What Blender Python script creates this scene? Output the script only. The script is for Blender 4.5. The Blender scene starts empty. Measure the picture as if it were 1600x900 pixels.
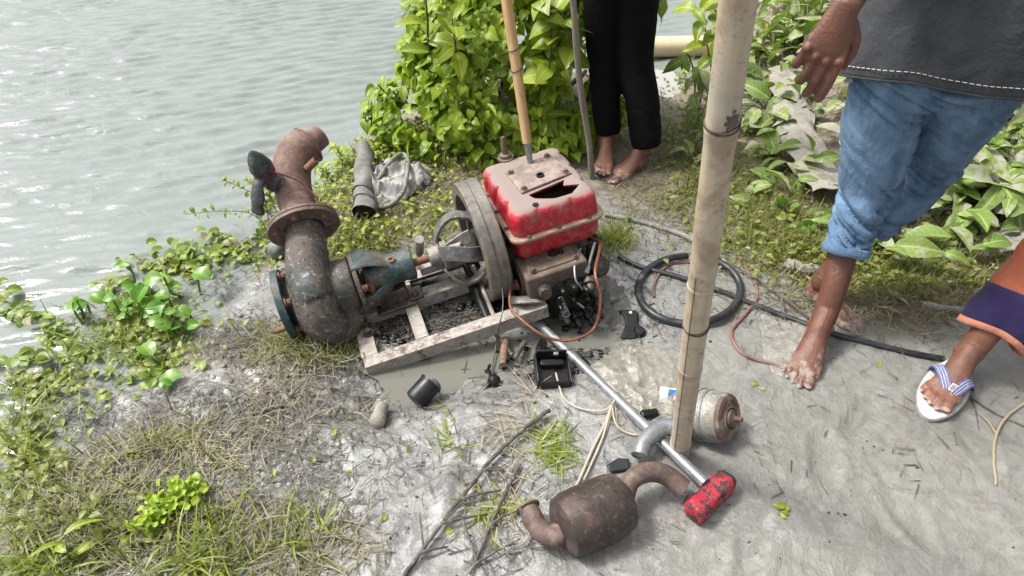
import bpy, bmesh, math, random
import numpy as np
from mathutils import Vector, Matrix, Quaternion
R_ = math.radians
random.seed(7)
rng = np.random.default_rng(7)
SC = bpy.context.scene
COL = SC.collection

# ------------------------------------------------------------------ camera
FPX, PITCH, CAMH = 1000.0, R_(40.0), 1.4
cam = bpy.data.cameras.new('camera')
cam.sensor_width = 36.0
cam.lens = 36.0 * FPX / 1600.0
cam.clip_start = 0.02
cam.clip_end = 2000
camo = bpy.data.objects.new('camera', cam)
COL.objects.link(camo)
camo.location = (0, 0, CAMH)
camo.rotation_euler = (R_(90) - PITCH, 0, 0)
SC.camera = camo

# ------------------------------------------------------------------ sky, sun, exposure
SUN_AZ, SUN_EL = R_(-78.0), R_(57.0)      # azimuth from +Y, negative to the left
world = bpy.data.worlds.new('World')
SC.world = world
world.use_nodes = True
wn, wl = world.node_tree.nodes, world.node_tree.links
wn.clear()
sky = wn.new('ShaderNodeTexSky')
sky.sky_type = 'NISHITA'
sky.sun_disc = False
sky.sun_elevation = SUN_EL
sky.sun_rotation = SUN_AZ
sky.air_density = 1.0
sky.dust_density = 6.0
sky.ozone_density = 1.0
hs = wn.new('ShaderNodeHueSaturation')     # a hazy white-grey sky
hs.inputs['Saturation'].default_value = 0.22
bg = wn.new('ShaderNodeBackground')
bg.inputs['Strength'].default_value = 0.13
wo = wn.new('ShaderNodeOutputWorld')
wl.new(sky.outputs[0], hs.inputs['Color'])
wl.new(hs.outputs[0], bg.inputs['Color'])
wl.new(bg.outputs[0], wo.inputs['Surface'])
sl = bpy.data.lights.new('sun', 'SUN')
sl.energy = 2.1
sl.angle = R_(9.0)
sl.color = (1.0, 0.965, 0.91)
so = bpy.data.objects.new('sun', sl)
COL.objects.link(so)
sd_ = Vector((math.sin(SUN_AZ) * math.cos(SUN_EL), math.cos(SUN_AZ) * math.cos(SUN_EL), math.sin(SUN_EL)))
so.rotation_euler = sd_.to_track_quat('Z', 'Y').to_euler()
so.location = sd_ * 30
SC.view_settings.view_transform = 'Standard'
SC.view_settings.look = 'None'
SC.view_settings.gamma = 1.0
SC.view_settings.exposure = 1.05
SC.render.engine = 'CYCLES'

# ------------------------------------------------------------------ pixel -> place
def ray(px, py):
    a = (px - 800) / FPX
    b = (450 - py) / FPX
    return Vector((a, math.cos(PITCH) + b * math.sin(PITCH), -math.sin(PITCH) + b * math.cos(PITCH)))
def G(px, py, z=0.0):                       # the point of the level z seen at a pixel
    d = ray(px, py)
    return Vector((0, 0, CAMH)) + d * ((z - CAMH) / d.z)
def V(px, py, y):                           # the point of the upright plane Y = y seen at a pixel
    d = ray(px, py)
    return Vector((0, 0, CAMH)) + d * (y / d.y)

# ------------------------------------------------------------------ noise
def _hash(ix, iy, seed):
    n = (ix * 374761393 + iy * 668265263 + seed * 974634533) & 0x7fffffff
    n = ((n ^ (n >> 13)) * 1274126177) & 0x7fffffff
    return ((n ^ (n >> 16)) & 0xffff) / 65535.0
def vnoise(x, y, seed=0):
    x = np.asarray(x, float); y = np.asarray(y, float)
    fx = np.floor(x); fy = np.floor(y)
    ix = fx.astype(np.int64); iy = fy.astype(np.int64)
    u = x - fx; v = y - fy
    u = u * u * (3 - 2 * u); v = v * v * (3 - 2 * v)
    a = _hash(ix, iy, seed); b = _hash(ix + 1, iy, seed)
    c = _hash(ix, iy + 1, seed); d = _hash(ix + 1, iy + 1, seed)
    return (a * (1 - u) + b * u) * (1 - v) + (c * (1 - u) + d * u) * v
def fbm(x, y, seed=0, octs=4, gain=0.5):
    s = 0; a = 1; t = 0
    for k in range(octs):
        s = s + a * vnoise(x * 2 ** k + 17.3 * k, y * 2 ** k - 9.1 * k, seed + k); t += a; a *= gain
    return s / t
def sstep(a, b, x):
    t = np.clip((x - a) / (b - a), 0, 1)
    return t * t * (3 - 2 * t)

# ------------------------------------------------------------------ mesh building
class MB:
    """Collects faces; build() links them as one mesh object."""
    def __init__(self):
        self.v = []; self.f = []; self.mi = []; self.cur = 0
    def add(self, vs, fs, M=None):
        o = len(self.v)
        if M is not None:
            vs = [M @ Vector(p) for p in vs]
        self.v.extend([tuple(p) for p in vs])
        self.f.extend([tuple(i + o for i in f) for f in fs])
        self.mi.extend([self.cur] * len(fs))
        return self
    def box(self, c, s, M=None, taper=1.0):
        x, y, z = s[0] / 2, s[1] / 2, s[2] / 2
        vs = []
        for k, zz in ((1, -z), (taper, z)):
            vs += [(-x * k, -y * k, zz), (x * k, -y * k, zz), (x * k, y * k, zz), (-x * k, y * k, zz)]
        vs = [Vector(c) + Vector(p) for p in vs]
        return self.add(vs, [(3, 2, 1, 0), (4, 5, 6, 7), (0, 1, 5, 4), (1, 2, 6, 5), (2, 3, 7, 6), (3, 0, 4, 7)], M)
    def bar(self, p0, p1, w, h, up=(0, 0, 1), M=None):
        p0 = Vector(p0); p1 = Vector(p1); d = (p1 - p0)
        L = d.length; d.normalize(); s = d.cross(Vector(up)).normalized(); u = s.cross(d)
        vs = []
        for p in (p0, p1):
            vs += [p - s * w / 2 - u * h / 2, p + s * w / 2 - u * h / 2, p + s * w / 2 + u * h / 2, p - s * w / 2 + u * h / 2]
        return self.add(vs, [(0, 1, 2, 3), (7, 6, 5, 4), (0, 4, 5, 1), (1, 5, 6, 2), (2, 6, 7, 3), (3, 7, 4, 0)], M)
    def tube(self, pts, rad, seg=12, caps=True, M=None, round_caps=False, up=None, phase=0.0):
        pts = [Vector(p) for p in pts]; n = len(pts)
        if not isinstance(rad, (list, tuple)): rad = [rad] * n
        rad = [(r, r) if not isinstance(r, (tuple, list)) else r for r in rad]
        if round_caps:
            P = []; Q = []
            d0 = (pts[0] - pts[1]).normalized(); d1 = (pts[-1] - pts[-2]).normalized()
            r0 = rad[0]; r1 = rad[-1]
            for a in (80, 55, 28):
                P.append(pts[0] + d0 * math.sin(R_(a)) * min(r0)); Q.append((r0[0] * math.cos(R_(a)), r0[1] * math.cos(R_(a))))
            P += pts; Q += rad
            for a in (28, 55, 80):
                P.append(pts[-1] + d1 * math.sin(R_(a)) * min(r1)); Q.append((r1[0] * math.cos(R_(a)), r1[1] * math.cos(R_(a))))
            pts, rad, n = P, Q, len(P)
        T = []
        for i in range(n):
            a = pts[max(i - 1, 0)]; b = pts[min(i + 1, n - 1)]
            T.append((b - a).normalized())
        if up is None:
            up = Vector((0, 0, 1)) if abs(T[0].z) < 0.9 else Vector((0, 1, 0))
        u = (Vector(up) - T[0] * T[0].dot(Vector(up))).normalized()
        vs = []
        for i in range(n):
            if i:
                q = T[i - 1].rotation_difference(T[i]); u = (q @ u); u = (u - T[i] * T[i].dot(u)).normalized()
            s = T[i].cross(u)
            for k in range(seg):
                a = 2 * math.pi * k / seg + phase
                vs.append(pts[i] + s * math.cos(a) * rad[i][0] + u * math.sin(a) * rad[i][1])
        fs = []
        for i in range(n - 1):
            for k in range(seg):
                a = i * seg + k; b = i * seg + (k + 1) % seg
                fs.append((a, b, b + seg, a + seg))
        if caps:
            fs.append(tuple(range(seg - 1, -1, -1))); fs.append(tuple((n - 1) * seg + k for k in range(seg)))
        return self.add(vs, fs, M)
    def lathe(self, prof, o=(0, 0, 0), ax=(0, 0, 1), seg=24, M=None, closed=False):
        """prof: (radius, height) pairs along ax from o."""
        ax = Vector(ax).normalized(); o = Vector(o)
        u = ax.orthogonal().normalized(); s = ax.cross(u)
        vs = []; fs = []; n = len(prof)
        for r, h in prof:
            for k in range(seg):
                a = 2 * math.pi * k / seg
                vs.append(o + ax * h + (u * math.cos(a) + s * math.sin(a)) * max(r, 1e-5))
        for i in range(n - 1 + (1 if closed else 0)):
            for k in range(seg):
                a = i * seg + k; b = i * seg + (k + 1) % seg; j = ((i + 1) % n) * seg
                fs.append((a, b, j + (k + 1) % seg, j + k))
        if not closed:
            if prof[0][0] > 1e-4: fs.append(tuple(range(seg - 1, -1, -1)))
            if prof[-1][0] > 1e-4: fs.append(tuple((n - 1) * seg + k for k in range(seg)))
        return self.add(vs, fs, M)
    def prism(self, poly, z0, z1, M=None, inset=0.0):
        n = len(poly); vs = [(x, y, z0) for x, y in poly] + [(x, y, z1) for x, y in poly]
        fs = [tuple(range(n - 1, -1, -1)), tuple(range(n, 2 * n))]
        fs += [(i, (i + 1) % n, n + (i + 1) % n, n + i) for i in range(n)]
        return self.add(vs, fs, M)
    def loft(self, rings, caps=True, M=None):
        n = len(rings[0]); vs = [p for r in rings for p in r]; fs = []
        for i in range(len(rings) - 1):
            for k in range(n):
                a = i * n + k; b = i * n + (k + 1) % n
                fs.append((a, b, b + n, a + n))
        if caps:
            fs.append(tuple(range(n - 1, -1, -1))); fs.append(tuple((len(rings) - 1) * n + k for k in range(n)))
        return self.add(vs, fs, M)
    def ico(self, c, r, M=None, sub=1, jit=0.0):
        bm = bmesh.new(); bmesh.ops.create_icosphere(bm, subdivisions=sub, radius=1.0)
        r = (r, r, r) if not isinstance(r, (tuple, list)) else r
        vs = []
        for v in bm.verts:
            k = 1 + random.uniform(-jit, jit)
            vs.append(Vector(c) + Vector((v.co.x * r[0], v.co.y * r[1], v.co.z * r[2])) * k)
        bm.verts.index_update()
        fs = [tuple(v.index for v in f.verts) for f in bm.faces]; bm.free()
        return self.add(vs, fs, M)
    def mesh(self, name, mats, smooth=True, angle=38):
        me = bpy.data.meshes.new(name)
        me.from_pydata([tuple(p) for p in self.v], [], self.f)
        if not isinstance(mats, (list, tuple)): mats = [mats]
        for m in mats: me.materials.append(MAT[m] if isinstance(m, str) else m)
        if len(mats) > 1: me.polygons.foreach_set('material_index', self.mi)
        if smooth:
            me.shade_smooth(); me.set_sharp_from_angle(angle=R_(angle))
        me.update()
        return me
    def build(self, name, mats, parent=None, smooth=True, angle=38, bevel=0.0, segs=2, kind=None):
        me = self.mesh(name, mats, smooth, angle)
        o = link(name, me, parent)
        if bevel:
            b = o.modifiers.new('bevel', 'BEVEL'); b.width = bevel; b.segments = segs; b.limit_method = 'ANGLE'; b.angle_limit = R_(35)
            b.harden_normals = False
        if kind: o['kind'] = kind
        return o
def link(name, data, parent=None):
    o = bpy.data.objects.new(name, data)
    COL.objects.link(o)
    if parent is not None: o.parent = parent
    return o
def thing(name, label, cat, loc=(0, 0, 0), rot=None, group=None):
    o = bpy.data.objects.new(name, None); COL.objects.link(o)
    o.empty_display_size = 0.05
    if isinstance(rot, Matrix):
        o.matrix_world = Matrix.Translation(Vector(loc)) @ rot.to_4x4()
    else:
        o.location = loc
        if rot is not None: o.rotation_euler = rot
    return tag(o, label, cat, group)
def tag(o, label, cat, group=None, kind=None):
    o['label'] = label; o['category'] = cat
    if group: o['group'] = group
    if kind: o['kind'] = kind
    return o
def struct(o):
    o['kind'] = 'structure'; return o
def fuse(mb, name, mats, parent=None, voxel=0.004, smooth_it=6, post=None):
    """One continuous skin round everything in mb (voxel remesh), smoothed."""
    me = mb.mesh(name + '_raw', mats, smooth=False)
    o = bpy.data.objects.new(name, me); COL.objects.link(o)
    m = o.modifiers.new('r', 'REMESH'); m.mode = 'VOXEL'; m.voxel_size = voxel; m.use_smooth_shade = True
    if smooth_it:
        s = o.modifiers.new('s', 'SMOOTH'); s.factor = 0.5; s.iterations = smooth_it
    dg = bpy.context.evaluated_depsgraph_get()
    ev = bpy.data.meshes.new_from_object(o.evaluated_get(dg))
    bpy.data.objects.remove(o); bpy.data.meshes.remove(me)
    ev.name = name
    if post is not None:
        co = np.empty(len(ev.vertices) * 3); ev.vertices.foreach_get('co', co); co = co.reshape(-1, 3)
        no = np.empty(len(ev.vertices) * 3); ev.vertex_normals.foreach_get('vector', no); no = no.reshape(-1, 3)
        co = post(co, no); ev.vertices.foreach_set('co', co.ravel()); ev.update()
    ev.shade_smooth()
    if not ev.materials:
        for x in (mats if isinstance(mats, (list, tuple)) else [mats]): ev.materials.append(MAT[x])
    return link(name, ev, parent)
def bez(pts, n=8):
    """Catmull-Rom through the points."""
    P = [Vector(p) for p in pts]; out = []
    for i in range(len(P) - 1):
        a = P[max(i - 1, 0)]; b = P[i]; c = P[i + 1]; d = P[min(i + 2, len(P) - 1)]
        for k in range(n):
            t = k / n
            out.append(0.5 * ((2 * b) + (c - a) * t + (2 * a - 5 * b + 4 * c - d) * t * t + (3 * b - a - 3 * c + d) * t ** 3))
    out.append(P[-1].copy())
    return out
# ------------------------------------------------------------------ materials
MAT = {}
def _nt(name):
    m = bpy.data.materials.new(name); m.use_nodes = True
    nt = m.node_tree; nt.nodes.clear()
    out = nt.nodes.new('ShaderNodeOutputMaterial'); b = nt.nodes.new('ShaderNodeBsdfPrincipled')
    nt.links.new(b.outputs[0], out.inputs['Surface'])
    MAT[name] = m
    return m, nt, b
def N(nt, typ, **kw):
    n = nt.nodes.new(typ)
    for k, v in kw.items():
        if k in n.inputs: n.inputs[k].default_value = v
        else: setattr(n, k, v)
    return n
def coords(nt, world_=False, scale=None):
    if world_:
        g = nt.nodes.new('ShaderNodeNewGeometry'); out = g.outputs['Position']
    else:
        t = nt.nodes.new('ShaderNodeTexCoord'); oi = nt.nodes.new('ShaderNodeObjectInfo')
        a = nt.nodes.new('ShaderNodeVectorMath'); a.operation = 'ADD'
        m = nt.nodes.new('ShaderNodeMath'); m.operation = 'MULTIPLY'; m.inputs[1].default_value = 37.0
        nt.links.new(oi.outputs['Random'], m.inputs[0])
        nt.links.new(t.outputs['Object'], a.inputs[0]); nt.links.new(m.outputs[0], a.inputs[1])
        out = a.outputs[0]
    if scale is not None:
        mp = nt.nodes.new('ShaderNodeMapping'); mp.inputs['Scale'].default_value = scale
        nt.links.new(out, mp.inputs['Vector']); out = mp.outputs[0]
    return out
def noise(nt, vec, scale, detail=4, rough=0.6, dist=0.0):
    n = N(nt, 'ShaderNodeTexNoise'); n.inputs['Scale'].default_value = scale
    n.inputs['Detail'].default_value = detail; n.inputs['Roughness'].default_value = rough; n.inputs['Distortion'].default_value = dist
    nt.links.new(vec, n.inputs['Vector']); return n.outputs['Fac']
def ramp(nt, fac, stops, interp='LINEAR'):
    r = nt.nodes.new('ShaderNodeValToRGB'); e = r.color_ramp.elements; r.color_ramp.interpolation = interp
    while len(e) > 1: e.remove(e[-1])
    def c4(c): return (c, c, c, 1) if isinstance(c, (int, float)) else (*c, 1)
    e[0].position = stops[0][0]; e[0].color = c4(stops[0][1])
    for p, c in stops[1:]:
        x = e.new(p); x.color = c4(c)
    nt.links.new(fac, r.inputs[0]); return r.outputs[0]
def mix(nt, f, a, b, typ='MIX'):
    m = nt.nodes.new('ShaderNodeMix'); m.data_type = 'RGBA'; m.blend_type = typ
    def put(s, v):
        if isinstance(v, (int, float)): s.default_value = v
        elif isinstance(v, tuple): s.default_value = (*v, 1) if len(v) == 3 else v
        else: nt.links.new(v, s)
    put(m.inputs[0], f); put(m.inputs[6], a); put(m.inputs[7], b)
    return m.outputs[2]
def math_(nt, op, a, b=None, clamp=False):
    m = nt.nodes.new('ShaderNodeMath'); m.operation = op; m.use_clamp = clamp
    for i, v in enumerate((a, b)):
        if v is None: continue
        if isinstance(v, (int, float)): m.inputs[i].default_value = v
        else: nt.links.new(v, m.inputs[i])
    return m.outputs[0]
def bump(nt, b, h, strength=0.3, dist=0.01, prev=None):
    n = nt.nodes.new('ShaderNodeBump'); n.inputs['Strength'].default_value = strength; n.inputs['Distance'].default_value = dist
    nt.links.new(h, n.inputs['Height'])
    if prev is not None: nt.links.new(prev, n.inputs['Normal'])
    nt.links.new(n.outputs[0], b.inputs['Normal']); return n.outputs[0]
def sep(nt, vec, i):
    s = nt.nodes.new('ShaderNodeSeparateXYZ'); nt.links.new(vec, s.inputs[0]); return s.outputs[i]

def worn(name, base, alt, scale=30, rough=(0.45, 0.8), metallic=0.0, dirt=None, dirt_amt=(0.5, 0.62), dirt_scale=9, bump_s=0.25, spec=0.5,
         top_dust=None, wet=None, stretch=None, pits=0.6):
    """Painted/rusted/muddy surface: two colours by fine noise, patches of dirt by coarse noise, dust lying on upward faces."""
    m, nt, b = _nt(name); L = nt.links.new
    v = coords(nt, scale=stretch)
    n1 = noise(nt, v, scale, 6, 0.65)
    c = mix(nt, ramp(nt, n1, [(0.35, 0.0), (0.68, 1.0)]), base, alt)
    r = ramp(nt, n1, [(0.3, rough[0]), (0.7, rough[1])])
    if dirt:
        n2 = noise(nt, v, dirt_scale, 7, 0.7, 0.4)
        d = ramp(nt, n2, [(dirt_amt[0], 0.0), (dirt_amt[1], 1.0)])
        c = mix(nt, d, c, dirt); r = mix(nt, d, r, (0.85, 0.85, 0.85))
        if metallic: L(math_(nt, 'MULTIPLY', math_(nt, 'SUBTRACT', 1.0, d), metallic), b.inputs['Metallic'])
    elif metallic: b.inputs['Metallic'].default_value = metallic
    if pits:
        n6 = noise(nt, v, 95, 5, 0.8); n7 = noise(nt, v, 60, 6, 0.85)
        c = mix(nt, ramp(nt, n6, [(0.55, 0.0), (0.61, pits)]), c, tuple(x * 0.30 for x in base))
        c = mix(nt, ramp(nt, n7, [(0.56, 0.0), (0.60, pits)]), c, tuple(min(0.5, x * 1.5 + 0.10) for x in alt))
    if top_dust:
        g = nt.nodes.new('ShaderNodeNewGeometry')
        nz = sep(nt, g.outputs['Normal'], 2)
        n3 = noise(nt, v, 22, 6, 0.7)
        f = ramp(nt, math_(nt, 'ADD', nz, math_(nt, 'MULTIPLY', math_(nt, 'SUBTRACT', n3, 0.5), 0.9)), [(top_dust[1], 0.0), (top_dust[1] + 0.3, 1.0)])
        c = mix(nt, f, c, top_dust[0]); r = mix(nt, f, r, (0.9, 0.9, 0.9))
    L(c, b.inputs['Base Color']); L(r, b.inputs['Roughness'])
    b.inputs['Specular IOR Level'].default_value = spec
    if wet is not None: b.inputs['Coat Weight'].default_value = wet; b.inputs['Coat Roughness'].default_value = 0.12
    nb = noise(nt, v, scale * 2.2, 8, 0.78)
    bump(nt, b, nb, bump_s * 1.5, 0.004)
    return m
MUD = (0.30, 0.29, 0.25)
worn('red_paint', (0.46, 0.012, 0.028), (0.30, 0.012, 0.022), 40, (0.22, 0.45), dirt=(0.27, 0.17, 0.14), dirt_amt=(0.50, 0.68), dirt_scale=18, top_dust=((0.215, 0.172, 0.152), 0.60), bump_s=0.12)
worn('seam_cream', (0.36, 0.28, 0.205), (0.22, 0.12, 0.09), 60, (0.6, 0.9))
worn('plate_steel', (0.23, 0.18, 0.15), (0.14, 0.105, 0.085), 25, (0.45, 0.8), metallic=0.15, dirt=(0.30, 0.24, 0.205), dirt_amt=(0.45, 0.6), dirt_scale=14)
worn('block_iron', (0.135, 0.10, 0.07), (0.075, 0.052, 0.036), 22, (0.5, 0.85), dirt=(0.07, 0.05, 0.04), dirt_amt=(0.55, 0.7), dirt_scale=10, bump_s=0.35)
worn('oily_black', (0.005, 0.0045, 0.0045), (0.011, 0.010, 0.009), 40, (0.16, 0.45), bump_s=0.3, spec=0.35, pits=0.0)
worn('block_oily', (0.045, 0.033, 0.025), (0.10, 0.07, 0.048), 16, (0.2, 0.55), dirt=(0.012, 0.010, 0.009), dirt_amt=(0.44, 0.56), dirt_scale=9, bump_s=0.4)
worn('dark_steel', (0.06, 0.05, 0.045), (0.12, 0.095, 0.075), 30, (0.3, 0.6), metallic=0.5, bump_s=0.3)
worn('flywheel_iron', (0.22, 0.205, 0.185), (0.10, 0.085, 0.07), 18, (0.3, 0.6), metallic=0.35, dirt=(0.20, 0.14, 0.085), dirt_amt=(0.55, 0.68), dirt_scale=9)
worn('belt_rubber', (0.060, 0.060, 0.060), (0.12, 0.115, 0.105), 30, (0.55, 0.8), stretch=(1, 1, 1))
worn('coupling_iron', (0.16, 0.15, 0.135), (0.26, 0.235, 0.20), 30, (0.45, 0.7), metallic=0.2, dirt=(0.17, 0.11, 0.065), dirt_amt=(0.55, 0.7))
worn('pump_green', (0.014, 0.030, 0.031), (0.10, 0.078, 0.06), 18, (0.35, 0.65), dirt=(0.105, 0.083, 0.065), dirt_amt=(0.44, 0.64), dirt_scale=9, bump_s=0.35, pits=0.9)
worn('pump_teal', (0.009, 0.034, 0.038), (0.03, 0.055, 0.053), 25, (0.35, 0.6), dirt=(0.15, 0.12, 0.09), dirt_amt=(0.48, 0.66), dirt_scale=10, bump_s=0.35)
worn('pump_rust', (0.15, 0.080, 0.056), (0.09, 0.050, 0.039), 26, (0.5, 0.85), dirt=(0.20, 0.145, 0.115), dirt_amt=(0.48, 0.7), dirt_scale=9, bump_s=0.35)
worn('flange_iron', (0.075, 0.055, 0.045), (0.14, 0.10, 0.08), 25, (0.4, 0.75), metallic=0.2, dirt=(0.18, 0.10, 0.07), dirt_amt=(0.55, 0.7), bump_s=0.3)
worn('rust_orange', (0.20, 0.082, 0.042), (0.115, 0.06, 0.038), 60, (0.7, 0.95))
worn('frame_steel', (0.33, 0.31, 0.28), (0.22, 0.19, 0.16), 40, (0.4, 0.8), metallic=0.1, dirt=(0.10, 0.058, 0.038), dirt_amt=(0.54, 0.64), dirt_scale=22, bump_s=0.3)
worn('muffler_rust', (0.075, 0.055, 0.047), (0.040, 0.033, 0.030), 20, (0.33, 0.55), metallic=0.5, dirt=(0.10, 0.058, 0.041), dirt_amt=(0.5, 0.66), dirt_scale=10, bump_s=0.2)
worn('muffler_elbow', (0.125, 0.082, 0.065), (0.07, 0.047, 0.039), 24, (0.5, 0.8), metallic=0.15, dirt=(0.21, 0.165, 0.13), dirt_amt=(0.55, 0.72), bump_s=0.25)
worn('galvanised', (0.27, 0.285, 0.295), (0.17, 0.185, 0.19), 25, (0.3, 0.5), metallic=0.55, dirt=(0.30, 0.29, 0.26), dirt_amt=(0.55, 0.7), dirt_scale=14, bump_s=0.1)
worn('hammer_paint', (0.38, 0.010, 0.026), (0.32, 0.014, 0.03), 30, (0.3, 0.55), dirt=(0.04, 0.022, 0.022), dirt_amt=(0.49, 0.54), dirt_scale=40, bump_s=0.25)
worn('hammer_black', (0.03, 0.022, 0.022), (0.07, 0.055, 0.05), 40, (0.35, 0.6), metallic=0.3)
worn('canister', (0.17, 0.175, 0.155), (0.26, 0.265, 0.24), 20, (0.4, 0.65), metallic=0.25, dirt=(0.21, 0.15, 0.10), dirt_amt=(0.52, 0.66), dirt_scale=10, bump_s=0.15)
worn('canister_rust', (0.12, 0.066, 0.042), (0.06, 0.04, 0.033), 22, (0.5, 0.8), dirt=(0.22, 0.195, 0.165), dirt_amt=(0.50, 0.60), dirt_scale=12)
worn('black_plastic', (0.008, 0.009, 0.010), (0.015, 0.016, 0.017), 40, (0.28, 0.5), pits=0.0, spec=0.35, bump_s=0.08, dirt=(0.16, 0.155, 0.14), dirt_amt=(0.62, 0.72), dirt_scale=14)
worn('black_gloss', (0.006, 0.0065, 0.007), (0.012, 0.0125, 0.013), 40, (0.2, 0.4), bump_s=0.15, pits=0.0, spec=0.3)
worn('hose_black', (0.012, 0.014, 0.016), (0.028, 0.031, 0.033), 30, (0.25, 0.45), pits=0.15, spec=0.4, bump_s=0.15, dirt=(0.25, 0.245, 0.22), dirt_amt=(0.60, 0.70), dirt_scale=13)
worn('hose_muddy', (0.10, 0.10, 0.095), (0.22, 0.215, 0.19), 24, (0.5, 0.8), bump_s=0.3, dirt=(0.03, 0.033, 0.035), dirt_amt=(0.56, 0.66))
worn('hose_brown', (0.14, 0.062, 0.05), (0.20, 0.10, 0.08), 50, (0.4, 0.6), bump_s=0.1)
worn('copper_wire', (0.25, 0.095, 0.045), (0.13, 0.055, 0.03), 60, (0.35, 0.6), metallic=0.4)
worn('pale_rope', (0.42, 0.36, 0.28), (0.30, 0.26, 0.20), 60, (0.7, 0.9))
worn('grey_rag', (0.18, 0.175, 0.16), (0.11, 0.108, 0.10), 22, (0.7, 0.95), bump_s=0.5, dirt=(0.10, 0.095, 0.085), dirt_amt=(0.55, 0.68), dirt_scale=12)
worn('white_sack', (0.34, 0.33, 0.315), (0.25, 0.24, 0.225), 18, (0.6, 0.9), bump_s=0.3, dirt=(0.20, 0.175, 0.145), dirt_amt=(0.57, 0.7), dirt_scale=9)
worn('dark_rubber_bag', (0.022, 0.024, 0.025), (0.05, 0.052, 0.053), 30, (0.3, 0.55), bump_s=0.4, dirt=(0.16, 0.15, 0.13), dirt_amt=(0.55, 0.7))
worn('red_cord', (0.20, 0.035, 0.04), (0.10, 0.03, 0.03), 80, (0.6, 0.9))
worn('stick_grey', (0.22, 0.195, 0.15), (0.14, 0.12, 0.09), 40, (0.6, 0.9), bump_s=0.5, stretch=(1, 1, 0.15))
worn('stick_pale', (0.50, 0.32, 0.15), (0.38, 0.22, 0.095), 40, (0.45, 0.7), bump_s=0.3, stretch=(1, 1, 0.08), dirt=(0.28, 0.16, 0.075), dirt_amt=(0.6, 0.75))
worn('branch_dark', (0.045, 0.038, 0.030), (0.12, 0.105, 0.085), 30, (0.5, 0.9), bump_s=0.5)
worn('branch_brown', (0.20, 0.125, 0.07), (0.13, 0.085, 0.055), 30, (0.5, 0.9), bump_s=0.5)
worn('bark_muddy', (0.30, 0.285, 0.245), (0.20, 0.185, 0.15), 14, (0.7, 0.95), bump_s=0.5, dirt=(0.13, 0.11, 0.085), dirt_amt=(0.55, 0.7), dirt_scale=8)
worn('yellow_pipe', (0.62, 0.50, 0.30), (0.58, 0.48, 0.31), 10, (0.35, 0.55), dirt=(0.40, 0.34, 0.24), dirt_amt=(0.55, 0.75), dirt_scale=6)
worn('stone_wet', (0.085, 0.09, 0.09), (0.15, 0.15, 0.14), 20, (0.3, 0.6), bump_s=0.5)
worn('sole_white', (0.55, 0.54, 0.53), (0.46, 0.45, 0.43), 30, (0.6, 0.85), dirt=(0.35, 0.33, 0.29), dirt_amt=(0.55, 0.72), dirt_scale=18)
worn('strap_blue', (0.085, 0.10, 0.24), (0.13, 0.15, 0.29), 60, (0.6, 0.85))
worn('cap_dark', (0.05, 0.04, 0.035), (0.10, 0.08, 0.06), 40, (0.4, 0.7), metallic=0.3)
def plain(name, c, r=0.6, metallic=0.0):
    m, nt, b = _nt(name); b.inputs['Base Color'].default_value = (*c, 1); b.inputs['Roughness'].default_value = r; b.inputs['Metallic'].default_value = metallic
plain('label_white', (0.62, 0.62, 0.60), 0.5)
plain('label_blue', (0.05, 0.22, 0.45), 0.45)
plain('label_red', (0.50, 0.05, 0.04), 0.45)
plain('nail', (0.36, 0.23, 0.18), 0.4)
plain('nail_dirty', (0.20, 0.17, 0.145), 0.5)
plain('hair', (0.010, 0.008, 0.007), 0.5)
plain('eye_white', (0.6, 0.58, 0.55), 0.3)
plain('thread', (0.42, 0.40, 0.38), 0.9)
plain('thread_blue', (0.03, 0.05, 0.10), 0.9)

# bamboo
def bamboo(name, c0, c1, stain, grain=(60, 60, 1.2)):
    m, nt, b = _nt(name); L = nt.links.new
    v = coords(nt); vs = coords(nt, scale=grain)
    n1 = noise(nt, vs, 1.0, 5, 0.6)
    c = mix(nt, ramp(nt, n1, [(0.3, 0.0), (0.75, 1.0)]), c0, c1)
    n2 = noise(nt, v, 9, 6, 0.65, 0.6)
    c = mix(nt, ramp(nt, n2, [(0.50, 0.0), (0.64, 0.85)]), c, stain)
    n3 = noise(nt, v, 4.0, 6, 0.7, 1.0)
    c = mix(nt, ramp(nt, n3, [(0.50, 0.0), (0.62, 0.6)]), c, tuple(x * 0.8 + 0.05 for x in (0.30, 0.285, 0.26)))
    n4 = noise(nt, v, 40, 5, 0.7)
    c = mix(nt, ramp(nt, n4, [(0.56, 0.0), (0.66, 0.6)]), c, (0.13, 0.10, 0.075))
    L(c, b.inputs['Base Color']); b.inputs['Roughness'].default_value = 0.55
    bump(nt, b, n1, 0.25, 0.002)
bamboo('bamboo_pale', (0.47, 0.40, 0.30), (0.36, 0.29, 0.205), (0.25, 0.185, 0.125))
bamboo('bamboo_stain', (0.10, 0.075, 0.06), (0.06, 0.045, 0.04), (0.05, 0.04, 0.035))

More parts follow.
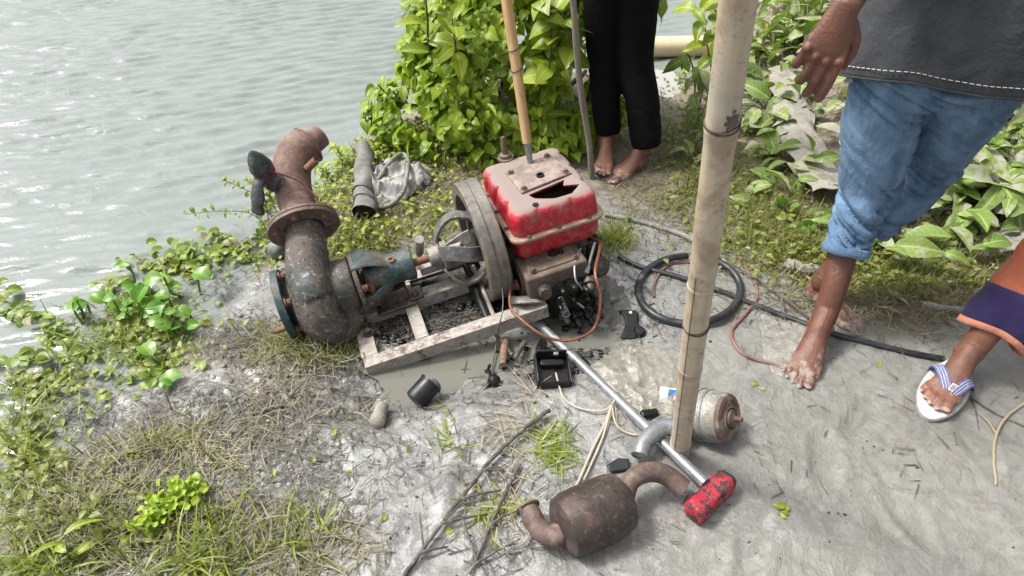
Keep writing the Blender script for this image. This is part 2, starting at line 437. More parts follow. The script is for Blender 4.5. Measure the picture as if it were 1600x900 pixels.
# skin
def skin(name, c0, c1, mudc, mud_z):
    m, nt, b = _nt(name); L = nt.links.new
    v = coords(nt, True)
    n1 = noise(nt, v, 45, 5, 0.6); n2 = noise(nt, v, 11, 4, 0.6)
    c = mix(nt, ramp(nt, n1, [(0.3, 0.0), (0.7, 1.0)]), c0, c1)
    c = mix(nt, ramp(nt, n2, [(0.42, 0.0), (0.70, 0.8)]), c, tuple(x * 0.5 for x in c0))
    n9 = noise(nt, v, 26, 6, 0.75, 0.8)
    c = mix(nt, ramp(nt, n9, [(0.58, 0.0), (0.72, 0.35)]), c, mudc)
    z = sep(nt, v, 2)
    f = math_(nt, 'ADD', z, math_(nt, 'MULTIPLY', math_(nt, 'SUBTRACT', noise(nt, v, 38, 5, 0.7), 0.5), 0.22))
    d = ramp(nt, f, [(max(mud_z - 0.045, 0.0), 1.0), (mud_z, 0.0)])
    c = mix(nt, math_(nt, 'MULTIPLY', d, 0.75), c, mudc)
    L(c, b.inputs['Base Color']); b.inputs['Roughness'].default_value = 0.42
    b.inputs['Subsurface Weight'].default_value = 0.06; b.inputs['Subsurface Radius'].default_value = (0.01, 0.004, 0.002)
    hsk = math_(nt, 'ADD', noise(nt, v, 160, 4, 0.7), math_(nt, 'MULTIPLY', noise(nt, v, 60, 5, 0.75, 1.5), 1.2))
    bump(nt, b, hsk, 0.5, 0.003)
skin('skin_brown', (0.150, 0.060, 0.036), (0.110, 0.042, 0.026), (0.29, 0.26, 0.215), 0.035)
skin('skin_tan', (0.215, 0.092, 0.055), (0.16, 0.066, 0.04), (0.31, 0.285, 0.24), 0.03)

# cloths
def cloth(name, c0, c1, scale=9, weave=900, rough=0.9, lint=0.5, world_=True, warp=(1, 1, 1), bumps=0.15):
    m, nt, b = _nt(name); L = nt.links.new
    v = coords(nt, world_, scale=warp)
    n1 = noise(nt, v, scale, 6, 0.65, 0.3)
    c = mix(nt, ramp(nt, n1, [(0.34, 0.0), (0.68, 1.0)]), c0, c1)
    n2 = noise(nt, v, 240, 3, 0.7)
    c = mix(nt, math_(nt, 'MULTIPLY', n2, 0.5), c, tuple(x * 1.5 for x in c1))
    n3 = noise(nt, v, 75, 4, 0.8)
    c = mix(nt, ramp(nt, n3, [(0.70, 0.0), (0.78, lint)]), c, (0.30, 0.30, 0.30))
    L(c, b.inputs['Base Color']); b.inputs['Roughness'].default_value = rough
    b.inputs['Sheen Weight'].default_value = 0.06 if lint else 0.0; b.inputs['Specular IOR Level'].default_value = 0.3 if lint else 0.12
    nw = bump(nt, b, noise(nt, v, scale * 0.8, 5, 0.6, 0.35), 0.5 if lint else 0.25, 0.03)
    bump(nt, b, n2, bumps, 0.003, nw)
cloth('denim', (0.008, 0.028, 0.070), (0.125, 0.21, 0.315), 15, warp=(1, 1, 0.5))
cloth('shirt_grey', (0.018, 0.020, 0.023), (0.040, 0.042, 0.046), 14)
cloth('trouser_black', (0.0025, 0.0025, 0.003), (0.0045, 0.0045, 0.005), 6, lint=0.0)
cloth('wrap_orange', (0.24, 0.062, 0.030), (0.31, 0.095, 0.05), 12)
cloth('wrap_navy', (0.013, 0.009, 0.042), (0.022, 0.016, 0.06), 12)
cloth('wrap_hem', (0.36, 0.14, 0.085), (0.42, 0.18, 0.11), 12)

# leaves
def leafmat(name, c0, c1, dust=None, dust_amt=(0.5, 0.65), trans=0.35, rough=0.45):
    m, nt, b = _nt(name); L = nt.links.new
    oi = nt.nodes.new('ShaderNodeObjectInfo'); v = coords(nt, True)
    at = nt.nodes.new('ShaderNodeAttribute'); at.attribute_name = 'tint'
    n0 = math_(nt, 'FRACT', math_(nt, 'ADD', oi.outputs['Random'], at.outputs['Fac']))
    c = mix(nt, n0, c0, c1)
    n1 = noise(nt, v, 60, 4, 0.6)
    c = mix(nt, math_(nt, 'MULTIPLY', n1, 0.5), c, tuple(x * 0.6 for x in c0))
    lx = nt.nodes.new('ShaderNodeAttribute'); lx.attribute_name = 'leafx'; ly = nt.nodes.new('ShaderNodeAttribute'); ly.attribute_name = 'leafy'
    ax_ = math_(nt, 'ABSOLUTE', math_(nt, 'SUBTRACT', lx.outputs['Fac'], 1.0))
    mid = ramp(nt, ax_, [(0.010, 1.0), (0.028, 0.0)])
    sv = math_(nt, 'SINE', math_(nt, 'MULTIPLY', math_(nt, 'SUBTRACT', ly.outputs['Fac'], math_(nt, 'MULTIPLY', ax_, 0.9)), 46.0))
    side = math_(nt, 'MULTIPLY', ramp(nt, sv, [(0.86, 0.0), (0.99, 1.0)]), math_(nt, 'LESS_THAN', ax_, 0.6))
    vein = math_(nt, 'MAXIMUM', math_(nt, 'MULTIPLY', mid, 0.6), math_(nt, 'MULTIPLY', side, 0.28))
    c = mix(nt, vein, c, tuple(min(1, x * 1.5 + 0.05) for x in c1))
    r = rough
    if dust:
        n2 = noise(nt, v, 24, 5, 0.65)
        f = ramp(nt, math_(nt, 'ADD', n2, math_(nt, 'MULTIPLY', math_(nt, 'SUBTRACT', n0, 0.5), 0.25)), [(dust_amt[0], 0.0), (dust_amt[1], 1.0)])
        c = mix(nt, f, c, dust)
    L(c, b.inputs['Base Color']); b.inputs['Roughness'].default_value = r
    out = [n for n in nt.nodes if n.type == 'OUTPUT_MATERIAL'][0]
    t = nt.nodes.new('ShaderNodeBsdfTranslucent'); ms = nt.nodes.new('ShaderNodeMixShader'); ms.inputs[0].default_value = trans
    tc = mix(nt, 1.0, c, (1.15, 1.25, 0.55), 'MULTIPLY'); L(tc, t.inputs['Color'])
    L(b.outputs[0], ms.inputs[1]); L(t.outputs[0], ms.inputs[2]); L(ms.outputs[0], out.inputs['Surface'])
    bump(nt, b, noise(nt, v, 120, 3, 0.6), 0.15, 0.002)
leafmat('leaf_vine', (0.145, 0.25, 0.010), (0.34, 0.43, 0.025), trans=0.42)
leafmat('leaf_big', (0.16, 0.245, 0.012), (0.32, 0.38, 0.028))
leafmat('leaf_dusty', (0.13, 0.22, 0.035), (0.25, 0.33, 0.065), dust=(0.36, 0.36, 0.28), dust_amt=(0.50, 0.66), trans=0.25, rough=0.6)
leafmat('leaf_yellow', (0.38, 0.36, 0.03), (0.30, 0.34, 0.04))
leafmat('leaf_water', (0.10, 0.25, 0.02), (0.17, 0.32, 0.035), trans=0.3, rough=0.35)
leafmat('leaf_waterpale', (0.15, 0.25, 0.03), (0.29, 0.33, 0.05), dust=(0.22, 0.20, 0.12), dust_amt=(0.55, 0.7))
leafmat('leaf_lettuce', (0.28, 0.42, 0.02), (0.36, 0.46, 0.05), trans=0.4)
leafmat('grass_green', (0.105, 0.135, 0.016), (0.25, 0.27, 0.05), trans=0.3)
leafmat('grass_bright', (0.15, 0.22, 0.015), (0.30, 0.34, 0.035), trans=0.3)
leafmat('grass_dry', (0.27, 0.235, 0.13), (0.15, 0.125, 0.075), trans=0.15, rough=0.75)
leafmat('grass_muddy', (0.11, 0.105, 0.05), (0.30, 0.275, 0.19), trans=0.1, rough=0.7)
leafmat('straw_dark', (0.040, 0.034, 0.026), (0.13, 0.115, 0.088), trans=0.05, rough=0.6)
leafmat('straw_pale', (0.36, 0.31, 0.19), (0.26, 0.215, 0.13), trans=0.1, rough=0.8)
leafmat('leaf_dead', (0.20, 0.15, 0.085), (0.30, 0.26, 0.19), trans=0.1, rough=0.8)

# thin dirty plastic sheet
def film(name, c, alpha):
    m, nt, b = _nt(name); L = nt.links.new
    v = coords(nt, True)
    n1 = noise(nt, v, 25, 6, 0.7, 0.8)
    L(mix(nt, n1, c, tuple(min(1, x * 1.5) for x in c)), b.inputs['Base Color']); b.inputs['Roughness'].default_value = 0.22
    b.inputs['Specular IOR Level'].default_value = 0.7
    L(ramp(nt, n1, [(0.3, alpha[0]), (0.7, alpha[1])]), b.inputs['Alpha'])
    bump(nt, b, noise(nt, v, 70, 5, 0.7, 1.2), 0.5, 0.004)
film('film_dirty', (0.25, 0.235, 0.19), (0.25, 0.75))
film('film_clear', (0.34, 0.33, 0.29), (0.05, 0.55))

# mud: attributes soil / oil / wet come from the lie of the land
def mud_material():
    m, nt, b = _nt('mud'); L = nt.links.new
    v = coords(nt, True)
    def att(n):
        a = nt.nodes.new('ShaderNodeAttribute'); a.attribute_name = n; return a.outputs['Fac']
    n1 = noise(nt, v, 5, 8, 0.62, 0.5); n2 = noise(nt, v, 38, 7, 0.7, 0.3); n3 = noise(nt, v, 160, 4, 0.7)
    c = mix(nt, ramp(nt, n1, [(0.32, 0.0), (0.68, 1.0)]), (0.128, 0.130, 0.118), (0.246, 0.251, 0.236))
    c = mix(nt, ramp(nt, n2, [(0.48, 0.0), (0.70, 0.8)]), c, (0.165, 0.16, 0.145))
    n5 = noise(nt, v, 90, 5, 0.75)
    c = mix(nt, ramp(nt, n5, [(0.60, 0.0), (0.68, 0.85)]), c, (0.06, 0.054, 0.045))
    n8 = noise(nt, v, 7.0, 9, 0.66, 0.9)
    crease = ramp(nt, n8, [(0.462, 0.0), (0.492, 1.0), (0.505, 1.0), (0.535, 0.0)])
    c = mix(nt, math_(nt, 'MULTIPLY', crease, 0.45), c, (0.115, 0.11, 0.098))
    n10 = noise(nt, v, 2.2, 6, 0.6, 0.8)
    c = mix(nt, ramp(nt, n10, [(0.50, 0.0), (0.66, 0.55)]), c, (0.125, 0.122, 0.112))
    dry = att('dry')
    c = mix(nt, dry, c, mix(nt, ramp(nt, n2, [(0.3, 0.0), (0.7, 1.0)]), mix(nt, ramp(nt, n1, [(0.35, 0.0), (0.65, 1.0)]), (0.245, 0.245, 0.222), (0.178, 0.177, 0.158)), (0.152, 0.15, 0.132)))
    c = mix(nt, math_(nt, 'MULTIPLY', math_(nt, 'MULTIPLY', crease, dry), 0.15), c, (0.11, 0.10, 0.08))
    c = mix(nt, math_(nt, 'MULTIPLY', ramp(nt, n5, [(0.62, 0.0), (0.68, 0.8)]), dry), c, (0.07, 0.06, 0.05))
    soil = att('soil')
    cs = mix(nt, ramp(nt, n2, [(0.35, 0.0), (0.65, 1.0)]), (0.115, 0.09, 0.06), (0.25, 0.215, 0.16))
    c = mix(nt, ramp(nt, math_(nt, 'ADD', soil, math_(nt, 'MULTIPLY', math_(nt, 'SUBTRACT', n2, 0.5), 0.8)), [(0.3, 0.0), (0.7, 1.0)]), c, cs)
    oil = att('oil')
    fo = ramp(nt, math_(nt, 'ADD', oil, math_(nt, 'MULTIPLY', math_(nt, 'SUBTRACT', n2, 0.5), 1.3)), [(0.45, 0.0), (0.62, 1.0)])
    c = mix(nt, fo, c, (0.028, 0.025, 0.021))
    L(c, b.inputs['Base Color'])
    wet = att('wet')
    w = math_(nt, 'ADD', wet, math_(nt, 'MULTIPLY', math_(nt, 'SUBTRACT', n1, 0.5), 1.1), True)
    r = mix(nt, w, (0.70, 0.70, 0.70), (0.15, 0.15, 0.15))
    r = mix(nt, fo, r, (0.2, 0.2, 0.2))
    L(math_(nt, 'ADD', 0.4, math_(nt, 'MULTIPLY', w, 0.5)), b.inputs['Specular IOR Level'])
    L(r, b.inputs['Roughness'])
    L(math_(nt, 'MULTIPLY', w, 1.0), b.inputs['Coat Weight']); b.inputs['Coat Roughness'].default_value = 0.07; b.inputs['Coat IOR'].default_value = 1.6
    h = math_(nt, 'ADD', math_(nt, 'SUBTRACT', n2, math_(nt, 'MULTIPLY', crease, 0.35)), math_(nt, 'MULTIPLY', n3, 0.28))
    bump(nt, b, h, 0.52, 0.013)
mud_material()

# lake and puddle water: murky, rippled
def water_material(name, c0, c1, wave, rough=0.06, spec=0.5):
    m, nt, b = _nt(name); L = nt.links.new
    v = coords(nt, True)
    c = mix(nt, noise(nt, v, 0.6, 3), c0, c1); L(c, b.inputs['Base Color'])
    b.inputs['Roughness'].default_value = rough; b.inputs['IOR'].default_value = 1.333
    b.inputs['Specular IOR Level'].default_value = spec
    if wave:
        mp = nt.nodes.new('ShaderNodeMapping'); mp.inputs['Rotation'].default_value = (0, 0, R_(-22)); mp.inputs['Scale'].default_value = (0.42, 1.0, 1.0)
        L(v, mp.inputs['Vector'])
        a = noise(nt, mp.outputs[0], 11, 3, 0.55, 0.6); d = noise(nt, mp.outputs[0], 26, 3, 0.6, 0.3)
        h = math_(nt, 'ADD', a, math_(nt, 'MULTIPLY', d, 0.28))
        bump(nt, b, h, 0.55 * wave, 0.035)
    return m
water_material('lake_water', (0.165, 0.19, 0.178), (0.195, 0.216, 0.203), 0.45, 0.085)
water_material('puddle_water', (0.105, 0.104, 0.080), (0.165, 0.168, 0.150), 0.0, 0.03)
water_material('milky_water', (0.30, 0.295, 0.275), (0.34, 0.335, 0.31), 0.0, 0.05)
# ------------------------------------------------------------------ lie of the land
WATER_Z = -0.065
SHORE = [G(x, y, WATER_Z).xy for x, y in ((-60, 880), (70, 745), (165, 690), (185, 625), (250, 585), (335, 500), (392, 452), (418, 395), (455, 330), (520, 285), (548, 243), (592, 206))]
SHORE = [Vector((-7.0, -20)), Vector((-2.1, -2.0)), Vector((-1.45, 0.25))] + SHORE + [Vector(p) for p in ((-0.52, 3.3), (-0.1, 3.72), (0.5, 3.72), (0.92, 3.55), (1.12, 3.72), (1.35, 4.5), (1.7, 6), (3, 12), (9, 40))]
LAND = np.array([tuple(p) for p in SHORE] + [(90, 40), (90, -20)])
def shore_dist(x, y):
    """Signed distance to the waterline, positive on land."""
    x = np.asarray(x, float); y = np.asarray(y, float)
    d2 = np.full(x.shape, 1e9); S = LAND[:len(SHORE)]
    for a, b in zip(S[:-1], S[1:]):
        ab = b - a; t = np.clip(((x - a[0]) * ab[0] + (y - a[1]) * ab[1]) / (ab @ ab), 0, 1)
        d2 = np.minimum(d2, (x - a[0] - t * ab[0]) ** 2 + (y - a[1] - t * ab[1]) ** 2)
    ins = np.zeros(x.shape, bool); n = len(LAND)
    for i in range(n):
        a = LAND[i]; b = LAND[(i + 1) % n]
        if a[1] == b[1]: continue
        c = ((a[1] > y) != (b[1] > y)) & (x < (b[0] - a[0]) * (y - a[1]) / (b[1] - a[1]) + a[0])
        ins ^= c
    return np.where(ins, 1, -1) * np.sqrt(d2)
def blob(x, y, px, py, r, k=None):
    """Soft patch centred on the ground point seen at a pixel."""
    c = G(px, py, -0.02); k = k or r
    return np.exp(-(((x - c.x) / r) ** 2 + ((y - c.y) / k) ** 2))
EYAW, ETILT = 0.341, 0.133
ERZ = Matrix.Rotation(EYAW, 3, 'Z') @ Matrix.Rotation(-ETILT, 3, 'Y')
ECEN = Vector((0.088, 1.794, 0.27))           # middle of the hopper's seam
def EL(x, y, z): return ECEN + ERZ @ Vector((x, y, z))
def e_local(x, y):
    dx = x - ECEN.x; dy = y - ECEN.y; c, s = math.cos(EYAW), math.sin(EYAW)
    return dx * c + dy * s, -dx * s + dy * c
def soil_w(x, y):
    w = sstep(2.0, 2.45, y) * sstep(0.15, 0.5, x) + sstep(1.75, 2.05, y + 0.28 * (x - 1.2)) * sstep(0.9, 1.1, x)
    w = w + 0.9 * sstep(1.85, 2.2, y - 0.25 * x) * sstep(0.35, -0.1, x)
    w = w + 0.5 * blob(x, y, 60, 820, .35, .2) + 0.7 * blob(x, y, 320, 550, .20, .13) + 0.6 * blob(x, y, 430, 610, .16, .09) + 0.7 * blob(x, y, 480, 540, .12, .1) + 0.25 * blob(x, y, 230, 700, .2, .12)
    return np.clip(w, 0, 1)
def dry_w(x, y):
    return sstep(0.28, 0.62, x + 0.35 * (1.2 - y)) * (1 - soil_w(x, y))
def height(x, y, fine=True):
    x = np.asarray(x, float); y = np.asarray(y, float)
    s = shore_dist(x, y)
    wob = (fbm(x * 6, y * 6, 3, 3) - 0.5) * 0.10
    s = s + wob * np.exp(-np.abs(s) * 3)
    z = np.where(s > 0, WATER_Z + (0.0 - WATER_Z) * (1 - np.exp(-np.clip(s, 0, 50) / 0.10)), WATER_Z + np.maximum(s * 0.35, -1.2))
    ex, ey = e_local(x, y)
    land = sstep(0.02, 0.3, s)
    pit = sstep(-0.86, -0.66, ex) * sstep(0.30, 0.12, ex) * sstep(-0.56, -0.36, ey) * sstep(0.38, 0.16, ey)
    mid = sstep(-0.25, -0.20, ey) * sstep(.05, -.15, ex)
    z = z - (0.058 - 0.028 * mid) * pit * np.clip(land + 0.3, 0, 1)
    # the bank heaped with cut branches, upper right; a step where the vine bush grows
    z = z + land * 0.30 * sstep(1.15, 2.1, x) * sstep(2.0, 3.0, y + 0.25 * (x - 1.2)) * sstep(0.1, 0.6, s)
    z = z + land * 0.10 * sstep(2.45, 3.0, y) * sstep(0.75, 0.2, x) * sstep(0.05, 0.4, s)
    z = z + land * 0.02 * (fbm(x * 1.3, y * 1.3, 11, 3) - 0.5) * 2
    z = z - 0.05 * blob(x, y, 1040, 135, .10, .16)        # small pool by the far waterline
    if fine:
        so = soil_w(x, y); dr = dry_w(x, y)
        rough = (0.55 + 0.9 * so) * (1 - 0.72 * dr) * (0.35 + 0.65 * land)
        lump = blob(x, y, 330, 540, .22, .16) + blob(x, y, 440, 600, .25, .1)
        smear = blob(x, y, 620, 720, .26, .16)
        rough = rough * (1 - 0.6 * smear)
        z = z + rough * ((fbm(x * 9, y * 9, 21, 4, 0.5) - 0.5) * 0.028 + np.abs(fbm(x * 34, y * 30, 31, 3) - 0.5) * -0.016)
        z = z + lump * (np.abs(fbm(x * 22 + 3, y * 26, 41, 3) - 0.5) * 0.036 - 0.005)
        a = x * 0.82 + y * 0.57; c = -x * 0.57 + y * 0.82
        z = z + smear * (fbm(a * 7, c * 42, 51, 3) - 0.5) * 0.020 * land
        # churned mud in front of the frame
        ch = blob(x, y, 560, 610, .28, .12) + blob(x, y, 700, 640, .22, .08)
        z = z + ch * np.abs(fbm(x * 26, y * 34, 61, 3) - 0.5) * 0.024
        # trowelled, trodden surface on the right
        z = z + dr * ((fbm(x * 5, y * 7, 71, 4) - 0.5) * 0.024 + np.abs(fbm(x * 17, y * 21, 77, 3) - .5) * -.012 + (vnoise(x * 60, y * 85, 5) - 0.5) * 0.0022)
        for fx, fy, fa, fl in FEET:
            c_, s_ = math.cos(fa), math.sin(fa); a = (x - fx) * c_ + (y - fy) * s_; b_ = -(x - fx) * s_ + (y - fy) * c_
            w_ = .044 + .012 * (a / fl)
            d_ = np.hypot(a / fl, b_ / w_)
            z = z - .007 * sstep(1.05, .5, d_) + .0022 * np.exp(-((d_ - 1.2) / .22) ** 2)
    return z
FEET = [(G(px, py).x, G(px, py).y, R_(a), .115) for px, py, a in ((1290, 720, 70), (1420, 800, 95), (1180, 850, 60), (1530, 700, 80), (1000, 690, 110), (1350, 650, 40), (640, 840, 65), (520, 720, 120), (730, 760, 80))]
def hz(x, y): return float(height(np.array([x]), np.array([y]))[0])
def Gh(px, py, up=0.0):
    """Ground point seen at a pixel, on the real relief."""
    z = 0.0
    for _ in range(8):
        p = G(px, py, z + up); z = hz(p.x, p.y)
    return Vector((p.x, p.y, z))

def spaced(a, b, fine, lo, hi, grow=1.25):
    xs = list(np.arange(a, b + fine * .5, fine)); st = fine
    l = []; x = a
    while x > lo: st *= grow; x -= st; l.append(x)
    r = []; x = xs[-1]; st = fine
    while x < hi: st *= grow; x += st; r.append(x)
    return np.array(l[::-1] + xs + r)
def grid_mesh(name, X, Y, Z, mat):
    nx, ny = len(X), len(Y)
    xx, yy = np.meshgrid(X, Y)
    co = np.stack([xx, yy, Z], -1).reshape(-1, 3)
    i = np.arange(nx * ny).reshape(ny, nx)
    q = np.stack([i[:-1, :-1], i[:-1, 1:], i[1:, 1:], i[1:, :-1]], -1).reshape(-1, 4)
    me = bpy.data.meshes.new(name)
    me.vertices.add(len(co)); me.vertices.foreach_set('co', co.ravel())
    me.loops.add(q.size); me.loops.foreach_set('vertex_index', q.ravel().astype(np.int32))
    me.polygons.add(len(q)); me.polygons.foreach_set('loop_start', np.arange(0, q.size, 4, dtype=np.int32))
    me.update(calc_edges=True); me.validate(); me.shade_smooth()
    me.materials.append(MAT[mat])
    return me, xx, yy
def setattr_(me, n, v):
    a = me.attributes.new(n, 'FLOAT', 'POINT'); a.data.foreach_set('value', np.clip(v, 0, 1).ravel().astype(np.float32))
X = spaced(-2.1, 2.5, 0.0095, -60, 80); Y = spaced(0.45, 4.0, 0.0095, -18, 38)
xx, yy = np.meshgrid(X, Y)
Z = height(xx, yy)
me, xx, yy = grid_mesh('mud_ground', X, Y, Z, 'mud')
setattr_(me, 'soil', soil_w(xx, yy)); setattr_(me, 'dry', dry_w(xx, yy))
ex, ey = e_local(xx, yy)
oil = 0.8 * sstep(-.66, -.40, ex) * sstep(.18, .0, ex) * sstep(-.26, -.2, ey) * sstep(.25, .1, ey)
oil = oil + .85 * blob(xx, yy, 900, 530, .09, .10) + .7 * blob(xx, yy, 860, 590, .10, .06) + .45 * blob(xx, yy, 600, 500, .10, .07) + .8 * blob(xx, yy, 915, 470, .07, .08)
setattr_(me, 'oil', oil)
wet = 0.42 + 0.95 * blob(xx, yy, 600, 740, .60, .42) + .8 * blob(xx, yy, 560, 580, .4, .2) + .6 * blob(xx, yy, 1020, 830, .5, .18) + .6 * blob(xx, yy, 940, 470, .3, .25) + .9 * sstep(.16, .0, shore_dist(xx, yy))
setattr_(me, 'wet', wet * (1 - .8 * soil_w(xx, yy)) * (1 - .35 * dry_w(xx, yy)))
struct(link('mud_ground', me))

# the lake, with real ripples near the bank
Xw = spaced(-4.2, 1.6, 0.022, -250, 60, 1.18); Yw = spaced(0.5, 5.6, 0.016, -18, 400, 1.16)
xx, yy = np.meshgrid(Xw, Yw)
ca, sa = math.cos(R_(24)), math.sin(R_(24))
u = xx * ca + yy * sa; w = -xx * sa + yy * ca
def waves(u, w):
    du = (fbm(u * 1.1, w * 1.6, 91, 2) - .5) * .55
    w2 = w + du * .35
    p1 = fbm(u * 1.7, w * 2.3, 92, 3) * 9.0; p2 = fbm(u * 2.6 + 7, w * 3.1, 94, 3) * 11.0
    a1 = .35 + .9 * fbm(u * 2.2, w * 3.0, 96, 2); a2 = .3 + fbm(u * 3, w * 4 + 5, 97, 2)
    z = a1 * .0082 * np.sin(w * 2 * math.pi / .105 + p1) + a2 * .0044 * np.sin((w + .22 * u) * 2 * math.pi / .062 + p2) + (vnoise(u * 9, w2 * 26, 83) - .5) * .010 + (fbm(u * 2, w2 * 5, 81, 2) - .5) * .016
    return z
fade = np.exp(-np.clip(np.hypot(xx + 1, yy - 2.5) - 4, 0, 99) / 12)
calm = 0.25 + 0.75 * sstep(0.0, 0.5, -shore_dist(xx, yy))
Zw = WATER_Z + waves(u, w) * fade * calm
me, _, _ = grid_mesh('lake_water', Xw, Yw, Zw, 'lake_water')
struct(link('lake_water', me))
# shallow milky pool between the water plants and the bank, puddle round the frame, pool by the far bank
def pool(name, px, py, rx, ry, z, mat, seed):
    c = G(px, py, z); b = MB(); n = 40; vs = [(c.x, c.y, z)]
    for k in range(n):
        a = 2 * math.pi * k / n; q = 1 + .18 * math.sin(3 * a + seed) + .1 * math.sin(7 * a + 2 * seed)
        vs.append((c.x + rx * q * math.cos(a), c.y + ry * q * math.sin(a), z))
    b.add(vs, [(0, 1 + k, 1 + (k + 1) % n) for k in range(n)])
    return struct(b.build(name, mat))
pool('puddle', 740, 540, .42, .22, -0.050, 'puddle_water', 1)
pool('pool', 1040, 135, .13, .22, -0.036, 'milky_water', 4)
# ------------------------------------------------------------------ diesel engine (local frame: seam of the hopper at z = 0, x along the shaft)
BASE = -0.30
def hexbolt(mb, c, ax, r, h, washer=True):
    ax = Vector(ax)
    if washer: mb.lathe([(r * 1.55, 0), (r * 1.55, h * .25), (0, h * .25)], c, ax, 14)
    mb.lathe([(r, h * .25), (r, h * .85), (r * .8, h), (0, h)], c, ax, 6)
def rrect(a, b, r, n=5):
    out = []
    for cx, cy, s in ((a - r, b - r, 0), (-a + r, b - r, 90), (-a + r, -b + r, 180), (a - r, -b + r, 270)):
        for k in range(n + 1):
            t = R_(s + 90 * k / n); out.append((cx + r * math.cos(t), cy + r * math.sin(t)))
    return out
def eng():
    t = thing('diesel_engine', 'red topped muddy diesel engine with smashed hopper cover and open flywheel', 'engine', EL(0, 0, BASE), ERZ)
    def P(mb, name, m, parent=t, **k):
        mb.v = [(x, y, z - BASE) for x, y, z in mb.v] if parent is t else mb.v
        return mb.build(name, m, parent, **k)
    A, B, HT = 0.154, 0.18, 0.082
    # upper hopper: rounded tank with pressed-in grooves and a smashed opening in its top
    b = MB(); rings = []
    n = 28
    def ring(a, bb, r, z, groove):
        base = rrect(a, bb, r, 6); out = []
        L = len(base)
        # resample by length so the grooves land evenly
        pts = [Vector((p[0], p[1])) for p in base]; cum = [0]
        for i in range(L): cum.append(cum[-1] + (pts[(i + 1) % L] - pts[i]).length)
        M_ = 132
        for k in range(M_):
            d = cum[-1] * k / M_; i = max(j for j in range(L) if cum[j] <= d); q = (d - cum[i]) / max(cum[i + 1] - cum[i], 1e-9)
            p = pts[i].lerp(pts[(i + 1) % L], q); x, y = p
            g = 0
            if groove:
                for gx in (-.055, .055):
                    g = max(g, math.exp(-((x - gx) / .010) ** 2) * (abs(y) > bb - .02))
                for gy in (-.075, .02, .105):
                    g = max(g, math.exp(-((y - gy) / .009) ** 2) * (abs(x) > a - .02))
            x -= math.copysign(groove * g, x) * (abs(x) > a - .02); y -= math.copysign(groove * g, y) * (abs(y) > bb - .02)
            out.append((x, y, z))
        return out
    for a, bb, r, z, g in ((A - .012, B - .012, .03, .004, .0), (A - .012, B - .012, .026, .016, .006), (A - .014, B - .014, .026, .05, .011), (A - .016, B - .016, .027, .067, .011),
                           (A - .021, B - .021, .028, .0785, .010), (A - .030, B - .030, .030, .0845, .006), (A - .046, B - .046, .03, .086, .0)):
        rings.append(ring(a, bb, r, z, g))
    b.loft(rings, caps=False)
    # top sheet with a ragged hole
    hole = [(-.055, -.072), (.076, -.050), (.060, -.078), (.108, -.098), (.066, -.132), (.010, -.130), (-.014, -.118), (-.045, -.098)]
    outer = rings[-1]; no = len(outer)
    o0 = len(b.v); hc = Vector((.015, -.10))
    b.v.extend([(x, y, z) for x, y, z in outer]);
    inn = []
    for x, y, z in outer:
        d = (Vector((x, y)) - hc); ang = math.atan2(d.y, d.x)
        # ray from hole centre to hole outline
        best = None
        for i in range(len(hole)):
            p, q = Vector(hole[i]), Vector(hole[(i + 1) % len(hole)])
            dx, dy = math.cos(ang), math.sin(ang); e = q - p
            den = dx * e.y - dy * e.x
            if abs(den) < 1e-9: continue
            tt = ((p.x - hc.x) * e.y - (p.y - hc.y) * e.x) / den; s = ((p.x - hc.x) * dy - (p.y - hc.y) * dx) / den
            if tt > 0 and -1e-6 <= s <= 1 + 1e-6: best = tt if best is None else min(best, tt)
        best = best or .03
        inn.append((hc.x + math.cos(ang) * best, hc.y + math.sin(ang) * best, z - .002))
    b.v.extend(inn); b.v.extend([(x, y, z - .006) for x, y, z in inn])
    for k in range(no):
        j = (k + 1) % no
        b.f.append((o0 + k, o0 + j, o0 + no + j, o0 + no + k)); b.f.append((o0 + no + k, o0 + no + j, o0 + 2 * no + j, o0 + 2 * no + k)); b.mi += [0, 0]
    hop = P(b, 'hopper', 'red_paint')
    # inside of the tank, dark
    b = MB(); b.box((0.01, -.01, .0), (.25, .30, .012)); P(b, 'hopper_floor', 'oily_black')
    # seam flange
    b = MB(); b.prism(rrect(A + .004, B + .004, .036, 8), -.007, .006); P(b, 'seam_flange', 'seam_cream', bevel=.004, segs=3)
    for sx, sy in [(x, s) for x in (-.1, 0, .1) for s in (-1, 1)] + [(s, y) for y in (-.1, 0, .1) for s in (-2, 2)]:
        b = MB(); p = (sx, sy * (B - .006), .006) if abs(sy) == 1 and abs(sx) <= .11 else (math.copysign(A - .006, sx), sy, .006)
        hexbolt(b, p, (0, 0, 1), .006, .007); P(b, 'seam_bolt', 'block_iron')
    # lower hopper half
    b = MB(); b.loft([ring(A - .010, B - .010, .032, -.006, 0), ring(A - .010, B - .010, .032, -.06, .002), ring(A - .016, B - .016, .034, -.080, .002), ring(A - .03, B - .03, .03, -.086, 0)])
    P(b, 'lower_hopper', 'red_paint')
    # cover plate with four bolts and a small hole
    b = MB(); poly = [(-.078, .082), (.088, .112), (.108, -.036), (-.072, -.060)]
    b.prism(poly, .0855, .0925); pl = P(b, 'cover_plate', 'plate_steel', bevel=.0018)
    for p in ((-.064, .062), (.076, .094), (.092, -.024), (-.058, -.046)):
        b = MB(); hexbolt(b, (*p, .0925), (0, 0, 1), .0075, .010); P(b, 'bolt', 'block_iron')
    b = MB(); b.lathe([(.0125, 0), (.0125, .006), (.008, .006), (.008, .0008), (0, .0008)], (.013, -.004, .0925), (0, 0, 1), 16); P(b, 'drain_hole', 'oily_black')
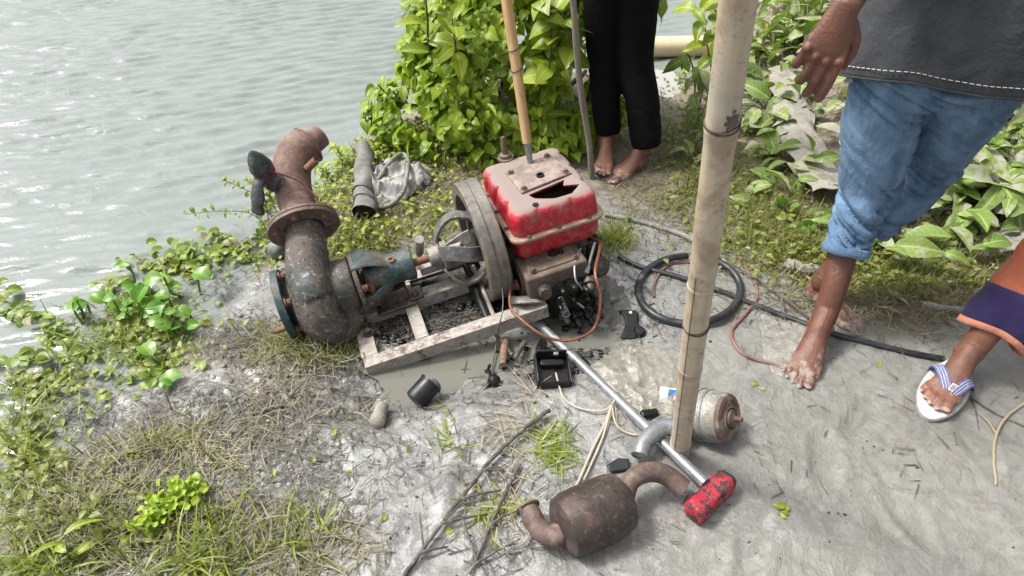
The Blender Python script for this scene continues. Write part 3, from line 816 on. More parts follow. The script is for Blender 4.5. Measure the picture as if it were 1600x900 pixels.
    b = MB(); b.lathe([(.010, 0), (.010, .0015), (0, .0015)], (-.055, -.135, .0865), (0, 0, 1), 12); P(b, 'vent_hole', 'oily_black')
    # lifting eye at the back
    b = MB(); b.lathe([(.028, 0), (.028, .006), (.020, .008), (.020, .018), (.011, .022), (.010, .04), (.0085, .075), (.006, .082), (0, .082)], (-.045, .168, .0835), (0, 0, 1), 18)
    P(b, 'lifting_eye', 'block_iron')
    # crankcase and the cylinder block towards the viewer
    b = MB(); b.box((-.012, .0, -.19), (.225, .33, .22)); P(b, 'crankcase', 'block_oily', bevel=.014, segs=3)
    b = MB(); b.box((-.045, -.185, -.185), (.205, .13, .185)); P(b, 'cylinder_block', 'block_iron', bevel=.008, segs=3)
    b = MB(); b.box((-.045, -.185, -.0905), (.16, .09, .006)); P(b, 'block_cover', 'block_iron', bevel=.002)
    for px_, py_ in ((-.115, -.145), (.025, -.145), (-.115, -.222), (.025, -.222)):
        b = MB(); hexbolt(b, (px_, py_, -.0875), (0, 0, 1), .007, .009); P(b, 'bolt', 'block_oily')
    b = MB(); b.lathe([(.026, 0), (.026, .012), (.019, .014), (.019, .035), (.0, .035)], (-.098, -.25, -.150), (-.1, -1, .25), 20); P(b, 'head_plug', 'dark_steel', bevel=.002)
    b = MB(); b.lathe([(.016, 0), (.012, .01), (0, .012)], (-.03, -.175, -.0865), (0, -.1, 1), 9); b.lathe([(.010, 0), (.007, .01), (0, .012)], (-.005, -.18, -.0865), (0, -.1, 1), 9); P(b, 'rocker_hole', 'oily_black')
    # oil-black cavity with valves, springs and pipes
    b = MB(); b.lathe([(.088, -.03), (.090, .0), (.080, .012), (.05, .022), (0, .024)], (-.012, -.245, -.215), (0, -1, .12), 28); P(b, 'cylinder_head', 'oily_black')
    rr = random.Random(3)
    for (x, z, r, l, tilt) in ((-.045, -.145, .012, .05, .2), (-.012, -.150, .014, .055, .35), (.022, -.165, .012, .05, .1), (.05, -.16, .017, .045, -.2), (-.06, -.20, .011, .055, .1), (-.02, -.205, .009, .075, .0),
                              (.018, -.215, .013, .05, .3), (.052, -.225, .011, .06, -.1), (-.05, -.26, .014, .05, -.3), (-.012, -.275, .015, .065, -.35), (.03, -.28, .013, .075, -.5), (.062, -.275, .010, .06, -.4)):
        b = MB(); d = Vector((rr.uniform(-.3, .3), -1, tilt)).normalized(); o = Vector((x, -.262, z))
        b.lathe([(r, 0), (r, l * .3), (r * 1.35, l * .3), (r * 1.35, l * .5), (r * .8, l * .52), (r * .8, l * .85), (r * .5, l), (0, l)], o, d, 10); P(b, 'fitting', 'oily_black' if rr.random() < .75 else 'dark_steel')
    b = MB(); pts = []
    for k in range(64):
        a = k * 2 * math.pi / 9; pts.append((-.055 + .011 * math.cos(a), -.27 - k * .0008, -.195 + .011 * math.sin(a) - k * .0004))
    b.tube(pts, .0022, 5); P(b, 'valve_spring', 'galvanised')
    # high pressure pipes
    b = MB(); b.tube(bez([(.06, -.19, -.09), (.02, -.235, -.095), (-.002, -.285, -.12), (.012, -.30, -.155)], 8), .0032, 7); P(b, 'fuel_pipe', 'galvanised')
    b = MB(); b.tube([(.105, -.20, -.075), (.055, -.25, -.125)], .0045, 8); b.lathe([(.009, -.012), (.009, .012)], (.052, -.252, -.127), (-.5, -.5, -.5), 6); P(b, 'fuel_pipe', 'galvanised')
    b = MB(); b.tube(bez([(-.147, -.14, -.105), (-.15, -.2, -.14), (-.152, -.21, -.19), (-.147, -.19, -.24)], 6), .004, 6); P(b, 'fuel_pipe', 'dark_steel')
    # right side: dark auxiliary housings
    b = MB(); b.box((.115, -.10, -.17), (.06, .14, .15)); P(b, 'fuel_pump', 'oily_black', bevel=.012)
    b = MB(); b.lathe([(.035, 0), (.038, .02), (.03, .035), (0, .04)], (.118, -.17, -.2), (.4, -1, .3), 14); P(b, 'pump_cover', 'dark_steel')
    b = MB(); b.lathe([(.02, 0), (.02, .03), (.012, .04), (0, .04)], (.10, -.12, -.105), (0, 0, 1), 12); P(b, 'filler_neck', 'galvanised')
    # foot lug of the block, bent sheet
    b = MB(); pts = bez([(-.20, -.21, -.19), (-.18, -.25, -.165), (-.12, -.26, -.18), (-.10, -.25, -.21), (-.15, -.255, -.215), (-.20, -.235, -.20)], 6)
    for dz in (0,): b.tube(pts, (.004, .022) if False else .0045, 6)
    rings = [];
    for p in pts: rings.append([p + Vector((0, .03, -.004)), p + Vector((0, -.012, .004)), p + Vector((0, -.012, -.002)), p + Vector((0, .03, -.009))])
    b.loft(rings); P(b, 'mounting_lug', 'frame_steel')
    b = MB(); hexbolt(b, (-.158, -.17, -.17), (-1, 0, 0), .012, .035); hexbolt(b, (-.158, -.15, -.19), (-1, 0, 0), .010, .03); P(b, 'stud', 'rust_orange')
    # flywheel: heavy rim, thin web, hub
    b = MB(); R0 = .205
    b.lathe([(.165, -.036), (R0 - .004, -.036), (R0, -.031), (R0, -.006), (R0 - .004, -.002), (R0 - .004, .004), (R0, .008), (R0, .030), (R0 - .004, .034), (.165, .034)], (-.212, 0, -.085), (1, 0, 0), 72, closed=True)
    fw = P(b, 'flywheel', 'flywheel_iron', angle=30)
    b = MB(); b.lathe([(.17, .012), (.17, .024), (.03, .026), (.03, .010)], (-.212, 0, -.085), (1, 0, 0), 40, closed=True); b.v = [(x, y, z - BASE) for x, y, z in b.v]
    b.build('web', 'oily_black', fw)
    b = MB(); b.lathe([(.04, -.03), (.04, .05), (0, .05)], (-.212, 0, -.085), (1, 0, 0), 24); b.v = [(x, y, z - BASE) for x, y, z in b.v]
    b.build('hub', 'dark_steel', fw)
    b = MB(); b.lathe([(.05, .0), (.05, .09)], (-.20, 0, -.085), (1, 0, 0), 20); P(b, 'crank_boss', 'dark_steel')
    return t
eng()

# ------------------------------------------------------------------ steel base frame
fr = thing('base_frame', 'mud caked angle iron base frame under the pump, half sunk in puddle', 'frame', EL(-.4, -.1, -.25), ERZ)
def F(mb, name, m='frame_steel', **k):
    o = Vector((-.4, -.1, -.25)); mb.v = [tuple(Vector(p) - o) for p in mb.v]
    return mb.build(name, m, fr, **k)
def angle_iron(p0, p1, w, h, th, side, name):
    """L section: flat top flange and a hanging web on one side."""
    b = MB(); p0 = Vector(p0); p1 = Vector(p1); d = (p1 - p0).normalized(); s = d.cross(Vector((0, 0, 1))) * side
    b.bar(p0, p1, w, th); off = s * (w / 2 - th / 2) - Vector((0, 0, h / 2 + th / 2 - .0005))
    b.bar(p0 + off, p1 + off, th - .0008, h)
    return F(b, name, bevel=.0015)
angle_iron((-.690, -.252, -.20), (-.10, -.262, -.196), .044, .042, .006, 1, 'front_rail')
angle_iron((-.690, .075, -.20), (-.10, .065, -.196), .044, .042, .006, -1, 'rear_rail')
angle_iron((-.668, -.229, -.2015), (-.668, .052, -.2015), .05, .05, .007, 1, 'end_bar')
angle_iron((-.500, -.229, -.2012), (-.500, .052, -.2012), .042, .035, .006, 1, 'cross_bar')
angle_iron((-.66, -.035, -.193), (-.30, -.035, -.193), .05, .04, .006, 1, 'pump_rail')
b = MB(); b.tube([(-.285, -.22, -.235), (-.275, .10, -.20)], .013, 12); F(b, 'tie_rod', 'black_plastic')
b = MB(); b.tube([(-.262, -.22, -.240), (-.253, .05, -.215)], .008, 10); F(b, 'tie_rod', 'frame_steel')
b = MB(); b.bar((-.41, .115, -.185), (-.28, .03, -.12), .05, .035); F(b, 'coupling_guard', 'frame_steel', bevel=.004)
b = MB(); b.box((-.35, .02, -.135), (.17, .05, .03)); F(b, 'bearing_rail', 'frame_steel', bevel=.003)
b = MB(); b.tube([(-.41, .20, -.21), (-.40, .13, -.10)], .016, 10); F(b, 'rear_post', 'frame_steel')
for p in ((-.655, -.10, -.197), (-.655, -.135, -.197), (-.475, -.045, -.189)):
    b = MB(); hexbolt(b, p, (0, 0, 1), .011, .018); F(b, 'bolt', 'dark_steel')
b = MB(); b.box((-.478, -.035, -.184), (.055, .06, .012)); F(b, 'clamp_plate', 'dark_steel', bevel=.003)

# ------------------------------------------------------------------ centrifugal pump
pu = thing('water_pump', 'rusty green centrifugal water pump with tall elbow outlet and big flanges', 'pump', EL(-.78, 0, -.24), ERZ)
PO = Vector((-.78, 0, -.24)); SZ = -.085
def Q(mb, name, m, parent=None, **k):
    mb.v = [tuple(Vector(p) - PO) for p in mb.v]
    return mb.build(name, m, parent or pu, **k)
# volute: a swelling ring round the shaft that turns up into the outlet neck
b = MB(); pts = []; rad = []
SX = -.765
for k in range(0, 33):
    q = k / 32; a = R_(150 - 330 * (1 - q) + 0)   # winds round the shaft and leaves upwards
    Rm = .070 + .022 * q; r = .034 + .024 * q
    pts.append((SX - .0 , -.0 + Rm * math.cos(a), SZ + Rm * math.sin(a))); rad.append(r)
body = MB()
body.tube(pts, rad, 20)
body.lathe([(.075, -.05), (.085, -.02), (.088, .03), (.086, .09), (.084, .122), (0, .124)], (SX, -.008, SZ), (1, 0, 0), 36)
# the neck: down from the flange, sweeping under the shaft like a bent pipe
neck = bez([(-.737, .125, .092), (-.748, .06, .05), (-.765, .0, .005), (-.775, -.06, -.05), (-.772, -.095, -.105), (-.750, -.098, -.155), (-.715, -.075, -.180), (-.685, -.045, -.165)], 7)
nr = [.056 + .014 * math.sin(math.pi * min(1, k / (len(neck) - 1) * 1.15)) for k in range(len(neck))]
body.tube(neck, nr, 26)
vol = fuse(body, 'volute', ['pump_green'], None, voxel=.006, smooth_it=8)
vol.data.transform(Matrix.Translation(-PO)); vol.parent = pu
b = MB(); b.lathe([(.100, 0), (.100, .014), (.05, .014), (.05, 0)], (-.64, -.01, SZ), (1, 0, 0), 40, closed=True); Q(b, 'casing_cover', 'pump_green', bevel=.002)
for k in range(8):
    a = 2 * math.pi * (k + .5) / 8; b = MB(); hexbolt(b, (-.624, -.01 + .088 * math.cos(a), SZ + .088 * math.sin(a)), (1, 0, 0), .008, .016); Q(b, 'stud', 'rust_orange')
# suction branch and flange on the left
b = MB(); b.lathe([(.072, .07), (.066, .03), (.064, -.03), (.06, -.045)], (-.815, -.005, SZ), (1, 0, 0), 28); Q(b, 'suction_branch', 'pump_teal')
b = MB(); b.lathe([(.115, -.010), (.115, .010), (.112, .012), (.06, .012), (.06, -.012), (.112, -.012)], (-.865, -.01, SZ), (1, 0, 0), 48, closed=True); fl = Q(b, 'suction_flange', 'pump_teal', angle=30)
for k in range(6):
    a = 2 * math.pi * (k + .3) / 6; b = MB(); hexbolt(b, (-.852, -.01 + .098 * math.cos(a), SZ + .098 * math.sin(a)), (1, 0, 0), .010, .018); Q(b, 'flange_bolt', 'rust_orange')
b = MB(); b.tube([(-.915, -.105, SZ - .01), (-.86, -.105, SZ - .01)], .008, 8); Q(b, 'flange_bolt', 'rust_orange')
# discharge flanges (two discs bolted face to face)
FC = Vector((-.737, .12, .09)); fax = Vector((.0, .89, .45)).normalized()
b = MB(); b.lathe([(.108, -.013), (.111, -.011), (.111, -.001), (.06, -.001), (.06, -.013)], FC, fax, 56, closed=True); Q(b, 'lower_flange', 'flange_iron', angle=30)
b = MB(); b.lathe([(.106, .002), (.109, .004), (.109, .012), (.106, .014), (.05, .014), (.05, .002)], FC, fax, 56, closed=True); Q(b, 'upper_flange', 'pump_rust', angle=30)
for k in range(6):
    a = 2 * math.pi * (k + .2) / 6; u = fax.orthogonal().normalized(); s = fax.cross(u)
    p = FC + (u * math.cos(a) + s * math.sin(a)) * .088
    b = MB(); hexbolt(b, p + fax * .014, fax, .009, .012); hexbolt(b, p - fax * .013, -fax, .009, .012); Q(b, 'flange_bolt', 'rust_orange')
# rusty outlet pipe and elbow above the flanges
pipe = MB()
pp = bez([FC, FC + fax * .07, FC + fax * .14, (-.722, .30, .192), (-.695, .345, .216), (-.650, .372, .224)], 7)
pipe.tube(pp, [.055 + .009 * k / len(pp) for k in range(len(pp))], 28)
Q(pipe, 'outlet_pipe', 'pump_rust')
b = MB(); d = Vector((.040, .022, .006)).normalized()
b.lathe([(.0655, 0), (.0655, .006), (.052, .010), (.042, .02), (.038, .06), (.030, .06), (.030, .012), (0, .012)], pp[-1] - d * .004, d, 28); Q(b, 'outlet_end', 'pump_rust')
b = MB(); b.lathe([(.013, 0), (.013, .042), (.009, .043), (.009, .02), (0, .02)], (-.675, .26, .20), (.9, .0, .5), 14); Q(b, 'side_nipple', 'rust_orange')
b = MB(); b.lathe([(.027, -.02), (.027, .05), (.023, .051), (.023, .03), (0, .03)], (-.765, .235, .195), (-.78, -.1, .62), 18); Q(b, 'branch_stub', 'flange_iron')
# bearing bracket: yoke arms and the barrel housing
for pts_, w_ in (([(-.640, -.01, SZ + .088), (-.605, -.01, SZ + .086), (-.565, -.008, SZ + .070), (-.535, -.006, SZ + .046)], .052), ([(-.640, -.01, SZ - .088), (-.605, -.01, SZ - .086), (-.565, -.008, SZ - .070), (-.535, -.006, SZ - .046)], .05)):
    b = MB(); P_ = bez(pts_, 6); b.tube(P_, [(w_ - .016 * k / len(P_), .0095) for k in range(len(P_))], 16); Q(b, 'yoke_arm', 'pump_teal')
b = MB(); P_ = bez([(-.640, -.085, SZ - .03), (-.60, -.082, SZ - .03), (-.56, -.06, SZ - .02), (-.535, -.045, SZ - .015)], 6); b.tube(P_, [(.010, .022 - .006 * k / len(P_)) for k in range(len(P_))], 14); Q(b, 'yoke_arm', 'pump_teal')
b = MB(); b.lathe([(.0, -.085), (.048, -.085), (.056, -.07), (.054, -.02), (.050, .04), (.054, .05), (.054, .072), (.040, .076), (.016, .076), (0, .076)], (-.525, -.005, SZ + .004), (1, 0, 0), 32); Q(b, 'bearing_housing', 'pump_teal')
b = MB(); b.lathe([(.012, 0), (.012, .006), (.006, .006), (.006, .001), (0, .001)], (-.515, -.022, SZ + .052), (0, -.3, 1), 12); Q(b, 'grease_hole', 'rust_orange')
b = MB(); b.lathe([(.030, 0), (.030, .004), (.025, .0045), (.024, .003), (0, .003)], (-.562, -.052, SZ - .012), (0, -1, .25), 20); Q(b, 'cast_badge', 'pump_teal')
b = MB(); b.box((-.545, -.02, SZ - .078), (.10, .07, .06)); b.box((-.545, -.03, SZ - .105), (.13, .10, .012)); Q(b, 'pump_foot', 'dark_steel', bevel=.004)
b = MB(); b.lathe([(.018, 0), (.018, .03), (.026, .03), (.026, .042), (.018, .043), (.018, .07), (.023, .07), (.023, .082), (.016, .083)], (-.645, -.005, SZ), (1, 0, 0), 18); Q(b, 'gland', 'rust_orange')
b = MB(); b.tube([(-.60, -.06, SZ + .02), (-.60, -.06, SZ - .07)], .012, 10); Q(b, 'gland_stud', 'rust_orange')
b = MB(); b.lathe([(.013, 0), (.013, .07), (.019, .07), (.019, .085), (.013, .086), (.013, .11)], (-.46, -.005, SZ), (1, 0, 0), 14); Q(b, 'shaft', 'rust_orange')
# coupling: hub and three broad curved straps reaching out to the flywheel
b = MB(); b.lathe([(.02, -.02), (.03, -.018), (.034, .0), (.034, .02), (.055, .024), (.055, .036), (0, .036)], (-.378, -.005, SZ), (1, 0, 0), 20); Q(b, 'coupling_hub', 'coupling_iron')
def strap(name, a0, swing, mat, w=.040, R1=.115, x0=-.35, x1=-.244):
    """A flat strap that leaves the hub, bulges outward and lands on the flywheel rim."""
    b = MB(); rings = []; th = .009
    for q in np.linspace(0, 1, 22):
        a = R_(a0 + swing * q)
        rr = .045 + (R1 - .045) * math.sin(min(1, q * 1.25) * math.pi / 2)
        x = x0 + (x1 - x0) * (q ** 1.3)
        o = Vector((0, math.cos(a), math.sin(a))); tn = Vector((0, -math.sin(a), math.cos(a)))
        c = Vector((x, -.005, SZ)) + o * rr
        wv = (Vector((1, 0, 0)) * .75 + o * .3 * (1 - q) - tn * .0).normalized() * w / 2
        nv = (o - Vector((1, 0, 0)) * .35 * (1 - q)).normalized() * th / 2
        rings.append([c - wv - nv, c + wv - nv, c + wv + nv, c - wv + nv])
    b.loft(rings); return Q(b, name, mat, bevel=.0015)
def stave(a, mat, w=.046, swirl=24):
    b = MB(); rings = []
    for q in np.linspace(0, 1, 20):
        aa = R_(a + swirl * q); x = -.362 + .150 * q; rr = .048 + .072 * math.sin(math.pi * min(1.0, q * .78) ** .8) + .004 * q
        o = Vector((0, math.cos(aa), math.sin(aa))); tn = Vector((0, -math.sin(aa), math.cos(aa))); c = Vector((x, -.005, SZ)) + o * rr
        wv = tn * w / 2; nv = (o * .8 - Vector((1, 0, 0)) * .5 * math.cos(math.pi * q * .8)).normalized() * .0055
        rings.append([c - wv - nv, c + wv - nv, c + wv + nv, c - wv + nv])
    b.loft(rings); return Q(b, 'coupling_strap', mat, bevel=.0018)
stave(70, 'belt_rubber'); stave(142, 'belt_rubber', .05); stave(236, 'coupling_iron', .05); stave(318, 'coupling_iron')
b = MB(); b.lathe([(.098, .028), (.112, .028), (.112, .046), (.098, .046)], (-.262, -.005, SZ), (1, 0, 0), 48, closed=True); Q(b, 'coupling_ring', 'belt_rubber', bevel=.002)
# ------------------------------------------------------------------ loose things on the mud
def obj_at(name, label, cat, p, group=None): return thing(name, label, cat, p, group=group)
def rel(mb, o):
    mb.v = [tuple(Vector(p) - Vector(o)) for p in mb.v]; return mb
def noisy_mesh(me, amp, sc, seed=0):
    n = len(me.vertices); co = np.empty(n * 3); me.vertices.foreach_get('co', co); co = co.reshape(-1, 3)
    no = np.empty(n * 3); me.vertex_normals.foreach_get('vector', no); no = no.reshape(-1, 3)
    d = (fbm(co[:, 0] * sc + co[:, 2] * sc * .7, co[:, 1] * sc - co[:, 2] * sc * .5, seed, 4) - .5) * 2 * amp
    co = co + no * d[:, None]; me.vertices.foreach_set('co', co.ravel()); me.update()

# big bamboo pole, standing in the mud near the camera
def bamboo_pole(name, label, p0, p1, r0, r1, nodes, mat, wires=(), seg=28):
    p0 = Vector(p0); p1 = Vector(p1); L = (p1 - p0).length; ax = (p1 - p0).normalized()
    q = Vector((0, 0, 1)).rotation_difference(ax)
    t = thing(name, label, 'bamboo pole', p0, q.to_matrix())
    prof = []
    hs_ = sorted(set([0, L] + [h + d for h in nodes for d in (-.030, -.009, -.005, -.002, .001, .004, .012, .03) if 0 < h + d < L] + list(np.linspace(0, L, 30))))
    for h in hs_:
        r = r0 + (r1 - r0) * h / L
        for nd in nodes:
            d = h - nd
            r *= 1 + .055 * math.exp(-((d + .004) / .006) ** 2) + .03 * math.exp(-(d / .022) ** 2) - .05 * math.exp(-((d - .001) / .002) ** 2)
        prof.append((r, h))
    b = MB(); b.lathe(prof, seg=seg)
    c = b.build('culm', mat, t); noisy_mesh(c.data, r0 * .035, 14, 3)
    for h in wires:
        b = MB(); r = r0 + (r1 - r0) * h / L
        for k, dz in enumerate((0, .004)):
            b.tube([((r + .0015) * math.cos(a), (r + .0015) * math.sin(a), h + dz + .004 * math.sin(a + k)) for a in np.linspace(0, 2 * math.pi, 25)], .0014, 5, caps=False)
        b.build('binding_wire', 'dark_steel', t)
    return t, L, q
pb = Gh(1063, 706); pb.z -= .03
pt = V(1156, -20, 0.80); pt = pb + (pt - pb) * 1.35
def pole_h(py):
    """Height along the pole of the point seen at image row py."""
    lo, hi = 0.0, 1.0
    for _ in range(40):
        m = (lo + hi) / 2; p = pb.lerp(pt, m); zz = p.z - CAMH
        y = 450 - FPX * (p.y * math.sin(PITCH) + zz * math.cos(PITCH)) / (p.y * math.cos(PITCH) - zz * math.sin(PITCH))
        lo, hi = (m, hi) if y > py else (lo, m)
    return lo * (pt - pb).length
NODES = [pole_h(y) for y in (690, 572, 443, 196, -90)]
bp, LB, qB = bamboo_pole('bamboo_pole', 'thick pale bamboo pole standing upright in the mud in front of everyone', pb, pt, .0245, .0218, NODES, 'bamboo_pale', wires=(pole_h(193), pole_h(508)))
# dark wet stain and long splits on the pole
def pole_patch(h0, h1, a0, a1, mat, name, rr):
    b = MB(); n = 26; vs = []; fs = []
    for i in range(n):
        for j in range(n):
            u = i / (n - 1); w = j / (n - 1); h = h0 + (h1 - h0) * u; a = a0 + (a1 - a0) * w
            e = min(u, 1 - u, w, 1 - w)
            r = (.0245 + (.0218 - .0245) * h / LB) * 1.036 + .0002
            vs.append((r * math.cos(a), r * math.sin(a), h))
    for i in range(n - 1):
        for j in range(n - 1):
            u = (i + .5) / n - .5; w = (j + .5) / n - .5
            if math.hypot(u, w) + .12 * math.sin(7 * math.atan2(u, w) + rr) < .47: fs.append((i * n + j, i * n + j + 1, i * n + n + j + 1, i * n + n + j))
    b.add(vs, fs); return b.build(name, mat, bp)
pole_patch(pole_h(190), pole_h(166), -1.75, -.75, 'bamboo_stain', 'wet_stain', 1.0); pole_patch(pole_h(164), pole_h(158), -1.35, -1.1, 'bamboo_stain', 'wet_stain', 2.0)
b = MB()
r_ = .0250 * 1.035
b.tube([(r_ * (1 + .012 * h) * math.cos(a), r_ * (1 + .012 * h) * math.sin(a), h) for h, a in zip(np.linspace(.05, pole_h(420), 20), np.linspace(-2.35, -2.25, 20))], .0009, 4)
b.build('split_line', 'hammer_black', bp)

# thin bamboo handle with a steel socket, rammed into the engine's broken cover
s0 = EL(.013, .085, .088); s1 = V(790, -10, (s0.y + .12)); s1 = s0 + (s1 - s0) * 1.4
ax = (s1 - s0).normalized(); q = Vector((0, 0, 1)).rotation_difference(ax); LS = (s1 - s0).length
t = thing('digging_tool', 'yellow bamboo handle with steel socket standing on the red engine hopper', 'tool', s0, q.to_matrix())
b = MB(); b.lathe([(.009, 0), (.0105, .03), (.0125, .08), (.0105, .08), (0, .079)], seg=10); b.build('socket', 'galvanised', t, angle=20)
b = MB(); nd = [.30, .36, .72]
b.lathe([((.0152 + .0025 * h / LS) * (1 + .06 * sum(math.exp(-((h - x) / .008) ** 2) for x in nd)), h) for h in np.linspace(.072, LS, 60)], seg=16); c = b.build('culm', 'stick_pale', t); noisy_mesh(c.data, .0012, 20, 5)
for h in (.30, .36):
    b = MB(); b.tube([(.0172 * math.cos(a), .0172 * math.sin(a), h + .004 * math.sin(a * 1.1)) for a in np.linspace(0, 4 * math.pi, 33)], .0014, 5)
    if h == .36: pass
    b.build('binding_wire', 'dark_steel', t)
b = MB(); b.tube(bez([(-.017, 0, .30), (-.045, .0, .315), (-.055, .01, .28), (-.06, .0, .245)], 6), .0014, 5); b.build('wire_tail', 'dark_steel', t)

# grey stick beside the black trousers
p0 = Gh(925, 279); p1 = V(892, -10, p0.y - .02); p1 = p0 + (p1 - p0) * 1.35
t_pts = [p0.lerp(p1, k / 12) + Vector((math.sin(k * .9) * .005, 0, 0)) for k in range(13)]
b = MB(); b.tube([p - p0 for p in t_pts], [.0125 + .001 * math.sin(k * 2.1) for k in range(13)], 10)
o = b.build('wooden_stick', 'stick_grey'); o.location = p0; noisy_mesh(o.data, .0012, 30)
tag(o, 'thin grey wooden stick held upright beside the black trousers', 'stick')

# sledgehammer: galvanised pipe handle, red head
h0 = Gh(836, 513); h0.z += .035; h1 = Gh(1096, 752, .04); h1.z += .045
hd = (h1 - h0).normalized()
t = thing('sledgehammer', 'sledgehammer with grey pipe handle and chipped red head lying on the mud', 'hammer', (h1.x, h1.y, hz(h1.x, h1.y)))
o = t.location
b = MB(); b.tube([h0 - o, h1 + hd * .012 - o], [.0135, .0145], 18); b.build('handle', 'galvanised', t)
b = MB(); b.tube([h0 - hd * .001 - o, h0 + hd * .004 - o], [.0105, .0105], 14); b.build('handle_bore', 'oily_black', t)
side = hd.cross(Vector((0, 0, 1))).normalized(); up = side.cross(hd)
ha = (G(1140, 745, .05) - G(1085, 800, .05)).normalized(); hu = hd.cross(ha).normalized(); hu = hu if hu.z > 0 else -hu
hc = (G(1110, 774, .03)); hc.z = hz(hc.x, hc.y) + .030
def octo(c, ax, u, prof):
    s = ax.cross(u); rings = []
    for h, w, hh, ch in prof:
        rings.append([c + ax * h + s * x + u * y for x, y in ((w, hh - ch), (w - ch, hh), (-w + ch, hh), (-w, hh - ch), (-w, -hh + ch), (-w + ch, -hh), (w - ch, -hh), (w, -hh + ch))])
    return rings
ha = (ha - hu * ha.dot(hu)).normalized()
b = MB(); b.loft([[p - o for p in r] for r in octo(hc, ha, hu, [(-.070, .021, .021, .008), (-.066, .026, .026, .009), (-.030, .027, .027, .010), (-.022, .024, .024, .006), (.022, .024, .024, .006), (.030, .027, .027, .010), (.064, .026, .026, .009)])])
b.build('head', 'hammer_paint', t, bevel=.0025)
b = MB(); b.loft([[p - o for p in r] for r in octo(hc, ha, hu, [(.0642, .0255, .0255, .009), (.076, .0225, .0225, .009), (.0775, .018, .018, .008)])]); b.build('striking_face', 'hammer_black', t, bevel=.002)

# muffler: barrel with bent inlet and bent tail pipe
m0 = G(878, 808, .06); m1 = G(972, 782, .06)
A0 = G(886, 822, .055); A1 = G(966, 785, .055); ax = (A1 - A0).normalized(); mc = (A0 + A1) / 2
mz = hz(mc.x, mc.y); t = thing('muffler', 'rusty brown exhaust muffler with two curved pipes, lying in wet mud', 'muffler', (mc.x, mc.y, mz))
o = t.location; q = Vector((0, 0, 1)).rotation_difference(ax); Mq = Matrix.Translation(mc - o) @ q.to_matrix().to_4x4()
Lh = .078
b = MB(); b.lathe([(.030, -Lh - .014), (.050, -Lh - .010), (.066, -Lh), (.072, -Lh + .02), (.0735, -.022), (.0735, -.002), (.0748, -.001), (.0748, .003), (.0735, .004), (.0735, .03), (.072, Lh - .02), (.066, Lh), (.050, Lh + .010), (.030, Lh + .014)], M=Mq, seg=40)
c = b.build('barrel', 'muffler_rust', t); noisy_mesh(c.data, .0015, 22, 9)
def P3(px, py, z): p = G(px, py, mz + z); return p - o
b = MB(); e0 = mc - ax * (Lh + .01) - o
pts = bez([e0, P3(868, 838, .05), P3(842, 826, .042), P3(826, 796, .045)], 8)
b.tube(pts, [.024 + .001 * math.sin(k) for k in range(len(pts))], 22, caps=False); dd = (pts[-1] - pts[-2]).normalized()
b.lathe([(.024, 0), (.030, .003), (.030, .007), (.021, .008), (.021, -.03), (0, -.03)], pts[-1], dd, 22); b.build('inlet_pipe', 'muffler_elbow', t)
b = MB(); b.lathe([(.0275, -.003), (.0275, .003)], e0 + ax * .003, ax, 20); b.build('weld_collar', 'galvanised', t)
b = MB(); e1 = mc + ax * (Lh + .008) - o
pts = bez([e1, P3(985, 752, .072), P3(1010, 738, .075), P3(1040, 742, .06), P3(1068, 764, .042)], 8)
b.tube(pts, [.0225 + .003 * k / len(pts) for k in range(len(pts))], 22); c = b.build('tail_pipe', 'muffler_elbow', t)
b = MB(); b.tube([P3(818, 800, .055), P3(810, 792, .06)], .007, 8); b.build('lug', 'dark_steel', t)

# air cleaner: dented canister with a short bent pipe
cA = G(1098, 655, .055); cB = G(1140, 655, .055); ax = Vector((.70, -.52, .48)).normalized(); cc = G(1112, 650, .06)
t = thing('air_cleaner', 'dented grey green air cleaner canister with bent pipe behind bamboo pole', 'air filter', (cc.x, cc.y, hz(cc.x, cc.y)))
o = t.location; q = Vector((0, 0, 1)).rotation_difference(ax); Mq = Matrix.Translation(cc - o) @ q.to_matrix().to_4x4()
b = MB(); b.lathe([(.030, -.058), (.052, -.054), (.064, -.042), (.069, -.030), (.0715, -.028), (.0715, -.022), (.068, -.021), (.067, .02), (.064, .036), (.058, .042), (0, .042)], M=Mq, seg=36); c = b.build('canister', 'canister', t); noisy_mesh(c.data, .002, 20, 4)
b = MB(); b.lathe([(.062, .036), (.064, .042), (.061, .050), (.050, .053), (.044, .050), (.034, .052), (.028, .056), (.026, .050), (0, .048)], M=Mq, seg=36); c = b.build('lid', 'canister_rust', t); noisy_mesh(c.data, .002, 24, 6)
b = MB(); b.lathe([(.020, .048), (.024, .054), (.022, .060), (.012, .062), (.007, .066), (.006, .084), (0, .085)], M=Mq, seg=18); b.build('wing_bolt', 'canister_rust', t)
b = MB(); b.lathe([(.0685, -.006), (.0705, -.004), (.0705, .001), (.0685, .003)], M=Mq, seg=36); b.build('clamp_band', 'galvanised', t)
vs = []; b = MB()
for a in np.linspace(1.7, 2.25, 6):
    for h in (.0, .028): vs.append((.0697 * math.cos(a), .0697 * math.sin(a), h))
b = MB(); e0 = cc - ax * .045 - o
def P4(px, py, z): return G(px, py, o.z + z) - o
pts = bez([e0 + ax * .01, P4(1068, 668, .05), P4(1035, 668, .05), P4(1008, 690, .045), P4(1000, 712, .036)], 7)
b.tube(pts, [.024 - .002 * k / len(pts) for k in range(len(pts))], 22, caps=False); dd = (pts[-1] - pts[-2]).normalized()
b.lathe([(.022, 0), (.023, .002), (.019, .003), (.018, -.04), (0, -.04)], pts[-1], dd, 22); b.build('intake_pipe', 'galvanised', t)
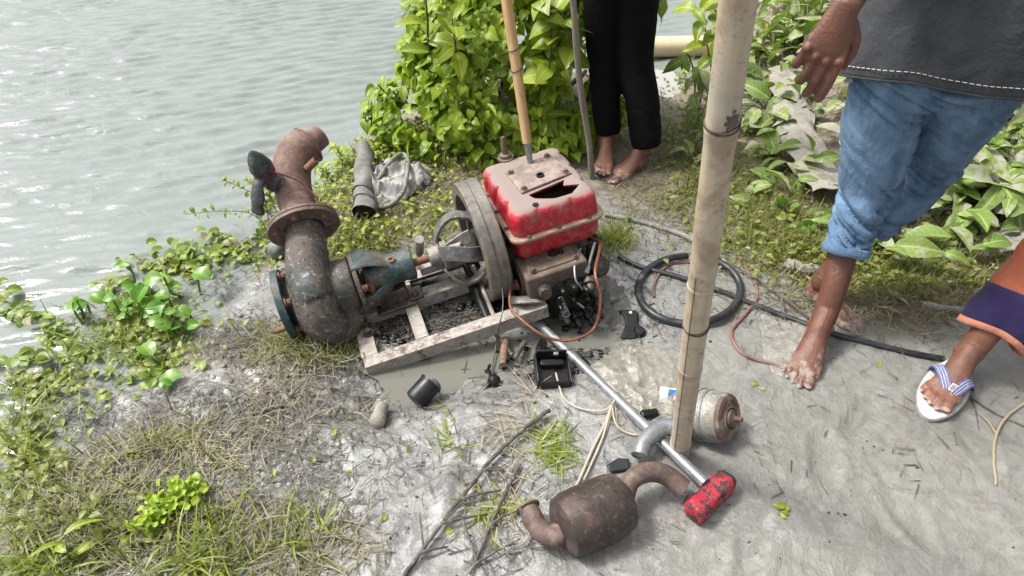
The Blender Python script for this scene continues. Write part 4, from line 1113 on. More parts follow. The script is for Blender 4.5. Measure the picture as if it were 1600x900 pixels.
p = G(968, 724, .012); b = MB(); b.prism([(-.028, -.012), (.02, -.02), (.03, .006), (.005, .018), (-.03, .01)], 0, .014); o_ = b.build('plastic_scrap', 'black_plastic', bevel=.003); o_.location = (p.x, p.y, hz(p.x, p.y)); o_.rotation_euler = (.2, -.1, .3)
tag(o_, 'small black plastic scrap beside the bent pipe and muffler', 'scrap')
p = G(1014, 646, .012); b = MB(); b.box((0, 0, .008), (.05, .022, .014)); o_ = b.build('black_clip', 'black_gloss', bevel=.004); o_.location = (p.x, p.y, hz(p.x, p.y) + .004); o_.rotation_euler = (.1, .1, .25)
tag(o_, 'small glossy black plastic clip lying above the bent pipe', 'clip')

# crumpled printed packet by the pole
p = G(1049, 626, .02); t = thing('packet', 'small white, blue and red printed packet leaning behind the bamboo pole', 'packet', (p.x - .004, p.y + .005, hz(p.x, p.y)), (R_(38), 0, R_(-12)))
for nm, m, x0, x1, y0, y1, z in (('paper', 'label_white', -.028, .03, 0, .045, 0), ('print', 'label_blue', -.005, .028, .012, .042, .0012), ('print', 'label_red', .004, .024, .006, .026, .0020), ('print', 'label_white', .010, .018, .012, .022, .0028)):
    b = MB(); n = 8; vs = []; fs = []
    for i in range(n):
        for j in range(n):
            x = x0 + (x1 - x0) * i / (n - 1); y = y0 + (y1 - y0) * j / (n - 1); vs.append((x, y, z + .004 * math.sin(x * 160) * math.cos(y * 120) + .004))
    for i in range(n - 1):
        for j in range(n - 1): fs.append((i * n + j, (i + 1) * n + j, (i + 1) * n + j + 1, i * n + j + 1))
    b.add(vs, fs); ob = b.build(nm, m, t)
    if nm == 'paper':
        so_ = ob.modifiers.new('s', 'SOLIDIFY'); so_.thickness = .001

# hoses
def hose(name, label, pix, r, mat, zs=None, n=8, lift=0.0, cat='hose', seg=12, taper=None):
    pts = []
    for k, (x, y) in enumerate(pix):
        z = (zs[k] if zs else 0.0)
        p = Gh(x, y, r + z); pts.append(Vector((p.x, p.y, p.z + r * .8 + z)))
    pts = bez(pts, n)
    o = pts[0].copy(); b = MB(); b.tube([p - o for p in pts], r if taper is None else [r * (1 + (taper - 1) * k / len(pts)) for k in range(len(pts))], seg)
    ob = b.build(name, mat); ob.location = o
    return tag(ob, label, cat)
cx, cy = 1077, 451
ring = [(cx + 80 * math.cos(a), cy + (54 if math.sin(a) > 0 else 52) * math.sin(a)) for a in np.linspace(R_(-75), R_(268), 22)]
hose('hose_coil', 'fat black rubber hose bent into one round coil on the mud', ring, .0125, 'hose_black', zs=[.006 * (math.sin(k) + 1) for k in range(22)], n=5)
hose('black_hose', 'straight black hose running through the coil towards the bare feet', [(967, 400), (1000, 416), (1060, 432), (1120, 452), (1165, 470), (1230, 495), (1300, 520), (1370, 538), (1420, 550), (1475, 560)], .0095, 'hose_black', n=5)
hose('muddy_hose', 'mud covered hose running from the engine back to the bamboo pole', [(945, 335), (985, 342), (1030, 354), (1078, 372), (1120, 400)], .0105, 'hose_muddy')
hose('brown_hose', 'thin reddish brown hose curving from the coil to the toes', [(1150, 395), (1178, 440), (1183, 465), (1165, 490), (1143, 518), (1155, 548), (1185, 563), (1218, 572), (1245, 590)], .0052, 'hose_brown', n=6, seg=8)
hose('hose_offcut', 'short thin brown hose end lying inside the black coil', [(1022, 464), (1022, 445), (1032, 425), (1050, 412), (1078, 410)], .0045, 'hose_brown', n=6, seg=8)
hose('rear_hose', 'muddy hose lying in the cut grass at the right edge', [(1440, 475), (1500, 484), (1560, 480), (1640, 486)], .013, 'hose_muddy', n=5)
hose('drift_hose', 'dark hose end poking from the weeds behind the flywheel', [(640, 312), (665, 318), (690, 325), (716, 328)], .008, 'hose_muddy', n=5)

# copper pipe looping out of the engine, and loose wires
def wire(name, label, pts, r, mat, n=8, cat='wire', seg=7):
    pts = bez(pts, n); o = pts[0].copy(); b = MB(); b.tube([p - o for p in pts], r, seg); ob = b.build(name, mat); ob.location = o
    return tag(ob, label, cat)
wire('fuel_hose', 'rust brown fuel hose looping from the engine to the puddle', [EL(.09, -.12, -.10), EL(.125, -.19, -.09), V(930, 425, 1.50), V(939, 465, 1.45), V(930, 510, 1.42), V(905, 528, 1.38), V(875, 532, 1.37), V(845, 522, 1.38), V(815, 500, 1.42), V(797, 478, 1.48), EL(-.17, -.16, -.13)], .0048, 'copper_wire', cat='hose')
wire('thin_cable', 'thin grey cable hanging from the flywheel down to the wet mud', [EL(-.19, -.10, -.10), V(786, 470, 1.47), V(780, 510, 1.40), Gh(776, 545) + Vector((0, 0, .03)), Gh(770, 575) + Vector((0, 0, .012)), Gh(764, 590) + Vector((0, 0, .008))], .0022, 'dark_steel')
wire('white_string', 'pale string trailing from the black box across the mud', [Gh(868, 590) + Vector((0, 0, .02)), Gh(880, 622) + Vector((0, 0, .006)), Gh(905, 640) + Vector((0, 0, .006)), Gh(945, 645) + Vector((0, 0, .012)), Gh(962, 620) + Vector((0, 0, .016)), Gh(940, 598) + Vector((0, 0, .012))], .0030, 'pale_rope', cat='string')
wire('pale_rope', 'pale rope strand curving from beneath the hammer handle to the muffler', [Gh(955, 640) + Vector((0, 0, .016)), Gh(945, 665) + Vector((0, 0, .008)), Gh(925, 705) + Vector((0, 0, .006)), Gh(908, 745) + Vector((0, 0, .006)), Gh(898, 765) + Vector((0, 0, .005))], .0038, 'pale_rope', cat='rope')
wire('pale_rope', 'second pale rope strand lying just right of the first one', [Gh(952, 650) + Vector((0, 0, .012)), Gh(940, 690) + Vector((0, 0, .007)), Gh(920, 735) + Vector((0, 0, .006)), Gh(912, 752) + Vector((0, 0, .005))], .0032, 'pale_rope', cat='rope')
wire('pale_rope', 'short pale rope loop next to the crumpled plastic sheet', [Gh(955, 640) + Vector((0, 0, .016)), Gh(962, 665) + Vector((0, 0, .008)), Gh(978, 678) + Vector((0, 0, .006)), Gh(995, 682) + Vector((0, 0, .006))], .0030, 'pale_rope', cat='rope')

# black bracket
p = Gh(986, 512); t = thing('steel_bracket', 'flat black steel bracket with a bolt hole, beside the hose coil', 'bracket', p, (R_(14), R_(-8), R_(12)))
b = MB(); b.prism([(-.052, -.035), (-.01, -.055), (.03, -.048), (.028, -.02), (.022, .0), (.036, .035), (.030, .048), (-.006, .062), (-.018, .055), (-.012, .03), (-.022, .0)], .012, .022); b.build('plate', 'black_gloss', t, bevel=.003)
b = MB(); b.lathe([(.017, 0), (.019, .016), (.014, .022), (0, .022)], (.012, -.038, .020), (0, 0, 1), 16); b.build('boss', 'black_gloss', t)
b = MB(); b.lathe([(.005, 0), (.005, .0012), (0, .0012)], (.012, .043, .0222), (0, 0, 1), 12); b.build('bolt_hole', 'label_white', t)
b = MB(); b.tube([(-.01, -.05, .012), (-.045, -.085, .006)], .003, 7); b.build('pin', 'dark_steel', t)

# black plastic box with an inner block, filled with oil
p = Gh(862, 588); t = thing('plastic_box', 'open black plastic box full of old oil in front of puddle', 'box', p, (R_(4), R_(3), R_(4)))
b = MB()
for c, s in (((0, 0, .006), (.100, .105, .008)), ((-.048, 0, .028), (.006, .105, .040)), ((.048, 0, .026), (.006, .105, .034)), ((0, -.050, .025), (.090, .006, .030)), ((0, .050, .035), (.090, .006, .05))): b.box(c, s)
b.build('tray', 'black_plastic', t, bevel=.003)
b = MB(); b.box((.0, .022, .030), (.070, .022, .022)); b.build('inner_block', 'black_gloss', t, bevel=.004)
b = MB(); b.box((.0, -.002, .020), (.088, .090, .004)); b.build('oil', 'oily_black', t)
b = MB(); b.box((.012, .043, .052), (.014, .012, .008)); b.build('label', 'galvanised', t, bevel=.001)

# black cup, filter, ball
p = Gh(658, 630); t = thing('filter_cup', 'matt black filter cup lying tilted in the grey mud', 'cup', p + Vector((-.012, -.012, .030)), Vector((0, 0, 1)).rotation_difference(Vector((.62, .66, .30)).normalized()).to_matrix())
b = MB(); b.lathe([(.018, .0), (.030, .004), (.033, .012), (.0335, .066), (.036, .067), (.036, .073), (.032, .074), (.030, .06), (0, .058)], (0, 0, -.008), (0, 0, 1), 30); b.build('cup', 'black_plastic', t)
b = MB(); b.ico((.008, -.004, .068), (.024, .02, .014), sub=2, jit=.12); b.build('mud_fill', 'stone_wet', t)
p = Gh(592, 664); t = thing('oil_filter', 'small mud covered oil filter lying left of the black cup', 'filter', p)
q = Vector((0, 0, 1)).rotation_difference(Vector((.05, -.9, .35)).normalized()); Mq = Matrix.Translation((0, .02, .014)) @ q.to_matrix().to_4x4()
b = MB(); b.lathe([(.012, -.055), (.019, -.05), (.020, .012), (.0215, .014), (.0215, .02), (.020, .022), (.019, .036), (.008, .042), (0, .042)], M=Mq, seg=24); b.build('canister', 'bark_muddy', t)
p = Gh(772, 600); b = MB(); b.ico((0, 0, .012), (.020, .021, .022), sub=3, jit=.05); b.tube([(-.008, .01, .02), (-.018, .04, .02), (-.014, .065, .012)], .005, 7); b.tube([(-.012, -.012, .012), (-.03, -.035, .006), (-.036, -.05, .004)], .004, 7)
o = b.build('rubber_bulb', 'black_gloss'); o.location = p; tag(o, 'shiny black rubber bulb with two tails on wet mud', 'rubber bulb')

# scraps of broken pipe and oil-soaked pieces in the puddle
for k, (x0, y0, x1, y1, r, m, nm, lb) in enumerate(((790, 530, 786, 570, .011, 'branch_brown', 'broken_pipe', 'reddish broken pipe stub standing in the puddle edge'), (820, 535, 805, 560, .008, 'branch_dark', 'broken_pipe', 'short oily pipe piece lying in the puddle beside hammer handle'),
                                        (848, 535, 842, 560, .014, 'oily_black', 'black_sleeve', 'oily black sleeve under the end of hammer handle'), (772, 520, 800, 555, .006, 'branch_dark', 'broken_pipe', 'thin dark stick crossing the puddle edge near cable'),
                                        (905, 560, 925, 580, .010, 'oily_black', 'black_sleeve', 'oily black lump right of the plastic box'))):
    a = G(x0, y0, -.03); c = G(x1, y1, -.02); b = MB(); b.tube([Vector((0, 0, 0)), (c - a) * .5 + Vector((0, 0, .006)), c - a], [r, r * 1.15, r * .85], 10); o = b.build(nm, m); o.location = a; noisy_mesh(o.data, r * .2, 40, k); tag(o, lb, 'debris')

# plastic film sheets, crumpled on the ground
def crumpled(name, label, cx, cy, rx, ry, mat, seed, amp=.03, n=70, rot=0.0, lift=.008, cat='plastic sheet', solid=0.0, cs=14):
    c = Gh(cx, cy); vs = []; fs = []; idx = {}
    a = np.linspace(-1, 1, n); U, W = np.meshgrid(a, a)
    ca, sa = math.cos(rot), math.sin(rot)
    x = c.x + (U * rx * ca - W * ry * sa); y = c.y + (U * rx * sa + W * ry * ca)
    rr = np.hypot(U, W); th = np.arctan2(W, U)
    edge = 0.86 + 0.22 * (fbm(np.cos(th) * 2.2 + 5, np.sin(th) * 2.2 + seed, seed, 4) - .5) * 2
    wx = x + (fbm(x * 6, y * 6, seed + 9, 3) - .5) * .1; wy = y + (fbm(x * 6 + 4, y * 6, seed + 8, 3) - .5) * .1
    f = np.abs(fbm(wx * cs, wy * cs * 1.2, seed, 3, .6) - .5) * 2
    f2 = np.abs(fbm(wx * cs * 2.4, wy * cs * 2, seed + 5, 3) - .5) * 2
    z = height(x, y) + lift + amp * ((1 - f) ** 3 * 1.0 + (1 - f2) ** 3 * .35) * np.clip((edge - rr) * 4, 0.12, 1)
    z -= (rr > edge - .05) * .004
    vs = np.stack([x - c.x, y - c.y, z - c.z], -1).reshape(-1, 3); ok = (rr < edge).ravel()
    for i in range(n - 1):
        for j in range(n - 1):
            k = i * n + j
            if ok[k] and ok[k + 1] and ok[k + n] and ok[k + n + 1]: fs.append((k, k + 1, k + n + 1, k + n))
    b = MB(); b.add([tuple(v) for v in vs], fs); me = b.mesh(name, mat, angle=60)
    bm = bmesh.new(); bm.from_mesh(me); bmesh.ops.delete(bm, geom=[v for v in bm.verts if not v.link_faces], context='VERTS'); bm.to_mesh(me); bm.free()
    o = link(name, me); o.location = c
    if solid:
        s = o.modifiers.new('s', 'SOLIDIFY'); s.thickness = solid
    return tag(o, label, cat)
crumpled('plastic_sheet', 'crumpled dirty plastic sheet between hammer handle and bamboo pole', 1000, 585, .145, .19, 'film_dirty', 5, amp=.013, n=110, rot=.3, cs=9)
crumpled('plastic_sheet', 'thin muddy plastic film trodden under the bare right foot', 1240, 545, .12, .20, 'film_clear', 9, amp=.007, n=80, lift=.002)

# left of the engine: rolled tarpaulin, white sack, hose ring, dark rags
r0 = Gh(572, 350); r1 = Gh(571, 245); t = thing('rolled_tarpaulin', 'rolled up grey tarpaulin tied with cord, lying on the weeds', 'tarpaulin', r0)
b = MB(); n = 34; pts = [(r1 - r0) * (k / n) + Vector((math.sin(k * .5) * .004, 0, .045)) for k in range(n + 1)]
rings = []
for k, p in enumerate(pts):
    r = .046 - .010 * k / n
    if abs(k - 5) < 1 or abs(k - 9) < 1: r *= .9
    rings.append([p + Vector((math.cos(a) * r * (1 + .06 * math.sin(3 * a + k * .3)), 0, math.sin(a) * r * (1 + .06 * math.sin(3 * a + k * .3)))) for a in np.linspace(0, 2 * math.pi, 28, endpoint=False)])
b.loft(rings[::-1], caps=False); c = b.build('roll', 'grey_rag', t); noisy_mesh(c.data, .004, 22, 2)
b = MB(); b.lathe([(.040, 0), (.036, .02), (0, .02)], pts[0] + Vector((0, .002, 0)), (0, 1, 0), 20); b.build('roll_core', 'oily_black', t)
b = MB(); b.lathe([(.033, 0), (0, .001)], pts[-1], (0, 1, 0), 20); b.build('roll_end', 'grey_rag', t)
for k in (5, 9):
    b = MB(); b.tube([pts[k] + Vector((math.cos(a) * .045, (a - 1.5) * .008, math.sin(a) * .045)) for a in np.linspace(0, 2 * math.pi, 28)], .0028, 6); b.build('cord', 'dark_steel', t)
crumpled('white_sack', 'crumpled dirty white woven sack lying inside the grey hose ring', 620, 288, .155, .21, 'white_sack', 12, amp=.05, n=90, rot=-.55, lift=.022, cat='sack', solid=.002, cs=6)
crumpled('dark_rag', 'dark blue grey rag bunched between tarpaulin roll and white sack', 598, 278, .06, .16, 'dark_rubber_bag', 15, amp=.05, n=50, rot=-.5, lift=.004, cat='rag', solid=.002)
crumpled('dark_rag', 'black rag under the far corner of the white sack', 655, 292, .09, .09, 'dark_rubber_bag', 17, amp=.03, n=50, rot=.2, lift=.002, cat='rag', solid=.002)
hose('hose_ring', 'thin grey hose bent in a pointed loop over the white sack', [(590, 325), (612, 318), (630, 298), (636, 270), (637, 248), (628, 240), (612, 250), (597, 270), (590, 282)], .010, 'hose_muddy', zs=[.02, .045, .06, .065, .055, .05, .055, .05, .03], n=6)
# black bag wrapped on the pump's branch stub, tied with red cord
p0 = EL(-.79, .232, .215); p1 = V(394, 240, p0.y - .03)
t = thing('plastic_bag', 'black rubber bag tied over the pump side branch with red cord', 'bag', p0)
b = MB(); d = p1 - p0
b.tube([Vector((.022, .0, -.018)), Vector((0, 0, 0)), d * .3, d * .5, d * .8, d * 1.02, d * 1.1], [.030, .030, .031, .037, .027, .010, .002], 14)
b.tube(bez([d * .42 + Vector((0, 0, -.01)), d * .5 + Vector((-.012, -.03, -.05)), d * .42 + Vector((-.022, -.05, -.09)), d * .3 + Vector((-.03, -.06, -.11))], 5), [(.022 + .003 * math.sin(k), .012) for k in range(16)], 12)
c = fuse(b, 'bag', ['dark_rubber_bag'], t, voxel=.004, smooth_it=3); noisy_mesh(c.data, .004, 26, 8)
u = d.normalized()
for k in range(3):
    b = MB(); w = u.orthogonal().normalized(); s = u.cross(w); cpt = d * (.33 + .05 * k)
    b.tube([cpt + (w * math.cos(a) + s * math.sin(a)) * .0325 + u * .006 * math.sin(a + k) for a in np.linspace(0, 2 * math.pi, 22)], .0022, 5); b.build('cord', 'red_cord', t)
b = MB(); b.tube([x - p0 for x in bez([p0 + d * .35 + Vector((.02, -.03, .02)), EL(-.71, .20, .205), EL(-.675, .165, .155), EL(-.668, .14, .12)], 6)], .0025, 5); b.build('cord_tail', 'red_cord', t)
# rag hanging over the flange rim towards the water
p = Gh(437, 400); b = MB(); b.ico((0, 0, .03), (.035, .04, .04), sub=3, jit=.06); o = b.build('stone', 'stone_wet'); o.location = p; noisy_mesh(o.data, .008, 22, 3); tag(o, 'dark wet stone at the waterline below the pump flange', 'stone')

# floating yellow pipe behind the black trousers
a = G(1000, 74, -.01); c = G(1100, 72, -.01); d = (c - a).normalized(); t = thing('yellow_pipe', 'pale yellow plastic pipe floating at the far waterline', 'pipe', a)
b = MB(); b.lathe([(.062, -.30), (.062, .0), (.062, .42), (.057, .42), (.057, .2), (0, .2)], (0, 0, -.0), d, 30); b.build('tube', 'yellow_pipe', t)
# far sticks and the muddy bark strip on the heap
def branch(name, label, pts, r0, r1, mat, twigs=0, seed=0, cat='branch', seg=8):
    rr = random.Random(seed); P = [Vector(p) for p in pts]; o = P[0].copy(); pts = bez([p - o for p in P], 7)
    b = MB(); n = len(pts); b.tube([p + Vector((rr.uniform(-1, 1), rr.uniform(-1, 1), rr.uniform(-.4, .4))) * r0 * .35 for p in pts], [r0 + (r1 - r0) * k / n for k in range(n)], seg)
    for k in range(twigs):
        i = rr.randrange(2, n - 1); d = (pts[i] - pts[i - 1]).normalized(); s = Vector((-d.y, d.x, rr.uniform(-.1, .4))) * rr.choice((-1, 1))
        L = rr.uniform(.04, .12); e = pts[i] + (d * .8 + s * .7) * L; e.z = max(e.z, min(p.z for p in pts))
        b.tube([pts[i], pts[i].lerp(e, .5) + Vector((0, 0, .006)), e], [r1 * .8, r1 * .6, r1 * .3], 5)
    ob = b.build(name, mat); ob.location = o
    return tag(ob, label, cat)
def gp(px, py, up=0.0):
    p = Gh(px, py); p.z += up; return p
branch('driftwood', 'brown driftwood stick under the vine bush near the black trousers', [gp(872, 158, .03), gp(890, 148, .05), gp(915, 135, .08)], .014, .011, 'branch_brown', 0, 1)
branch('dead_branch', 'long dark dead branch lying from the bottom edge towards the grass tuft', [gp(630, 905, .01), gp(700, 812, .018), gp(760, 735, .02), (gp(805, 690, .024)), gp(858, 648, .02)], .0045, .0062, 'branch_dark', 5, 2)
branch('dead_branch', 'second thinner dead branch beside the long dark one', [gp(628, 915, .006), gp(668, 855, .012), gp(700, 815, .018), gp(745, 770, .014)], .003, .0035, 'branch_dark', 2, 3)
branch('dead_branch', 'dead branch pointing up from the bottom edge left of muffler', [gp(735, 900, .01), gp(760, 840, .012), gp(785, 785, .016), gp(812, 730, .012)], .003, .005, 'branch_dark', 3, 4)
branch('twig', 'pale twig lying from the frame corner into the mud', [gp(512, 581, .004), gp(545, 568, .01), gp(572, 558, .012)], .004, .004, 'branch_dark', 0, 6)
branch('twig', 'black wet twig lying on mud left of the cup', [gp(395, 648, .003), gp(430, 640, .008), gp(452, 634, .004)], .006, .003, 'branch_dark', 1, 7)
branch('yellow_twig', 'yellowish curved twig on the dry mud at the right edge', [gp(1555, 760, .003), gp(1552, 700, .006), gp(1565, 660, .008), gp(1605, 628, .006)], .003, .0042, 'straw_pale', 1, 8)
branch('twig', 'thin dark twig running behind the sandal heel', [gp(1500, 610, .003), gp(1550, 645, .004), gp(1610, 672, .003)], .002, .003, 'branch_dark', 1, 9)
branch('twig', 'thin grey twig between the bamboo pole and brown hose', [gp(1085, 382, .012), gp(1150, 425, .02), gp(1200, 455, .016), gp(1262, 500, .01)], .003, .004, 'branch_dark', 2, 10)
branch('fallen_stick', 'grey muddy stick lying by the heel of the jeans wearer', [gp(1225, 418, .02), gp(1250, 425, .02), gp(1300, 430, .01)], .022, .018, 'bark_muddy', 0, 11)
def strip(name, label, pix, w, mat, seed, up=.03, cat='bark', curl=.5):
    P = bez([gp(x, y, up) for x, y in pix], 10); o = P[0].copy(); rings = []
    for k, p in enumerate(P):
        a = P[max(k - 1, 0)]; c = P[min(k + 1, len(P) - 1)]; d = (c - a).normalized(); s = d.cross(Vector((0, 0, 1))).normalized()
        ww = w * (1 + .12 * math.sin(k * .7 + seed)); row = []
        for q in np.linspace(-1, 1, 13): row.append(p - o + s * ww * q + Vector((0, 0, .03 * (1 - q * q) * curl + .006 * math.sin(k * .9 + q * 5))))
        for q in np.linspace(1, -1, 13): row.append(p - o + s * ww * q + Vector((0, 0, .03 * (1 - q * q) * curl + .006 * math.sin(k * .9 + q * 5) - .004)))
        rings.append(row)
    b = MB(); b.loft(rings); ob = b.build(name, mat, angle=60); ob.location = o; noisy_mesh(ob.data, .004, 18, seed)
    return tag(ob, label, cat)
strip('bark_strip', 'broad curved strip of muddy bark lying on the leaf heap', [(1222, 128), (1228, 170), (1240, 220), (1262, 270), (1292, 322)], .085, 'bark_muddy', 3, up=.07)
strip('bark_strip', 'muddy grey bark piece at the right edge behind big leaves', [(1530, 330), (1570, 300), (1600, 260), (1640, 220)], .09, 'bark_muddy', 5, up=.05)
strip('bark_strip', 'flat muddy bark piece lying low at the right edge', [(1520, 392), (1560, 385), (1640, 372)], .05, 'bark_muddy', 7, up=.02)
# ------------------------------------------------------------------ people
def foot(mb, heel, fwd, L, big, ankle, nails=None):
    """Bare foot: heel point on the ground, forward direction, length, side (+1/-1) of the big toe."""
    k = L / .255; heel = Vector(heel); f = Vector((fwd[0], fwd[1], 0)).normalized(); s = Vector((-f.y, f.x, 0)) * big; u = Vector((0, 0, 1))
    def W(x, y, z): return heel + f * x * k + s * y * k + u * z * k
    def sec(x, yc, zc, w, h):
        return [W(x, yc + w * math.cos(a), max(zc + h * math.sin(a), .002)) for a in np.linspace(0, 2 * math.pi, 20, endpoint=False)]
    mb.loft([sec(.000, 0, .022, .010, .010), sec(.006, 0, .026, .022, .024), sec(.03, 0, .032, .030, .033), (sec(.06, .001, .044, .032, .046)), sec(.095, .002, .042, .033, .043), sec(.13, .004, .032, .038, .032), sec(.165, .004, .022, .044, .022), sec(.192, .003, .016, .045, .0155), sec(.205, .002, .013, .040, .012)])
    toes = [(.185, .028, .246, .030, .0140), (.192, .008, .250, .010, .0098), (.190, -.010, .241, -.010, .0092), (.184, -.025, .229, -.027, .0088), (.174, -.038, .211, -.042, .0086)]
    for i, (x0, y0, x1, y1, r) in enumerate(toes):
        mb.tube([W(x0, y0, .018), W((x0 + x1) / 2 + .004, (y0 + y1) / 2, .0205 if i else .019), W(x1 - r, y1, r * .95)], [(r * .95, r * .95), (r * .92, r * .88), (r, r * .85)], 10, round_caps=True)
        if nails is not None: nails.append((W(x1 - r * .55, y1, r * 1.62), f, s, r * .66))
    for y in (.028, -.028): mb.ico(W(.055, y, .082 if y > 0 else .074), .011 * k, sub=2)
    # instep up to the ankle
    mb.tube([W(.085, .002, .05), W(.062, 0, .075), Vector(ankle)], [(.031 * k, .034 * k), (.031 * k, .036 * k), (.032 * k, .036 * k)], 16)
def nails_obj(nails, parent, mat):
    for p, f, s, r in nails:
        b = MB(); n = 8; vs = [Vector((0, 0, .0012))]; 
        for k in range(n):
            a = 2 * math.pi * k / n; vs.append(f * math.cos(a) * r * 1.1 + s * math.sin(a) * r + Vector((0, 0, -.0018 - .001 * abs(math.sin(a)) - .0022 * max(0, math.cos(a)))))
        b.add(vs, [(0, 1 + k, 1 + (k + 1) % n) for k in range(n)]); o = b.build('toenail', mat, parent); o.location = p - parent.location
def limb(mb, pts, rad, seg=18, **k): mb.tube(bez(pts, 5), list(np.interp(np.linspace(0, len(pts) - 1, 5 * (len(pts) - 1) + 1), range(len(pts)), rad)), seg, round_caps=True, **k)
def head(mb, neck, c, face):
    """Skull, jaw, nose and ears on a neck; face = horizontal direction looked at."""
    f = Vector(face).normalized(); s = Vector((-f.y, f.x, 0)); u = Vector((0, 0, 1)); c = Vector(c)
    mb.tube([Vector(neck), c - u * .05], [.056, .052], 16)
    mb.ico(c + u * .025, (.078, .078, .095), sub=3); mb.ico(c + f * .012 - u * .045, (.060, .060, .062), sub=3); mb.ico(c + f * .045 - u * .085, .024, sub=2)
    mb.tube([c + f * .078 + u * .015, c + f * .100 - u * .022], [.009, .013], 8, round_caps=True)
    mb.ico(c + f * .073 - u * .052, (.018, .018, .010), sub=2)
    for q in (-1, 1): mb.ico(c + s * .080 * q - u * .008, (.012, .016, .028), sub=2)
def hair_eyes(parent, c, face):
    f = Vector(face).normalized(); s = Vector((-f.y, f.x, 0)); u = Vector((0, 0, 1)); c = Vector(c) - parent.location
    b = MB(); b.ico(c + u * .038 - f * .012, (.086, .086, .092), sub=3, jit=.02); b.build('hair', 'hair', parent)
    for q in (-1, 1):
        b = MB(); b.ico(c + f * .072 + s * .03 * q + u * .004, .011, sub=2); b.build('eye', 'eye_white', parent)
def trouser_post(sc, amp, seed, zk=30, lean=.5, knees=()):
    def fn(co, no):
        x, y, z = co[:, 0], co[:, 1], co[:, 2]
        w = (fbm(x * 5 + y * 4, z * 5, seed + 3, 2) - .5) * .10
        n = 1 - np.abs(fbm((x + y) * sc, (z + lean * (x - y) + w) * zk, seed, 3, .5) - .5) * 2
        n = .72 + (.72 - n) * .5 - np.clip(n - .86, 0, 1) * 2.2
        m = np.full(len(co), .45)
        for kz, kw, ka in knees: m = m + ka * np.exp(-((z - kz) / kw) ** 2)
        return co + no * ((n - .72) * amp * m)[:, None]
    return fn
def hand(mb, wrist, d, a, n, nails=None, k=1.0, curl=(.25, .75, 1.1), spread=.0):
    """Wrist point, direction of the palm, direction across to the thumb side, normal of the back of the hand."""
    W0 = Vector(wrist); d = Vector(d).normalized(); a = (Vector(a) - d * d.dot(Vector(a))).normalized(); n = d.cross(a); n = n if n.dot(Vector(n_ref)) > 0 else -n
    def T(x, y, z): return W0 + d * x * k + a * y * k + n * z * k
    def sec(x, yc, w, h): return [T(x, yc + w * math.cos(t), h * math.sin(t)) for t in np.linspace(0, 2 * math.pi, 18, endpoint=False)]
    mb.loft([sec(-.012, 0, .026, .018), sec(.012, 0, .028, .018), sec(.04, .002, .036, .018), sec(.075, .001, .041, .0165), sec(.094, 0, .039, .013), sec(.101, 0, .034, .009)])
    roots = [(-.032, .083, .066, .0086), (-.0108, .094, .080, .0096), (.0112, .096, .086, .0098), (.0335, .092, .080, .0100)]
    for i, (y, x, L, r) in enumerate(roots):
        p = T(x, y, .002); mb.ico(T(x - .002, y, .008), .0102 * k, sub=2)
        pts = [T(x - .02, y, 0), p]; ang = 0; dirv = d; rad = [r * 1.1 * k, r * 1.08 * k]
        for j, fr in enumerate((.44, .32, .24)):
            ang += curl[j] * (1 + .35 * (1.5 - i)); v = d * math.cos(ang) - n * math.sin(ang) + a * (spread * (i - 1.5))
            p = p + v * L * fr * k; pts.append(p); rad.append(r * (1.06 - .05 * j) * k)
        mb.tube(pts, rad, 12, round_caps=True)
    # thumb leaves the side of the palm near its base
    pts = [T(.022, .022, -.006), T(.048, .046, -.016), T(.076, .054, -.026), T(.104, .050, -.032)]
    mb.tube(pts, [.014 * k, .0125 * k, .0108 * k, .0092 * k], 12, round_caps=True)
    if nails is not None: nails.append((pts[-1] + n * .0075 * k + d * .002, d, a, n))
n_ref = (-.3, -1, .2)

# --- the wearer of the blue jeans
HR, HL = G(1402, 92, .82), G(1545, 108, .82); KR, KL = G(1356, 288, .455), G(1448, 268, .45)
AR, AL = Vector((.950, 1.435, .10)), Vector((1.015, 1.615, .10)); PC = (HR + HL) / 2
t = thing('person', 'barefoot person in rolled blue jeans and dark grey shirt, arm hanging', 'person', (PC.x, PC.y, 0.0)); o = t.location.copy()
gz = hz(.88, 1.32) - .004; gl = hz(1.05, 1.52) - .004
b = MB(); nl = []
fR = (G(1240, 608, .0) - Vector((.958, 1.448, 0))); fL = (G(1352, 521, 0) - G(1256, 452, 0))
foot(b, (.958, 1.448, gz), fR, .272, 1, AR, nl); foot(b, (G(1258, 453, 0).x, G(1258, 453, 0).y, gl), fL, .245, -1, AL, nl)
for A_, K_, H_ in ((AR, KR, HR), (AL, KL, HL)):
    back = Vector((.0, .02, 0))
    limb(b, [A_ - Vector((0, 0, .03)), A_ + (K_ - A_) * .18, A_ + (K_ - A_) * .6 + back, K_, K_ + (H_ - K_) * .5, H_], [.036, .036, .046, .043, .058, .064])
CH = Vector((PC.x + .02, PC.y + .04, 1.32)); b.tube(bez([PC + Vector((0, .01, .06)), PC + Vector((0, .01, .16)), PC.lerp(CH, .75), CH], 5), [(.12, .08)] * 4 + [(.13, .09)] * 5 + [(.16, .11)] * 7, 24, round_caps=True, up=(0, 1, 0))
WR = V(1320, 12, 1.20); SR = Vector((.885, 1.57, 1.335)); ER = Vector((.735, 1.43, 1.145))
limb(b, [SR, SR.lerp(ER, .5), ER, ER.lerp(WR, .35), WR + (ER - WR).normalized() * .01], [.055, .046, .040, .040, .0265])
nth = []; hd_ = (V(1272, 112, 1.19) - WR)
hand(b, WR, hd_, (.93, -.30, -.25), (-.3, -1, .2), nth, k=.97, curl=(.22, .46, .50), spread=.015)
SLp = Vector((1.30, 1.52, 1.335)); EL_ = Vector((1.42, 1.45, 1.08)); WL = Vector((1.40, 1.30, .88))
